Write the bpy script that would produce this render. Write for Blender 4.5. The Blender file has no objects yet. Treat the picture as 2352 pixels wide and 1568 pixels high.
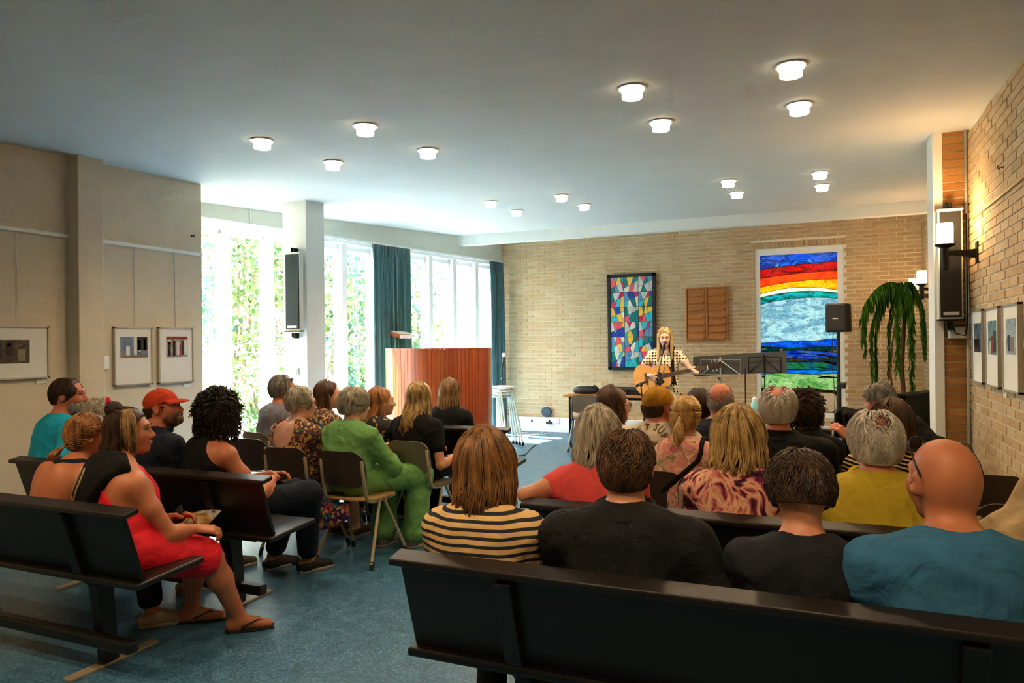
import bpy, bmesh, math, random
import numpy as np
from mathutils import Vector, Matrix
random.seed(7); RNG = np.random.RandomState(7)
S = bpy.context.scene
COL = S.collection
PI = math.pi

# ------------------------------------------------------------------ camera, world, light, exposure
FOC, CAMH, YAW, ROLL, PITCH = 1660.0, 1.53, math.radians(23.3), 0.0107, math.atan(4/1660.0)
_F = Vector((-math.sin(YAW), math.cos(YAW), 0)); _R0 = Vector((math.cos(YAW), math.sin(YAW), 0)); _U0 = Vector((0, 0, 1))
_Fp = _F*math.cos(PITCH)+_U0*math.sin(PITCH); _Up = _U0*math.cos(PITCH)-_F*math.sin(PITCH)
_R = _R0*math.cos(ROLL)-_Up*math.sin(ROLL); _U = _Up*math.cos(ROLL)+_R0*math.sin(ROLL)
CAM = Vector((0, 0, CAMH))
cam_d = bpy.data.cameras.new('camera'); cam_d.sensor_width = 36; cam_d.lens = FOC/2352*36
cam_d.clip_start = .05; cam_d.clip_end = 200
cam = bpy.data.objects.new('camera', cam_d); COL.objects.link(cam)
M = Matrix.Identity(4)
for i in range(3):
    M[i][0] = _R[i]; M[i][1] = _U[i]; M[i][2] = -_Fp[i]; M[i][3] = CAM[i]
cam.matrix_world = M
S.camera = cam
S.view_settings.view_transform = 'Standard'
S.view_settings.look = 'None'
S.view_settings.gamma = 1
S.view_settings.use_curve_mapping = False
S.view_settings.exposure = 1.42
cy = S.cycles; cy.max_bounces = 6; cy.diffuse_bounces = 4; cy.glossy_bounces = 2; cy.transmission_bounces = 3; cy.transparent_max_bounces = 8; cy.caustics_reflective = False; cy.caustics_refractive = False
cy.use_adaptive_sampling = True; cy.adaptive_threshold = .08; cy.adaptive_min_samples = 16; cy.sample_clamp_indirect = 14
w = bpy.data.worlds.new('world'); S.world = w; w.use_nodes = True
bg = w.node_tree.nodes['Background']; bg.inputs[0].default_value = (.97, .97, .95, 1); bg.inputs[1].default_value = 9.0
sun_d = bpy.data.lights.new('sun', 'SUN'); sun_d.energy = 65; sun_d.angle = math.radians(.6); sun_d.color = (1, .96, .88)
sun = bpy.data.objects.new('sun', sun_d); COL.objects.link(sun)
sun.rotation_euler = Vector((.49, -.09, -.866)).to_track_quat('-Z', 'Y').to_euler()
sun.location = (-12, 10, 14)

# points of the room seen along a line of sight, at a known plane of the room
def ray(x, y): return _Fp+_R*((x-1176)/FOC)+_U*((784-y)/FOC)
def onY(x, y, Y): d = ray(x, y); return CAM+d*(Y/d.y)
def onX(x, y, X): d = ray(x, y); return CAM+d*(X/d.x)
def onZ(x, y, Z): d = ray(x, y); return CAM+d*((Z-CAMH)/d.z)

# window-wall line: X = -6.44 + .2 (Y - 6.2); u runs along it, n points into the room
WO = Vector((-6.44, 6.2, 0)); WD = Vector((.19612, .98058, 0)); WN = Vector((.98058, -.19612, 0))
WANG = math.atan2(WD.y, WD.x)
def wp(u, v, z): return WO+WD*u+WN*v+Vector((0, 0, z))
def ceil_z(y): return 2.924+.035*y
for u0, u1 in ((-.6, 1.4), (1.4, 3.1), (3.1, 5.5)):       # daylight openings: sampling portals at the window panes
    ad = bpy.data.lights.new('window_portal', 'AREA'); ad.shape = 'RECTANGLE'; ad.size = u1-u0; ad.size_y = 2.7
    ad.cycles.is_portal = True
    ao = bpy.data.objects.new('window_portal', ad); COL.objects.link(ao)
    ao.location = wp((u0+u1)/2, -.02, 1.55)
    ao.rotation_euler = WN.to_track_quat('-Z', 'Y').to_euler()
ad = bpy.data.lights.new('window_portal', 'AREA'); ad.shape = 'RECTANGLE'; ad.size = 1.1; ad.size_y = 2.4; ad.cycles.is_portal = True
ao = bpy.data.objects.new('window_portal', ad); COL.objects.link(ao); ao.location = (-.34, 11.86, 1.63)
ao.rotation_euler = Vector((0, -1, 0)).to_track_quat('-Z', 'Y').to_euler()

# ------------------------------------------------------------------ helpers
def lin(c):
    if isinstance(c, str):
        c = c.lstrip('#'); c = [int(c[i:i+2], 16)/255 for i in (0, 2, 4)]
    return tuple(x/12.92 if x <= .04045 else ((x+.055)/1.055)**2.4 for x in c)
class NT:
    def __init__(s, name):
        s.m = bpy.data.materials.new(name); s.m.use_nodes = True; s.t = s.m.node_tree
        s.b = s.t.nodes['Principled BSDF']; s.out = s.t.nodes['Material Output']
    def n(s, t, **kw):
        k = s.t.nodes.new(t)
        for a, v in kw.items():
            if a.startswith('i_'): k.inputs[int(a[2:]) if a[2:].isdigit() else a[2:].replace('_', ' ')].default_value = v
            else: setattr(k, a, v)
        return k
    def l(s, a, b): s.t.links.new(a, b); return s
    def ramp(s, fac, stops, interp='LINEAR'):
        r = s.n('ShaderNodeValToRGB'); r.color_ramp.interpolation = interp
        e = r.color_ramp.elements
        while len(e) < len(stops): e.new(.5)
        for i, (p, c) in enumerate(stops):
            e[i].position = p; e[i].color = (*lin(c), 1)
        s.l(fac, r.inputs[0]); return r
    def coord(s, kind='Object', scale=(1, 1, 1), rot=(0, 0, 0)):
        c = s.n('ShaderNodeTexCoord'); mp = s.n('ShaderNodeMapping'); mp.inputs['Scale'].default_value = scale
        mp.inputs['Rotation'].default_value = rot
        s.l(c.outputs[kind], mp.inputs[0]); return mp.outputs[0]
    def bump(s, h, strength=.3, dist=.01):
        b = s.n('ShaderNodeBump'); b.inputs['Strength'].default_value = strength; b.inputs['Distance'].default_value = dist
        s.l(h, b.inputs['Height']); s.l(b.outputs[0], s.b.inputs['Normal'])
def mat(name, c, rough=.6, var=.08, scale=8, metal=0, bump=0, bscale=None, stretch=(1, 1, 1), spec=.5, coat=0, c2=None, sheen=0, detail=4):
    """plain procedural material: base colour with noise variation and a fine bump"""
    k = NT(name); b = k.b
    b.inputs['Roughness'].default_value = rough; b.inputs['Metallic'].default_value = metal
    b.inputs['Specular IOR Level'].default_value = spec; b.inputs['Coat Weight'].default_value = coat
    if sheen: b.inputs['Sheen Weight'].default_value = sheen
    co = k.coord(scale=stretch)
    nz = k.n('ShaderNodeTexNoise'); nz.inputs['Scale'].default_value = scale; nz.inputs['Detail'].default_value = detail
    k.l(co, nz.inputs['Vector'])
    L = lin(c)
    if c2 is None:
        a = tuple(max(0, x*(1-var)) for x in L); d = tuple(min(1, x*(1+var)) for x in L)
    else: a, d = L, lin(c2)
    r = k.n('ShaderNodeValToRGB'); e = r.color_ramp.elements
    e[0].position = .3; e[1].position = .7; e[0].color = (*a, 1); e[1].color = (*d, 1)
    k.l(nz.outputs[0], r.inputs[0]); k.l(r.outputs[0], b.inputs['Base Color'])
    if bump:
        n2 = k.n('ShaderNodeTexNoise'); n2.inputs['Scale'].default_value = bscale or scale*6; k.l(co, n2.inputs['Vector'])
        k.bump(n2.outputs[0], bump)
    return k.m
def emit(name, c, strength):
    k = NT(name); k.b.inputs['Base Color'].default_value = (*lin(c), 1)
    k.b.inputs['Emission Color'].default_value = (*lin(c), 1); k.b.inputs['Emission Strength'].default_value = strength
    return k.m
def glass(name, tint='#ffffff', gloss=.06):
    k = NT(name); t = k.n('ShaderNodeBsdfTransparent'); t.inputs[0].default_value = (*lin(tint), 1)
    g = k.n('ShaderNodeBsdfGlossy'); g.inputs['Roughness'].default_value = .02
    mx = k.n('ShaderNodeMixShader'); mx.inputs[0].default_value = gloss
    k.l(t.outputs[0], mx.inputs[1]).l(g.outputs[0], mx.inputs[2]).l(mx.outputs[0], k.out.inputs[0])
    k.t.nodes.remove(k.b); return k.m

class Geo:
    """collects simple solids into one mesh"""
    def __init__(s): s.v = []; s.f = []
    def add(s, v, f):
        o = len(s.v); s.v += [tuple(p) for p in v]; s.f += [tuple(i+o for i in q) for q in f]; return s
    def box(s, c, d, m=None):
        x, y, z = d[0]/2, d[1]/2, d[2]/2
        vs = [Vector(p) for p in ((-x, -y, -z), (x, -y, -z), (x, y, -z), (-x, y, -z), (-x, -y, z), (x, -y, z), (x, y, z), (-x, y, z))]
        if m is not None: vs = [m @ p for p in vs]
        c = Vector(c)
        return s.add([p+c for p in vs], ((3, 2, 1, 0), (4, 5, 6, 7), (0, 1, 5, 4), (1, 2, 6, 5), (2, 3, 7, 6), (3, 0, 4, 7)))
    def bb(s, a, b): return s.box([(a[i]+b[i])/2 for i in range(3)], [abs(b[i]-a[i]) for i in range(3)])
    def prism(s, poly, ax, t0, t1):
        """poly: 2D points; ax: axis of extrusion 0,1,2 with the 2D points on the other two axes in order"""
        def P(p, t): q = list(p); q.insert(ax, t); return q
        n = len(poly); v = [P(p, t0) for p in poly]+[P(p, t1) for p in poly]
        f = [tuple(range(n)), tuple(range(2*n-1, n-1, -1))]+[(i, i+n, (i+1) % n+n, (i+1) % n) for i in range(n)]
        return s.add(v, f)
    def tube(s, pts, r, n=8, cap=True):
        pts = [Vector(p) for p in pts]; m = len(pts)
        rs = r if isinstance(r, (list, tuple)) else [r]*m
        v = []; up = None
        for i, p in enumerate(pts):
            d = (pts[min(i+1, m-1)]-pts[max(i-1, 0)]).normalized()
            if up is None: up = d.orthogonal().normalized()
            else:
                up = (up-d*up.dot(d)); up = up.normalized() if up.length > 1e-6 else d.orthogonal().normalized()
            w2 = d.cross(up)
            for k in range(n):
                a = 2*PI*k/n; v.append(p+(up*math.cos(a)+w2*math.sin(a))*rs[i])
        f = []
        for i in range(m-1):
            for k in range(n):
                f.append((i*n+k, i*n+(k+1) % n, (i+1)*n+(k+1) % n, (i+1)*n+k))
        if cap: f += [tuple(range(n-1, -1, -1)), tuple(range((m-1)*n, m*n))]
        return s.add(v, f)
    def lathe(s, prof, n=24, c=(0, 0, 0), m=None, close=False):
        """prof: (radius, z) pairs turned round z"""
        v = []; c = Vector(c)
        for r, z in prof:
            for k in range(n):
                p = Vector((r*math.cos(2*PI*k/n), r*math.sin(2*PI*k/n), z))
                v.append((m @ p if m is not None else p)+c)
        f = []; q = len(prof)
        for i in range(q if close else q-1):
            j = (i+1) % q
            for k in range(n): f.append((i*n+k, i*n+(k+1) % n, j*n+(k+1) % n, j*n+k))
        if not close: f += [tuple(range(n-1, -1, -1)), tuple(range((q-1)*n, q*n))]
        return s.add(v, f)
    def grid(s, fn, nu, nv, close_u=False):
        o = len(s.v)
        for j in range(nv+1):
            for i in range(nu+(0 if close_u else 1)): s.v.append(tuple(fn(i/nu, j/nv)))
        W = nu+(0 if close_u else 1)
        for j in range(nv):
            for i in range(nu): s.f.append((o+j*W+i, o+j*W+(i+1) % W, o+(j+1)*W+(i+1) % W, o+(j+1)*W+i))
        return s
    def ball(s, c, r, n=12, k=8, m=None):
        r = (r, r, r) if not isinstance(r, (tuple, list)) else r
        return s.lathe([(max(1e-4, math.sin(PI*i/k)), -math.cos(PI*i/k)) for i in range(k+1)], n, c,
                       (m if m is not None else Matrix.Identity(3)) @ Matrix.Diagonal(r))
    def mesh(s, name):
        me = bpy.data.meshes.new(name); me.from_pydata(s.v, [], s.f); me.validate(); me.update(); return me
def link(name, me, m=None, parent=None, smooth=False, bevel=0, solid=0, **props):
    o = bpy.data.objects.new(name, me); COL.objects.link(o)
    if m is not None and len(me.materials) == 0: me.materials.append(m)
    if parent is not None: o.parent = parent
    if smooth:
        me.shade_smooth()
        if smooth is not True: me.set_sharp_from_angle(angle=smooth)
    if solid:
        q = o.modifiers.new('solid', 'SOLIDIFY'); q.thickness = solid; q.offset = 0
    if bevel:
        q = o.modifiers.new('bevel', 'BEVEL'); q.width = bevel; q.segments = 2; q.limit_method = 'ANGLE'
    for k, v in props.items(): o[k] = v
    return o
def mk(name, g, m, parent=None, **kw): return link(name, g.mesh(name), m, parent, **kw)
def thing(name, label, cat, loc=(0, 0, 0), rz=0, group=None, **kw):
    o = bpy.data.objects.new(name, None); COL.objects.link(o); o.empty_display_size = .1
    o.location = loc; o.rotation_euler = (0, 0, rz); o['label'] = label; o['category'] = cat
    if group: o['group'] = group
    for k, v in kw.items(): o[k] = v
    return o
def tag(o, label, cat, group=None, kind=None):
    o['label'] = label; o['category'] = cat
    if group: o['group'] = group
    if kind: o['kind'] = kind
    return o
def struct(o, label, cat): return tag(o, label, cat, kind='structure')
def dup(root, loc, rz, label, group=None):
    r = root.copy(); COL.objects.link(r); r.location = loc; r.rotation_euler = (0, 0, rz); r['label'] = label
    if group: r['group'] = group
    for ch in list(root.children):
        c = ch.copy(); COL.objects.link(c); c.parent = r
        for g in ch.children:
            d = g.copy(); COL.objects.link(d); d.parent = c
    return r
def RZ(a): return Matrix.Rotation(a, 3, 'Z')
def RX(a): return Matrix.Rotation(a, 3, 'X')
def RY(a): return Matrix.Rotation(a, 3, 'Y')

# ------------------------------------------------------------------ materials of the room
def brick_mat(name, cols, warm=0):
    k = NT(name); oi = k.n('ShaderNodeObjectInfo'); ge = k.n('ShaderNodeNewGeometry')
    ad = k.n('ShaderNodeMath', operation='ADD'); k.l(oi.outputs['Random'], ad.inputs[0]).l(ge.outputs['Random Per Island'], ad.inputs[1])
    fr = k.n('ShaderNodeMath', operation='FRACT'); k.l(ad.outputs[0], fr.inputs[0])
    r = k.ramp(fr.outputs[0], [(i/(len(cols)-1), c) for i, c in enumerate(cols)])
    co = k.n('ShaderNodeTexCoord'); nz = k.n('ShaderNodeTexNoise'); nz.inputs['Scale'].default_value = 45
    geo = ge.outputs['Position']; k.l(geo, nz.inputs['Vector'])
    mx = k.n('ShaderNodeMix', data_type='RGBA', blend_type='MULTIPLY'); mx.inputs[0].default_value = .35
    k.l(r.outputs[0], mx.inputs[6]).l(nz.outputs[0], mx.inputs[7]).l(mx.outputs[2], k.b.inputs['Base Color'])
    k.b.inputs['Roughness'].default_value = .85; k.bump(nz.outputs[0], .25, .004)
    return k.m
M_BRICK = brick_mat('tan_brick', ['#d2b285', '#cba87a', '#d9bd92', '#c6a477', '#d5b78b'])
M_BRICKO = brick_mat('orange_tan_brick', ['#c08a48', '#b27a3c', '#c99550', '#b5803f'])  # pier bricks, more orange than the wall bricks
M_MORTAR = mat('pale_mortar', '#efe6cf', .9, .05, 30, bump=.2)
def floor_mat():
    k = NT('blue_marbled_linoleum'); co = k.coord()
    n1 = k.n('ShaderNodeTexNoise'); n1.inputs['Scale'].default_value = 9; n1.inputs['Detail'].default_value = 8; n1.inputs['Roughness'].default_value = .75
    n1.inputs['Distortion'].default_value = 1.2; k.l(co, n1.inputs['Vector'])
    n2 = k.n('ShaderNodeTexNoise'); n2.inputs['Scale'].default_value = 75; n2.inputs['Detail'].default_value = 3; k.l(co, n2.inputs['Vector'])
    mx = k.n('ShaderNodeMath', operation='MULTIPLY_ADD'); mx.inputs[1].default_value = .55
    k.l(n2.outputs[0], mx.inputs[0]); sc = k.n('ShaderNodeMath', operation='MULTIPLY'); sc.inputs[1].default_value = .45
    k.l(n1.outputs[0], sc.inputs[0]).l(sc.outputs[0], mx.inputs[2])
    r = k.ramp(mx.outputs[0], [(.36, '#264658'), (.5, '#386684'), (.64, '#5a8cab')])
    k.l(r.outputs[0], k.b.inputs['Base Color']); k.b.inputs['Roughness'].default_value = .38
    k.bump(n2.outputs[0], .08, .003); return k.m
M_FLOOR = floor_mat()
M_CEIL = mat('white_ceiling_plaster', '#cfd0c9', .8, .03, 3, bump=.05, bscale=60)
M_PLAST = mat('cream_wall_plaster', '#d9ccb4', .8, .04, 5, bump=.18, bscale=28)
M_WHITE = mat('white_gloss_paint', '#eef0ee', .35, .02, 5)
M_FASC = mat('pale_grey_green_paint', '#d3d8cd', .5, .03, 4)
M_BEAM = mat('off_white_beam_paint', '#e9ebe6', .5, .02, 4)
M_BLACK = mat('black_plastic', '#0d0e10', .45, .2, 20)
M_STEEL = mat('brushed_steel', '#b9bab8', .3, .06, 40, metal=.9)
M_DKMET = mat('dark_iron', '#1b1a19', .45, .2, 30, metal=.6)
M_GLASS = glass('window_glass')
M_CURT = mat('teal_curtain_cloth', '#456b6d', .9, .12, 6, bump=.15, bscale=300, sheen=.3)

# ------------------------------------------------------------------ floor, ceiling, plain walls
struct(mk('floor', Geo().bb((-8.6, -3.2, -.1), (2.2, 12.2, 0)), M_FLOOR), 'blue marbled linoleum floor of the hall', 'floor')
pts = [(2.2, -3.2), (2.2, 12.2), (wp(6.1, 0, 0).x-.2, 12.2), tuple(wp(-1.9, -.2, 0)[:2]), (-7.6, wp(-1.9, -.2, 0).y), (-7.6, -3.2)]
n_ = len(pts); g = Geo().add([(x, y, ceil_z(y)) for x, y in pts]+[(x, y, ceil_z(y)+.15) for x, y in pts], [tuple(range(n_)), tuple(range(2*n_-1, n_-1, -1))]+[(i, i+n_, (i+1) % n_+n_, (i+1) % n_) for i in range(n_)])
struct(mk('ceiling', g, M_CEIL), 'white plaster ceiling rising gently towards the stage', 'ceiling')
struct(mk('wall_rear', Geo().bb((-8.5, -3.2, 0), (2.2, -3.0, 3.0)), M_PLAST), 'cream plaster wall behind the audience', 'wall')
LX = -5.54
wl = mk('wall_left', Geo().bb((LX-.2, -3.0, 0), (LX, 3.9, 3.2)).bb((LX-.2, 4.12, 0), (LX, 5.26, 3.2)), M_PLAST)
struct(wl, 'cream plaster side wall with hanging rail and framed photographs', 'wall')
struct(mk('trim_post', Geo().bb((LX-.2, 3.9, 0), (LX+.13, 4.12, 3.2)), M_PLAST, bevel=.006), 'square plastered post between the two left wall panels', 'post')
g = Geo().bb((LX, .5, 2.405), (LX+.022, 3.9, 2.435)); r1 = mk('trim_rail_near', g, M_WHITE, bevel=.003)
struct(r1, 'thin white picture rail on the nearer left wall panel', 'rail')
g = Geo().bb((LX, 4.12, 2.405), (LX+.022, 5.25, 2.435)); r2 = mk('trim_rail_far', g, M_WHITE, bevel=.003)
struct(r2, 'thin white picture rail on the left wall panel beside the windows', 'rail')
g = Geo().bb((LX-.2, 5.26, 0), (LX-.05, 5.3, 3.2)).bb((-7.6, 5.0, 0), (LX-.2, 5.2, 3.2))
struct(mk('wall_left_return', g, M_PLAST), 'short plaster return behind the left wall end', 'wall')

# ------------------------------------------------------------------ back brick wall
YB = 11.73
WX0, WX1, WZ0, WZ1 = -.96, .29, .37, 2.93
g = Geo()
g.bb((-5.6, YB+.007, 0), (WX0, YB+.22, 3.5)).bb((WX1, YB+.007, 0), (1.5, YB+.22, 3.5))
g.bb((WX0, YB+.007, WZ1), (WX1, YB+.22, 3.5)).bb((WX0, YB+.007, 0), (WX1, YB+.22, WZ0))
wb = struct(mk('wall_back', g, M_MORTAR), 'tan brick wall with pale mortar behind the singer', 'wall')
CRS, LEN = .0612, .2205
def brick_mesh(name, d):
    me = Geo().box((0, 0, 0), d).mesh(name); me.materials.append(M_BRICK); return me
BM = brick_mesh('brick', (.2085, .03, .0495)); BMH = brick_mesh('brick_half', (.0985, .03, .0495)); BMS = brick_mesh('brick_soldier', (.0485, .03, .096))
nc = int((3.42-.25)/CRS)
keep = []
for c in range(nc):
    z = .25+CRS*(c+.5)
    spans = [(-5.30, 1.31)]
    if WZ0-.03 < z < WZ1: spans = [(-5.30, WX0-.002), (WX1+.002, 1.31)]
    elif WZ1 <= z < WZ1+.118: spans = [(-5.30, WX0-.055), (WX1+.045, 1.31)]
    x = -5.30-(0 if c % 2 == 0 else LEN/2)
    while x < 1.31:
        for a, b in spans:
            p, q = max(a, x+.006), min(b, x+LEN-.006)
            if q-p > .025: keep.append(((p+q)/2, z, round(q-p, 4)))
        x += LEN
def near_key(p): return p[0]**2
# the 300 bricks that show largest and clear of the audience become single parts, the rest one joined part
vis = sorted([k for k in keep if k[1] > 1.25 and k[1] < 3.28 and k[2] > .2], key=near_key)[:270]
vs = set(vis)
def place_brick(me, loc, rz, parent):
    o = bpy.data.objects.new('brick', me); COL.objects.link(o); o.location = loc; o.rotation_euler = (random.uniform(-.006, .006), random.uniform(-.004, .004), rz); o.parent = parent; return o
for x, z, ln in vis: place_brick(BM, (x, YB+.013+random.uniform(-.0015, .0015), z), 0, wb)
x = WX0-.05
while x < WX1+.03:
    place_brick(BMS, (x+.025, YB+.012, WZ1+.056), 0, wb); x += .0585
g = Geo()
for p in keep:
    if p in vs: continue
    g.box((p[0], YB+.013+random.uniform(-.0015, .0015), p[1]), (p[2], .03, .0495))
mk('bricks', g, M_BRICK, wb, kind='stuff')
# brick corner pier at the window end
g = Geo()
for c in range(nc):
    z = .25+CRS*(c+.5); s = c % 2
    g.bb((-5.44, YB-.10, z-.0248), (-5.345, YB+.02, z+.0248)) if s else g.bb((-5.44, YB-.10, z-.0248), (-5.39, YB+.02, z+.0248)).bb((-5.38, YB-.10, z-.0248), (-5.345, YB+.02, z+.0248))
cp = mk('wall_corner_pier', Geo().bb((-5.45, YB-.093, 0), (-5.352, YB+.1, 3.45)), M_MORTAR)
struct(cp, 'narrow tan brick pier beside the end curtain', 'wall'); mk('bricks', g, M_BRICK, cp, kind='stuff')
# duct-like white skirting
bb_ = mk('baseboard_back', Geo().bb((-5.09, YB-.09, 0), (1.27, YB, .25)), M_WHITE, bevel=.006)
struct(bb_, 'tall white boxed skirting along the foot of the brick wall', 'baseboard')
for px in (1192, 1222, 1262, 1280):
    p = onY(px, 966, YB-.09); g = Geo().box((p.x, YB-.097, p.z), (.075, .016, .085) if px in (1280,) else (.03, .012, .04))
    mk('wall_socket', g, M_WHITE if px == 1280 else M_BLACK, bb_, bevel=.003)
g = Geo().box((onY(1262, 966, YB-.09).x, YB-.115, .165), (.10, .05, .035)); mk('plug', g, M_BLACK, bb_, bevel=.006)
# beam below the ceiling
BY = 10.53
g = Geo().prism([(BY, 3.135), (BY+.14, 3.135), (BY+.14, 3.34), (BY, 3.34)], 0, -5.60, 1.29)
bm = mk('trim_beam', g, M_BEAM, bevel=.004); struct(bm, 'white boxed beam across the ceiling before the brick wall', 'beam')
mk('seam', Geo().bb((-3.69, BY-.002, 3.137), (-3.685, BY, 3.29)), M_MORTAR, bm)

# ------------------------------------------------------------------ stained glass window in the back wall
w1 = thing('window_1', 'tall stained glass window with a rainbow over blue sea in white frame', 'window', (0, 0, 0), kind='structure')
GX0, GX1, GZ0, GZ1 = -.885, .205, .44, 2.835
g = Geo().bb((WX0, YB+.02, WZ0), (GX0, YB+.1, WZ1)).bb((GX1, YB+.02, WZ0), (WX1, YB+.1, WZ1)).bb((GX0, YB+.02, GZ1), (GX1, YB+.1, WZ1)).bb((GX0, YB+.02, WZ0), (GX1, YB+.1, GZ0))
mk('window_frame', g, M_WHITE, w1, bevel=.004)
def art_glass(name, cols, scale=3, crack=0.0, cs=14, stretch=(1, 1, 2.2)):
    k = NT(name); co = k.coord(scale=stretch)
    n1 = k.n('ShaderNodeTexNoise'); n1.inputs['Scale'].default_value = scale; n1.inputs['Detail'].default_value = 7; n1.inputs['Distortion'].default_value = 1.4
    k.l(co, n1.inputs['Vector'])
    r = k.ramp(n1.outputs[0], [(.32+.36*i/(max(1, len(cols)-1)), c) for i, c in enumerate(cols)])
    col = r.outputs[0]
    if crack:
        nz = k.n('ShaderNodeTexNoise'); nz.inputs['Scale'].default_value = cs; nz.inputs['Detail'].default_value = 6; nz.inputs['Distortion'].default_value = 2.5; k.l(co, nz.inputs['Vector'])
        a = k.n('ShaderNodeMath', operation='SUBTRACT'); a.inputs[1].default_value = .5; k.l(nz.outputs[0], a.inputs[0])
        b = k.n('ShaderNodeMath', operation='ABSOLUTE'); k.l(a.outputs[0], b.inputs[0])
        lt = k.n('ShaderNodeMath', operation='LESS_THAN'); lt.inputs[1].default_value = .011*crack; k.l(b.outputs[0], lt.inputs[0])
        mx = k.n('ShaderNodeMix', data_type='RGBA'); k.l(lt.outputs[0], mx.inputs[0]).l(col, mx.inputs[6]); mx.inputs[7].default_value = (.012, .016, .02, 1)
        col = mx.outputs[2]
    dk = k.n('ShaderNodeMix', data_type='RGBA', blend_type='MULTIPLY'); dk.inputs[0].default_value = 1; dk.inputs[7].default_value = (.36, .36, .36, 1); k.l(col, dk.inputs[6])
    t = k.n('ShaderNodeBsdfTranslucent'); k.l(dk.outputs[2], t.inputs[0])
    gl = k.n('ShaderNodeBsdfGlossy'); gl.inputs['Roughness'].default_value = .15
    ms = k.n('ShaderNodeMixShader'); ms.inputs[0].default_value = .05
    k.l(t.outputs[0], ms.inputs[1]).l(gl.outputs[0], ms.inputs[2]).l(ms.outputs[0], k.out.inputs[0]); k.t.nodes.remove(k.b); return k.m
def gz(py): return GZ1-(py-110)/(1060-110)*(GZ1-GZ0)
# band borders: (left, middle, right) read down the window
rows = [((112, 110, 110), ['#1c62c0', '#4796e4', '#15509c', '#7cc4f4'], 1.2),
        ((196, 172, 166), ['#8c0c16', '#c01022', '#d42a20', '#7a0a14'], 1.2),
        ((250, 226, 222), ['#e0561a', '#f27d20', '#ef6a1c'], .5),
        ((302, 272, 270), ['#f2b40c', '#ffd21e', '#e8a406'], .9),
        ((344, 310, 336), ['#cfeacb', '#e6f5d8', '#aee0c4'], .6),
        ((366, 334, 352), ['#0f8f8a', '#2cc4c8', '#0a6f66', '#15a39a'], 1.2),
        ((408, 374, 386), ['#9fbfc8', '#bcd3d4', '#86abba', '#abc8cc'], .8),
        ((642, 634, 622), ['#2468bc', '#3f8edc', '#1a4f9c'], 1.3),
        ((664, 672, 668), ['#14603a', '#1e7d4c', '#0d5068', '#c9c49a'], 1.5),
        ((694, 690, 700), ['#1c4fa8', '#3a78d0', '#8494a8', '#173f8c'], 1.5),
        ((734, 738, 734), ['#3a3424', '#8c7434', '#1d5a76', '#1f6a4a'], 1.6),
        ((762, 756, 772), ['#2f7a5c', '#4f9a70', '#35809a', '#1d5c84'], 1.3),
        ((806, 806, 804), ['#1468b4', '#2c96dc', '#54b6ea'], .8),
        ((832, 828, 830), ['#6f9c66', '#94b884', '#b6cca4', '#4f8254'], 1.0),
        ((922, 918, 930), ['#18140c', '#3c3218', '#7a6a3c', '#241c10'], 2.2)]
N = 14
def brow(i):
    l, m_, r_ = rows[i][0] if i < len(rows) else (1060, 1060, 1060)
    a = []
    for k in range(N+1):
        t = k/N; y = l*(1-t)*(1-2*t)+m_*4*t*(1-t)+r_*t*(2*t-1)
        y += 2.5*math.sin(9*t+i*2.1)*(i > 6)*(0 < i < len(rows))
        a.append((GX0-.012+(GX1-GX0+.024)*t, gz(y)+(.014 if i == 0 else -.014 if i == len(rows) else 0)))
    return a
for i in range(len(rows)):
    top, bot = brow(i), brow(i+1)
    top = [(x, z-.002) for x, z in top]; bot = [(x, z+.002) for x, z in bot]
    g = Geo(); n = N+1
    for yy in (YB+.055, YB+.061):
        g.v += [(x, yy, z) for x, z in top]+[(x, yy, z) for x, z in bot]
    o2 = 2*n
    for k in range(N):
        g.f += [(k, n+k, n+k+1, k+1), (o2+k, o2+k+1, o2+n+k+1, o2+n+k), (k, k+1, o2+k+1, o2+k), (n+k+1, n+k, o2+n+k, o2+n+k+1)]
    mk('pane', g, art_glass('art_glass_%d' % i, rows[i][1], 4 if i > 7 else 3, rows[i][2], 16 if i > 12 else 9), w1)
    if i: mk('lead_line', Geo().tube([(x, YB+.052, z+.001) for x, z in top], .0045 if i > 6 else .0035, 6), M_BLACK, w1)
# coloured slivers laid into the sea
for (x0, z0, x1, z1, t, c) in ((-.1, 1.305, .2, 1.265, .03, '#7a4f12'), (.0, 1.19, .2, 1.175, .045, '#0d2fa0'), (-.5, 1.315, -.05, 1.33, .018, '#e4dca8'), (-.3, 1.12, .2, 1.10, .014, '#d8cc8a'), (-.1, .955, .2, .985, .03, '#4a2c10'), (-.8, 1.085, -.3, 1.09, .012, '#2a1a10')):
    n = 8; g = Geo(); V = []
    for k in range(n+1):
        q = k/n; x = x0+(x1-x0)*q; z = z0+(z1-z0)*q+.012*math.sin(q*5); h = t*(.25+math.sin(PI*q)**.7)*.7
        V.append((x, z+h/2)); V.append((x, z-h/2))
    for yy in (YB+.048, YB+.052): g.v += [(x, yy, z) for x, z in V]
    m2 = 2*(n+1)
    for k in range(n):
        a = 2*k; g.f += [(a, a+1, a+3, a+2), (m2+a, m2+a+2, m2+a+3, m2+a+1), (a, a+2, m2+a+2, m2+a), (a+3, a+1, m2+a+1, m2+a+3)]
    mk('glass_sliver', g, art_glass('sliver_'+c[1:], [c, c], 4, .5), w1)

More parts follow.
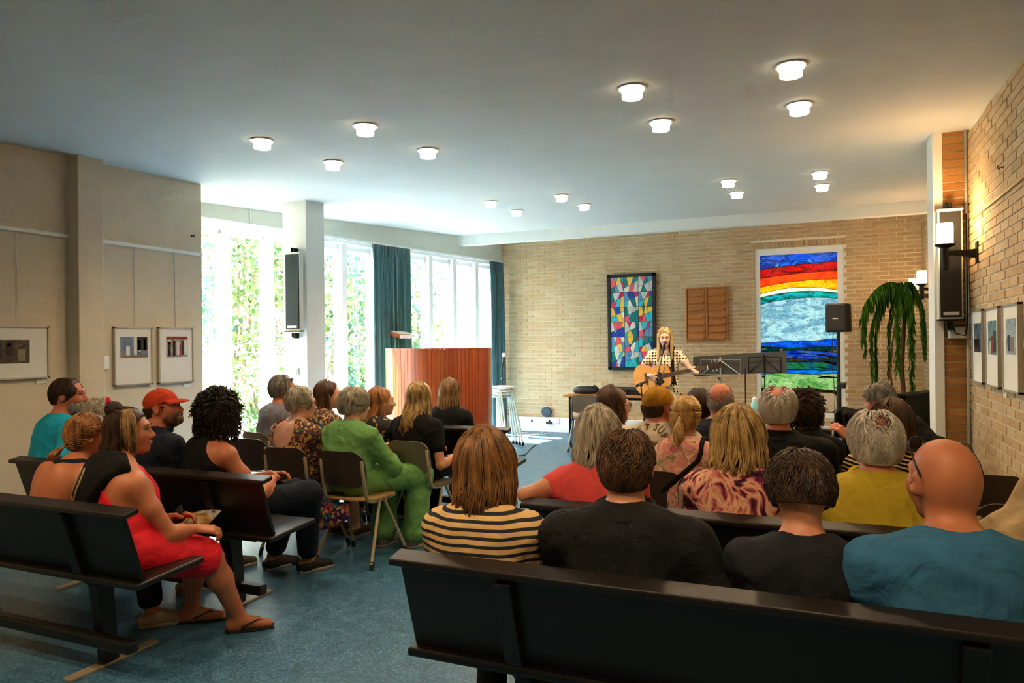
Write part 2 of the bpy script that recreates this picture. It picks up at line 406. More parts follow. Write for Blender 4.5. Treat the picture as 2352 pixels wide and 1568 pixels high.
# ------------------------------------------------------------------ right walls
NX = 1.051; YP = 6.6
wr = mk('wall_right', Geo().bb((NX+.007, -3.0, 0), (NX+.25, YP+.02, 3.3)), M_MORTAR)
struct(wr, 'tan brick side wall with hanging rail and framed photographs', 'wall')
BR = Geo().box((0, 0, 0), (.03, .2085, .0495)).mesh('brick_side'); BR.materials.append(M_BRICK)
BRH = Geo().box((0, 0, 0), (.03, .0985, .0495)).mesh('brick_side_half'); BRH.materials.append(M_BRICK)
lst = []
for c in range(51):
    z = CRS*(c+.5); y = YP-.01-(LEN/2 if c % 2 else 0)
    if c % 2: lst.append((YP-.01-LEN/4, z, 1))
    while y-LEN > 2.4: lst.append((y-LEN/2, z, 0)); y -= LEN
one = [q for q in sorted(lst, key=lambda q: -q[0]) if 4.55 < q[0] and .55 < q[1] < 3.1][:295]; so = set(one)
for y, z, hf in one: place_brick(BRH if hf else BR, (NX+.013+random.uniform(-.002, .002), y, z), 0, wr)
g = Geo()
for q in lst:
    if q not in so: g.box((NX+.013+random.uniform(-.002, .002), q[0], q[1]), (.03, .0985 if q[2] else .2085, .0495))
mk('bricks', g, M_BRICK, wr, kind='stuff')
# pier that narrows the stage, with a white edge board and a conduit
pr = mk('wall_pier', Geo().bb((.878, YP+.007, 0), (1.45, YP+.3, 3.25)), M_MORTAR); struct(pr, 'orange-tan brick pier beside the column loudspeaker', 'wall')
BP = Geo().box((0, 0, 0), (.165, .03, .0495)).mesh('brick_pier'); BP.materials.append(M_BRICKO)
for c in range(52): place_brick(BP, (.964, YP+.012, CRS*(c+.5)), 0, pr)
mk('edge_board', Geo().bb((.808, YP-.03, 0), (.876, YP+.3, 3.19)), M_WHITE, pr, bevel=.004)
mk('conduit', Geo().tube([(1.035, YP-.025, .0), (1.035, YP-.025, 3.15)], .012, 8), M_FASC, pr, smooth=True)
mk('junction_box', Geo().bb((.90, YP-.09, 1.53), (1.02, YP-.0, 1.62)), M_FASC, pr, bevel=.006)
mk('cable', Geo().tube([(.93, YP-.08, 1.62), (.94, YP-.12, 1.57), (1.0, YP-.13, 1.55), (1.03, YP-.06, 1.66), (1.03, YP-.04, 2.5)], .006, 6), M_BLACK, pr, smooth=True)
FXR = 1.30
wf = mk('wall_right_far', Geo().bb((FXR+.007, YP+.3, 0), (FXR+.2, YB+.2, 3.5)), M_MORTAR); struct(wf, 'tan brick side wall in the far stage corner behind the plant', 'wall')
g = Geo()
for c in range(55):
    z = CRS*(c+.5); y = YB-.003-(LEN/2 if c % 2 else 0)
    if c % 2: g.box((FXR+.013, YB-LEN/4, z), (.03, .0985, .0495))
    while y-LEN > 8.4: g.box((FXR+.013, y-LEN/2, z), (.03, .2085, .0495)); y -= LEN
mk('bricks', g, M_BRICK, wf, kind='stuff')
tr = mk('trim_rail_right', Geo().bb((NX-.02, 1.0, 2.42), (NX, 6.33, 2.45)), mat('varnished_batten', '#b08a52', .5, .15, 20, stretch=(1, .1, 1)), bevel=.003)
struct(tr, 'thin wooden picture rail on the right brick wall', 'rail')

# ------------------------------------------------------------------ window wall on the left
ww = thing('window_2', 'tall white mullioned windows along the garden side', 'window', (0, 0, 0), kind='structure')
RM = Matrix(((WD.x, WN.x, 0), (WD.y, WN.y, 0), (0, 0, 1)))
def wbox(g, u0, u1, v0, v1, z0, z1): return g.box(wp((u0+u1)/2, (v0+v1)/2, (z0+z1)/2), (u1-u0, v1-v0, z1-z0), RM)
HEAD = 2.90
posts = [.195+.592*k for k in range(-3, 10)]
for u in posts:
    mk('mullion', wbox(Geo(), u-.045, u+.045, -.06, .10, .12, HEAD), M_WHITE, ww, bevel=.004)
for a, b in zip(posts[:-1], posts[1:]):
    g = Geo()
    for q in ((a+.045, a+.085), (b-.085, b-.045)): wbox(g, q[0], q[1], -.03, .03, .16, HEAD-.03)
    wbox(g, a+.045, b-.045, -.03, .03, HEAD-.07, HEAD-.01); wbox(g, a+.045, b-.045, -.03, .03, .12, .2)
    sash = mk('sash', g, M_WHITE, ww)
    mk('pane', wbox(Geo(), a+.08, b-.08, -.004, .004, .19, HEAD-.06), M_GLASS, sash)
mk('head_rail', wbox(Geo(), -1.7, 5.66, -.08, .11, HEAD, 2.97), M_WHITE, ww, bevel=.004)
mk('curtain_track', wbox(Geo(), -1.7, 5.63, .115, .15, 2.945, 2.975), M_WHITE, ww)
mk('sill', wbox(Geo(), -1.7, 5.66, -.1, .16, 0, .12), M_WHITE, ww, bevel=.006)
g = Geo()
for u0, u1 in ((-1.7, 5.66),):
    a, b = wp(u0, .1, 0), wp(u1, .1, 0); c, d = wp(u0, -.12, 0), wp(u1, -.12, 0)
    vs_ = []
    for p in (a, b, d, c): vs_.append((p.x, p.y, 2.965))
    for p in (a, b, d, c): vs_.append((p.x, p.y, ceil_z(p.y)+.05))
    g.add(vs_, ((3, 2, 1, 0), (4, 5, 6, 7), (0, 1, 5, 4), (1, 2, 6, 5), (2, 3, 7, 6), (3, 0, 4, 7)))
fa = mk('wall_window_fascia', g, M_FASC); struct(fa, 'pale grey-green fascia between the garden windows and ceiling', 'wall')
mk('conduit', Geo().tube([wp(.49, .115, 2.97), wp(.49, .115, 3.15)], .007, 6), M_WHITE, fa)
# pillar
PX0, PX1, PY0, PY1 = -5.62, -5.285, 6.5, 6.82
pl = mk('wall_pillar', Geo().bb((PX0, PY0, 0), (PX1, PY1, 3.25)), mat('white_pillar_paint', '#e2e4e1', .55, .02, 4), bevel=.008)
struct(pl, 'square white pillar carrying a column loudspeaker', 'pillar')
p = onY(680, 853, PY0); g = Geo().box((p.x, PY0-.012, p.z), (.085, .024, .085)); sw = mk('wall_switch', g, M_WHITE, pl, bevel=.004)
mk('rocker', Geo().box((p.x, PY0-.03, p.z), (.06, .012, .065), RX(.12)), M_WHITE, sw, bevel=.003)
# curtains
def curtain(u0, u1, label, flare):
    n, nz = 90, 12
    def fn(a, b):
        z = .06+(2.945-.06)*(1-b); sp = 1+flare*b*b
        u = u0+(u1-u0)*(a*sp-(sp-1)*.15)
        ph = a*2*PI*9; amp = .022+.022*b
        v = .20+amp*math.sin(ph+.8*math.sin(3*a*PI))+.012*math.sin(2.7*ph+1)
        if b < .05: v = .19+.012*math.sin(ph*1.9)
        return wp(u+.012*math.sin(ph*2), v, z)
    o = mk('curtain', Geo().grid(fn, n, nz), M_CURT, smooth=True, solid=.006)
    return tag(o, label, 'curtain', 'teal window curtains')
curtain(2.40, 3.17, 'wide teal curtain gathered between the garden windows behind the pulpit desk', .08)
curtain(5.17, 5.56, 'narrow teal curtain at the far window end beside the brick wall', .05)

# ------------------------------------------------------------------ garden seen through the windows
M_SOIL = mat('pale_bounce_paving', '#c2b6a2', .95, .1, 4)  # ground made pale so that it bounces sunlight onto the ceiling
gd = mk('floor_garden', Geo().bb((-30, -4, -.35), (-6.5, 30, -.05)), M_SOIL); struct(gd, 'pale paving added outside the windows to bounce sunlight up to the ceiling', 'ground')
def leaf_mat(name, cols):
    k = NT(name); ge = k.n('ShaderNodeNewGeometry'); r = k.ramp(ge.outputs['Random Per Island'], [(i/(len(cols)-1), c) for i, c in enumerate(cols)])
    t = k.n('ShaderNodeBsdfTranslucent'); d = k.n('ShaderNodeBsdfDiffuse'); k.l(r.outputs[0], t.inputs[0]).l(r.outputs[0], d.inputs[0])
    ms = k.n('ShaderNodeMixShader'); ms.inputs[0].default_value = .45
    k.l(d.outputs[0], ms.inputs[1]).l(t.outputs[0], ms.inputs[2]).l(ms.outputs[0], k.out.inputs[0]); k.t.nodes.remove(k.b); return k.m
M_LEAF = leaf_mat('garden_leaves', ['#3c5a36', '#577046', '#33502f', '#73875c', '#466248'])
M_LEAF2 = leaf_mat('pale_blossom_and_leaves', ['#b8b8a8', '#6f8a58', '#c8c4b8', '#44703c', '#b8a498', '#7d9468'])
M_LEAF3 = leaf_mat('blue_green_leaves', ['#31554c', '#48695e', '#28483f', '#5c7d6f'])
M_BARK = mat('grey_brown_bark', '#5d5043', .9, .25, 12, bump=.5)
def leaf_cloud(n, c, r, size, seed, up=.3):
    """n pointed leaves scattered through an ellipsoid c, r"""
    R = np.random.RandomState(seed); V = []; Fc = []
    d = R.normal(size=(n, 3)); d /= np.linalg.norm(d, axis=1)[:, None]
    rad = R.uniform(.35, 1, n)**.5
    P = np.array(c)+d*rad[:, None]*np.array(r)
    nrm = d+R.normal(size=(n, 3))*.7+np.array((0, 0, up)); nrm /= np.linalg.norm(nrm, axis=1)[:, None]
    t = np.cross(nrm, R.normal(size=(n, 3))); t /= np.linalg.norm(t, axis=1)[:, None]; b = np.cross(nrm, t)
    s = size*R.uniform(.6, 1.4, n)[:, None]
    q = np.stack([P-t*s*.6, P-t*s*.1+b*s*.42, P+t*s*.35+b*s*.3, P+t*s*.75-nrm*s*.15, P+t*s*.35-b*s*.3, P-t*s*.1-b*s*.42], 1).reshape(-1, 3)
    return q, n
def shrub(name, label, cat, base, blobs, size, m, dens, seed, group):
    t = thing(name, label, cat, base, 0, group)
    qs = []; k = 0
    for i, (c, r) in enumerate(blobs):
        n = int(dens*(r[0]*r[1]*r[2])**(2/3)/size**2)
        q, n = leaf_cloud(n, c, r, size, seed+i); qs.append(q); k += n
    V = np.concatenate(qs); me = bpy.data.meshes.new('foliage'); me.from_pydata(V.tolist(), [], np.arange(len(V)).reshape(-1, 6).tolist())
    link('foliage', me, m, t, kind='stuff')
    g = Geo()
    for c, r in blobs:
        g.tube([(c[0]*.3, c[1]*.3, 0), (c[0]*.7+.05, c[1]*.7, c[2]*.5), c], [.035, .025, .01], 6)
    mk('stem', g, M_BARK, t)
    return t
G1 = 'shrubs outside the windows'
def out(u, v): p = wp(u, -v, 0); return (p.x, p.y, -.05)
sh = [(-.9, 1.9, 1.7, 0), (-.1, 1.5, 1.15, 0), (.7, 1.5, 1.25, 1), (1.0, 2.3, 1.8, 1), (1.9, 1.5, 1.5, 0), (2.5, 2.4, 1.9, 1), (3.4, 1.7, 1.6, 2), (4.3, 1.9, 1.7, 0), (5.2, 1.8, 1.5, 1), (5.9, 2.6, 2.0, 2)]
lab = ['tall leafy shrub outside beside the end of the left wall', 'low broad-leaved green shrub outside behind the curly-haired woman', 'flowering pale shrub outside between first mullions', 'large blossom-covered shrub outside behind the column loudspeaker pillar', 'green shrub outside just right of the white pillar', 'tall pale flowering shrub outside left of the teal curtain', 'blue-green conifer-like shrub outside behind the wide curtain', 'green leafy shrub outside above the curved pulpit', 'pale flowering shrub outside near the end curtain', 'dark blue-green shrub outside at the far window corner']
for i, (u, v, h_, kd) in enumerate(sh):
    R_ = random.Random(i)
    bl = [((R_.uniform(-.3, .3), R_.uniform(-.4, .4), h_*f), (.55, .62, h_*.34)) for f in (.25, .55, .8)]
    shrub('garden_shrub', lab[i], 'shrub', out(u, v), bl, .085 if kd != 1 else .06, (M_LEAF, M_LEAF2, M_LEAF3)[kd], 5.0 if kd != 1 else 3.6, 50+10*i, G1)
tr_ = [(-2.6, 5.5, 4.6, 2), (1.2, 7.5, 5.2, 0), (3.6, 5.2, 4.4, 0), (5.4, 6.5, 5.4, 2), (8.2, 5.0, 4.8, 0), (10.5, 7, 5.5, 1), (4.6, 3.9, 3.7, 0), (6.4, 4.0, 3.9, 2), (2.2, 4.6, 3.8, 2), (7.6, 3.6, 3.4, 1)]
tl = ['blue-green garden tree seen at the left edge of the windows', 'garden tree seen between pillar and roof', 'light green tree seen above the pulpit reading desk', 'blue-green tree behind the middle far panes', 'bright green tree behind the last far panes', 'pale tree at the far end of the garden', 'green tree close behind the panes above the pulpit', 'blue-green tree close behind the far panes', 'blue-green tree between pillar and wide curtain', 'pale leafy tree behind the last pane beside the end curtain']
for i, (u, v, h_, kd) in enumerate(tr_):
    R_ = random.Random(90+i)
    bl = [((R_.uniform(-.9, .9), R_.uniform(-.9, .9), h_*R_.uniform(.35, .95)), (1.0, 1.0, .8)) for _ in range(6)]
    shrub('garden_tree', tl[i], 'tree', out(u, v), bl, .10, (M_LEAF, M_LEAF2, M_LEAF3)[kd], 3.4, 300+10*i, 'trees beyond the shrubs')
# neighbour's house with tiled roof
hs = thing('neighbour_house', 'pale house with tiled roof glimpsed through the second window', 'house', out(-3.2, 10.5), WANG)
mk('wall', Geo().bb((-3.4, -3, 0), (3.4, 1, 2.2)), mat('pale_house_wall', '#d5d2ca', .8, .05, 3), hs)
M_TILE = mat('pale_roof_tile', '#b4b2ae', .6, .15, 6)
g = Geo(); roof = mk('roof', Geo().prism([(-3.5, 2.15), (1.5, 2.15), (-1.0, 5.2), (-3.5, 5.2)], 0, -3.6, 3.6), M_TILE, hs)
sl = math.atan2(3.05, -2.5)
for i in range(18):
    for j in range(11):
        q = j/11; y = 1.5-2.5*q; z = 2.15+3.05*q
        g.box((-3.5+i*.41, y+.03, z+.05), (.34, .3, .04), RX(-.70))
mk('roof_tiles', g, M_TILE, roof, kind='stuff')

# ------------------------------------------------------------------ ceiling downlights
M_LAMPRIM = mat('lamp_rim_metal', '#d8d2c4', .35, .05, 20, metal=.5)
M_LAMPGL = emit('frosted_lamp_glass_lit', '#ffe8c6', .8)
M_BULB = emit('lamp_disc_lit', '#fff2dc', 5.0)
LAMPW = 8.0
def downlight(loc, label, first=[None]):
    if first[0] is None:
        t = thing('ceiling_light', label, 'ceiling light', loc, 0, 'round ceiling downlights')
        mk('trim_ring', Geo().lathe([(.060, -.004), (.084, -.004), (.086, -.012), (.062, -.016)], 28, close=True), M_LAMPRIM, t, smooth=.6)
        mk('glass_shade', Geo().lathe([(.062, -.012), (.062, -.068), (.056, -.068), (.056, -.012)], 28, close=True), M_LAMPGL, t, smooth=.6)
        mk('diffuser', Geo().lathe([(.055, -.014), (.072, -.014), (.072, -.022), (.055, -.024)], 28), M_BULB, t, smooth=.6)
        first[0] = t
    else: t = dup(first[0], loc, 0, label)
    ld = bpy.data.lights.new('downlight', 'SPOT'); ld.energy = LAMPW*(1.2 if loc[1] < 3 else 2.6 if loc[1] > 7 else 1); ld.color = (1, .70, .40); ld.spot_size = math.radians(150); ld.spot_blend = .8; ld.shadow_soft_size = .06
    lo = bpy.data.objects.new('lamp', ld); COL.objects.link(lo); lo.location = (0, 0, -.08); lo.parent = t
    return t
dl = []
for gx, gy, nm in ((-.60, 4.77, 'nearest right cluster'), (-.45, 8.20, 'far right cluster'), (-3.39, 4.68, 'left cluster nearest the windows'), (-3.13, 8.10, 'far left cluster by the windows'), (-.60, 1.2, 'cluster above the rear benches on the right'), (-3.39, 1.2, 'cluster above the rear benches on the left')):
    for dx, dy, q in ((-.45, -.45, 'front left'), (.45, -.42, 'front right'), (.47, .42, 'back right'), (-.45, .40, 'back left')):
        x, y = gx+dx*(.97 if gy > 7 else 1), gy+dy*(.93 if gy > 7 else 1)
        downlight((x, y, ceil_z(y)), 'round lit ceiling downlight, %s of the %s' % (q, nm))

# ------------------------------------------------------------------ wall lamps
M_IRON = mat('black_wrought_iron', '#15110d', .5, .2, 25, metal=.4)
M_SHADE = emit('ribbed_lamp_glass_lit', '#ffe0ae', 3.2)
M_FLAME = emit('lamp_bulb_lit', '#fff0cf', 30)
def sconce(loc, label, watt, arms=1):
    """loc: wall plate; arm reaches towards -x"""
    t = thing('wall_lamp', label, 'wall lamp', loc, 0, 'wall lamps on the right')
    mk('wall_plate', Geo().bb((-.015, -.035, -.08), (0, .035, .08)), M_IRON, t, bevel=.004)
    mk('arm', Geo().add([(-.21, -.012, -.005), (-.21, .012, -.005), (-.21, .012, .018), (-.21, -.012, .018), (-.01, -.018, -.04), (-.01, .018, -.04), (-.01, .018, .025), (-.01, -.018, .025)], ((0, 1, 2, 3), (7, 6, 5, 4), (0, 4, 5, 1), (1, 5, 6, 2), (2, 6, 7, 3), (3, 7, 4, 0))), M_IRON, t)
    mk('candle_tube', Geo().lathe([(.024, -.12), (.026, .05), (.012, .06)], 16, (-.21, 0, 0)), M_IRON, t, smooth=.7)
    mk('drip_dish', Geo().lathe([(.03, .045), (.066, .062), (.07, .072), (.03, .066)], 24, (-.21, 0, 0)), M_DKMET, t, smooth=.6)
    pr = [(.050, .07)]
    for i in range(9): pr += [(.056, .075+i*.0165), (.0525, .083+i*.0165)]
    pr += [(.054, .225), (.050, .225)]
    pr += [(.047, .22), (.047, .075)]
    gl = NT('ribbed_glass'); tr_n = gl.n('ShaderNodeBsdfTranslucent'); tr_n.inputs[0].default_value = (.95, .8, .55, 1)
    tp = gl.n('ShaderNodeBsdfTransparent'); ms = gl.n('ShaderNodeMixShader'); ms.inputs[0].default_value = .5
    gl.l(tp.outputs[0], ms.inputs[1]).l(tr_n.outputs[0], ms.inputs[2]).l(ms.outputs[0], gl.out.inputs[0])
    mk('glass_shade', Geo().lathe(pr, 28, (-.21, 0, 0), close=True), gl.m, t, smooth=.5)
    mk('bulb', Geo().lathe([(.012, .075), (.03, .11), (.034, .15), (.024, .19), (.006, .205)], 16, (-.21, 0, 0)), M_FLAME, t, smooth=True)
    ld = bpy.data.lights.new('sconce', 'POINT'); ld.energy = watt; ld.color = (1, .62, .28); ld.shadow_soft_size = .05
    lo = bpy.data.objects.new('lamp', ld); COL.objects.link(lo); lo.location = (-.21, 0, .25); lo.parent = t
sconce((NX, 6.22, 2.16), 'lit wall lamp with ribbed glass on the right brick wall before the column loudspeaker', 7)
p = onX(2117, 640, 1.09); sconce((FXR, p.y, p.z-.13), 'lit wall lamp with ribbed glass above the drooping plant, the nearer one', 5)
p = onX(2098, 657, 1.09); sconce((FXR, min(p.y, 11.4), p.z-.13), 'lit wall lamp half hidden behind the drooping plant fronds', 3.5)

# ------------------------------------------------------------------ loudspeakers
M_GRILLE = mat('dark_green_black_grille', '#1d2b28', .7, .25, 300, bump=.5, bscale=600)
M_GRBLK = mat('black_grille_cloth', '#0e0d0c', .75, .3, 300, bump=.5, bscale=600)
M_TAG = mat('silver_name_plate', '#c4c8c8', .4, .1, 200, metal=.3)
def column_speaker(loc, w_, d_, h_, label, m):
    t = thing('column_loudspeaker', label, 'loudspeaker', loc, 0, 'column loudspeakers')
    mk('cabinet', Geo().bb((-w_/2, 0, 0), (w_/2, d_, h_)), M_FASC, t, bevel=.006)
    mk('grille', Geo().bb((-w_/2+.012, -.012, .02), (w_/2-.012, .002, h_-.015)), m, t, bevel=.003)
    mk('end_cap', Geo().bb((-w_/2-.006, -.016, -.008), (w_/2+.006, d_, .006)), M_DKMET, t, bevel=.003)
    mk('end_cap', Geo().bb((-w_/2-.006, -.016, h_-.006), (w_/2+.006, d_, h_+.008)), M_FASC, t, bevel=.003)
    mk('name_plate', Geo().bb((-w_*.32, -.016, .035), (w_*.32, -.011, .06)), M_TAG, t)
    for z in (-.05, h_+.03):
        mk('bracket', Geo().bb((-.015, .02, z-.03), (.015, d_+.03, z+.03)).bb((-.03, .01, z-.02), (-.018, d_*.6, z+.035)), M_DKMET, t, bevel=.004)
column_speaker((-5.40, PY0-.10, 1.69), .205, .06, .865, 'tall dark column loudspeaker hung on the white pillar', M_GRILLE)
column_speaker((.905, YP-.16, 1.675), .165, .10, .845, 'tall black column loudspeaker on the brick pier behind the near wall lamp', M_GRBLK)
# portable loudspeaker on pole
q = onY(1925, 730, 9.2)
t = thing('pole_loudspeaker', 'black portable loudspeaker standing on a pole before the stained glass', 'loudspeaker', (q.x, q.y, 0), -.25)
z0 = q.z-.165
mk('cabinet', Geo().prism([(-.125, .09), (-.135, -.02), (-.1, -.12), (.1, -.12), (.135, -.02), (.125, .09)], 2, z0, z0+.33), M_BLACK, t, bevel=.012)
mk('grille', Geo().bb((-.095, -.130, z0+.02), (.095, -.118, z0+.31)), M_GRBLK, t, bevel=.004)
mk('name_plate', Geo().bb((-.03, -.134, z0+.15), (.03, -.128, z0+.162)), M_TAG, t)
mk('pole', Geo().tube([(0, 0, .25), (0, 0, z0)], .018, 12).tube([(0, 0, .1), (0, 0, 1.0)], .026, 12), M_BLACK, t, smooth=.8)
mk('clamp', Geo().box((.03, 0, 1.0), (.09, .05, .07)), M_BLACK, t, bevel=.01)
for a in (0.4, 2.5, 4.6): mk('leg', Geo().tube([(0, 0, .5), (.42*math.cos(a), .42*math.sin(a), .015)], .012, 8), M_BLACK, t)
mk('cable', Geo().tube([(-.05, -.02, z0), (-.07, -.03, z0-.3), (-.04, -.02, .9), (-.06, 0, .3), (-.2, -.05, .01)], .005, 6), M_BLACK, t)

# ------------------------------------------------------------------ benches
M_BENCH = mat('dark_stained_bench_wood', '#0b0807', .42, .25, 4, stretch=(.15, 3, 3), bump=.05, bscale=40)
M_BENCHT = mat('sheen_toned_rail_wood', '#17100c', .40, .25, 4, stretch=(.15, 3, 3), bump=.05, bscale=40)  # top rail's sheen put into its colour: lighter than the bench wood
M_FOOT = mat('pale_steel_foot_plate', '#a89d86', .45, .1, 20, metal=.4)
BLEN = 2.12
def make_bench(loc, label):
    t = thing('bench', label, 'bench', loc, 0, 'long dark benches')
    L = BLEN/2
    mk('top_rail', Geo().prism([(-.012, .782), (.068, .797), (.066, .823), (-.014, .806)], 0, -L, L), M_BENCHT, t, bevel=.006)
    mk('backrest', Geo().prism([(.008, .785), (.030, .788), (.128, .485), (.106, .478)], 0, -L+.035, L-.035), M_BENCH, t, bevel=.004)
    mk('seat', Geo().prism([(.07, .447), (.45, .472), (.45, .502), (.07, .477)], 0, -L+.02, L-.02), M_BENCH, t, bevel=.008)
    mk('apron', Geo().bb((-L+.25, .2, .40), (L-.25, .23, .45)), M_BENCH, t)
    for sx in (-1, 1):
        x = sx*(L-.42)
        lg = mk('leg', Geo().prism([(-.022, .77), (.012, .77), (.115, .46), (.30, .46), (.30, .43), (.24, .40), (.27, .02), (.20, .02), (.15, .40), (.082, .46)], 0, x-.03, x+.03), M_BENCH, t, bevel=.003)
        mk('foot_plate', Geo().bb((x-.03, .02, .0), (x+.03, .50, .014)), M_FOOT, lg, bevel=.003)
    mk('low_bar', Geo().bb((-L+.14, .115, .125), (L-.14, .175, .18)), M_BENCH, t, bevel=.01)
    return t
bl = [((-.30, 2.09, 0), 'long dark bench nearest the camera on the right, in front of the camera'),
      ((-.21, 3.025, 0), 'long dark bench second from the camera on the right under the coral shirt'),
      ((-.27, 5.66, 0), 'dark bench in the front right row below the bending man in black'),
      ((-3.84, 2.21, 0), 'dark bench nearest the camera on the left under the red dress'),
      ((-3.83, 3.04, 0), 'dark bench on the left under the red cap and curly hair'),
      ((-3.48, 5.52, 0), 'dark bench before the wooden pulpit')]
b0 = None
for loc, lb in bl:
    if b0 is None: b0 = make_bench(loc, lb)
    else: dup(b0, loc, 0, lb)

# ------------------------------------------------------------------ chairs
M_PLYD = mat('dark_brown_plywood', '#3b3129', .42, .2, 5, stretch=(1, 1, .25), bump=.04)
M_PLYG = mat('grey_brown_plywood', '#6f6250', .42, .15, 5, stretch=(1, 1, .25), bump=.04)
M_PLYP = mat('pale_worn_plywood', '#b3a893', .42, .12, 5, stretch=(1, 1, .25))
M_BEECH = mat('pale_beech_seat', '#b58f5e', .45, .15, 6, stretch=(.3, 1, 1))
M_TUBE = mat('beige_enamelled_tube', '#a6987c', .4, .08, 30, metal=.2)
M_CHROME = mat('chrome_tube', '#8c8e90', .25, .06, 30, metal=.9)
M_RUB = mat('black_rubber_foot', '#0b0b0b', .7, .2, 30)
def rr(w_, d_, r, n=5):
    out_ = []
    for cx, cy, a0 in ((w_/2-r, d_/2-r, 0), (-w_/2+r, d_/2-r, 90), (-w_/2+r, -d_/2+r, 180), (w_/2-r, -d_/2+r, 270)):
        for i in range(n+1):
            a = math.radians(a0+90*i/n); out_.append((cx+r*math.cos(a), cy+r*math.sin(a)))
    return out_
def shell(g, poly, fn, th):
    """thin curved panel from a 2D outline; fn maps (a, b, t) to 3D"""
    n = len(poly); rings = []
    for t_ in (0, th):
        for s_ in (1, .66, .33):
            rings.append([fn(x*s_, y*s_, t_) for x, y in poly])
    o = len(g.v)
    for r_ in rings: g.v += [tuple(p) for p in r_]
    cT = len(g.v); g.v.append(tuple(fn(0, 0, 0))); cB = len(g.v); g.v.append(tuple(fn(0, 0, th)))
    R_ = lambda k, i: o+k*n+i % n
    for i in range(n):
        g.f += [(R_(0, i), R_(1, i), R_(1, i+1), R_(0, i+1)), (R_(1, i), R_(2, i), R_(2, i+1), R_(1, i+1)), (R_(2, i), cT, R_(2, i+1)),
                (R_(3, i), R_(3, i+1), R_(4, i+1), R_(4, i)), (R_(4, i), R_(4, i+1), R_(5, i+1), R_(5, i)), (R_(5, i), R_(5, i+1), cB),
                (R_(0, i), R_(0, i+1), R_(3, i+1), R_(3, i))]
    return g
def make_chair(loc, rz, label, back=None, seat=None, tube=None):
    t = thing('stacking_chair', label, 'chair', loc, rz, 'stackable plywood chairs')
    mk('seat', shell(Geo(), rr(.39, .40, .10), lambda a, b, q: (a, b+.01, .452-.012*math.cos(a*7)+(b < -.05)*.02*(b+.05)**2*20-.9*max(0, b-.12)**2+q), .012), seat or M_BEECH, t, smooth=.9)
    def bk(a, b, q): return (a, -.205-.22*(b)+.9*a*a-.035-q, .675+b)
    mk('backrest', shell(Geo(), rr(.375, .255, .085), bk, .011), back or M_PLYD, t, smooth=.9)
    for s_ in (-1, 1):
        x = s_*.172
        mk('side_tube', Geo().tube([(x, .16, .438), (x, -.10, .436), (x, -.165, .45), (x, -.19, .49), (x*1.0, -.215, .60), (x*.98, -.232, .735), (x*.98, -.233, .742)], [.0125]*5+[.0145, .007], 10), tube or M_TUBE, t, smooth=.9)
        for fy in (-.22, .22):
            lg = mk('leg', Geo().tube([(x, .0+fy*.12, .434), (s_*.23, fy, .035)], .012, 10), tube or M_TUBE, t, smooth=.9)
            mk('rubber_foot', Geo().tube([(s_*.226, fy*.95, .055), (s_*.232, fy*1.02, 0)], .0145, 10), M_RUB, lg, smooth=.9)
    mk('cross_tube', Geo().tube([(-.19, .03, .434), (.19, .03, .434)], .0095, 8), tube or M_TUBE, t)
    return t
make_chair((-3.06, 4.34, 0), 0, 'dark-backed plywood chair under the woman in green linen')
make_chair((-3.58, 4.36, 0), .06, 'dark-backed plywood chair under the woman in floral dress')
make_chair((-2.89, 4.95, 0), -.05, 'grey-brown plywood chair under the long-haired blonde in black', M_PLYG, M_PLYG)
make_chair((-3.42, 5.06, 0), 0, 'dark plywood chair under the girl with ginger hair and clip')
make_chair((-3.92, 5.05, 0), -.12, 'plywood chair under the woman with wavy brown hair')
make_chair((-4.38, 5.0, 0), -.2, 'plywood chair by the window under the man in grey shirt', M_PLYG)
p = onY(590, 1005, 4.55); make_chair((p.x, 4.65, 0), .1, 'empty dark plywood chair between curly-haired woman and window', M_PLYD)
make_chair((-3.12, 9.86, 0), .22, 'empty brown plywood chair standing before the stage table', M_PLYG, M_PLYG, M_CHROME)
p = onZ(1882, 905, .80); make_chair((p.x, p.y, 0), PI-.15, 'empty pale plywood chair facing the room before the stained glass', M_PLYP, M_PLYP, M_CHROME)
make_chair((-.56, 4.25, 0), 0, 'dark plywood chair under the woman with ponytail')
make_chair((-.91, 4.32, 0), 0, 'dark plywood chair under the man in mustard cap')
make_chair((.02, 4.20, 0), 0, 'dark plywood chair under the grey-haired man in black shirt')
make_chair((.50, 4.22, 0), 0, 'dark plywood chair under the woman in striped top')
make_chair((-.46, 4.80, 0), 0, 'dark plywood chair under the bald man in navy shirt')
make_chair((-1.36, 4.82, 0), .0, 'dark plywood chair under the brown-haired woman behind coral shirt')
make_chair((.80, 4.02, 0), 0, 'brown plywood chair against the right wall beyond the bald man in blue')
make_chair((.80, 4.80, 0), 0, 'second empty plywood chair along the right wall')
make_chair((.02, 4.86, 0), 0, 'dark plywood chair in front of the grey-haired man')
make_chair((-.93, 4.98, 0), 0, 'dark plywood chair under the woman with sunglasses in her hair')

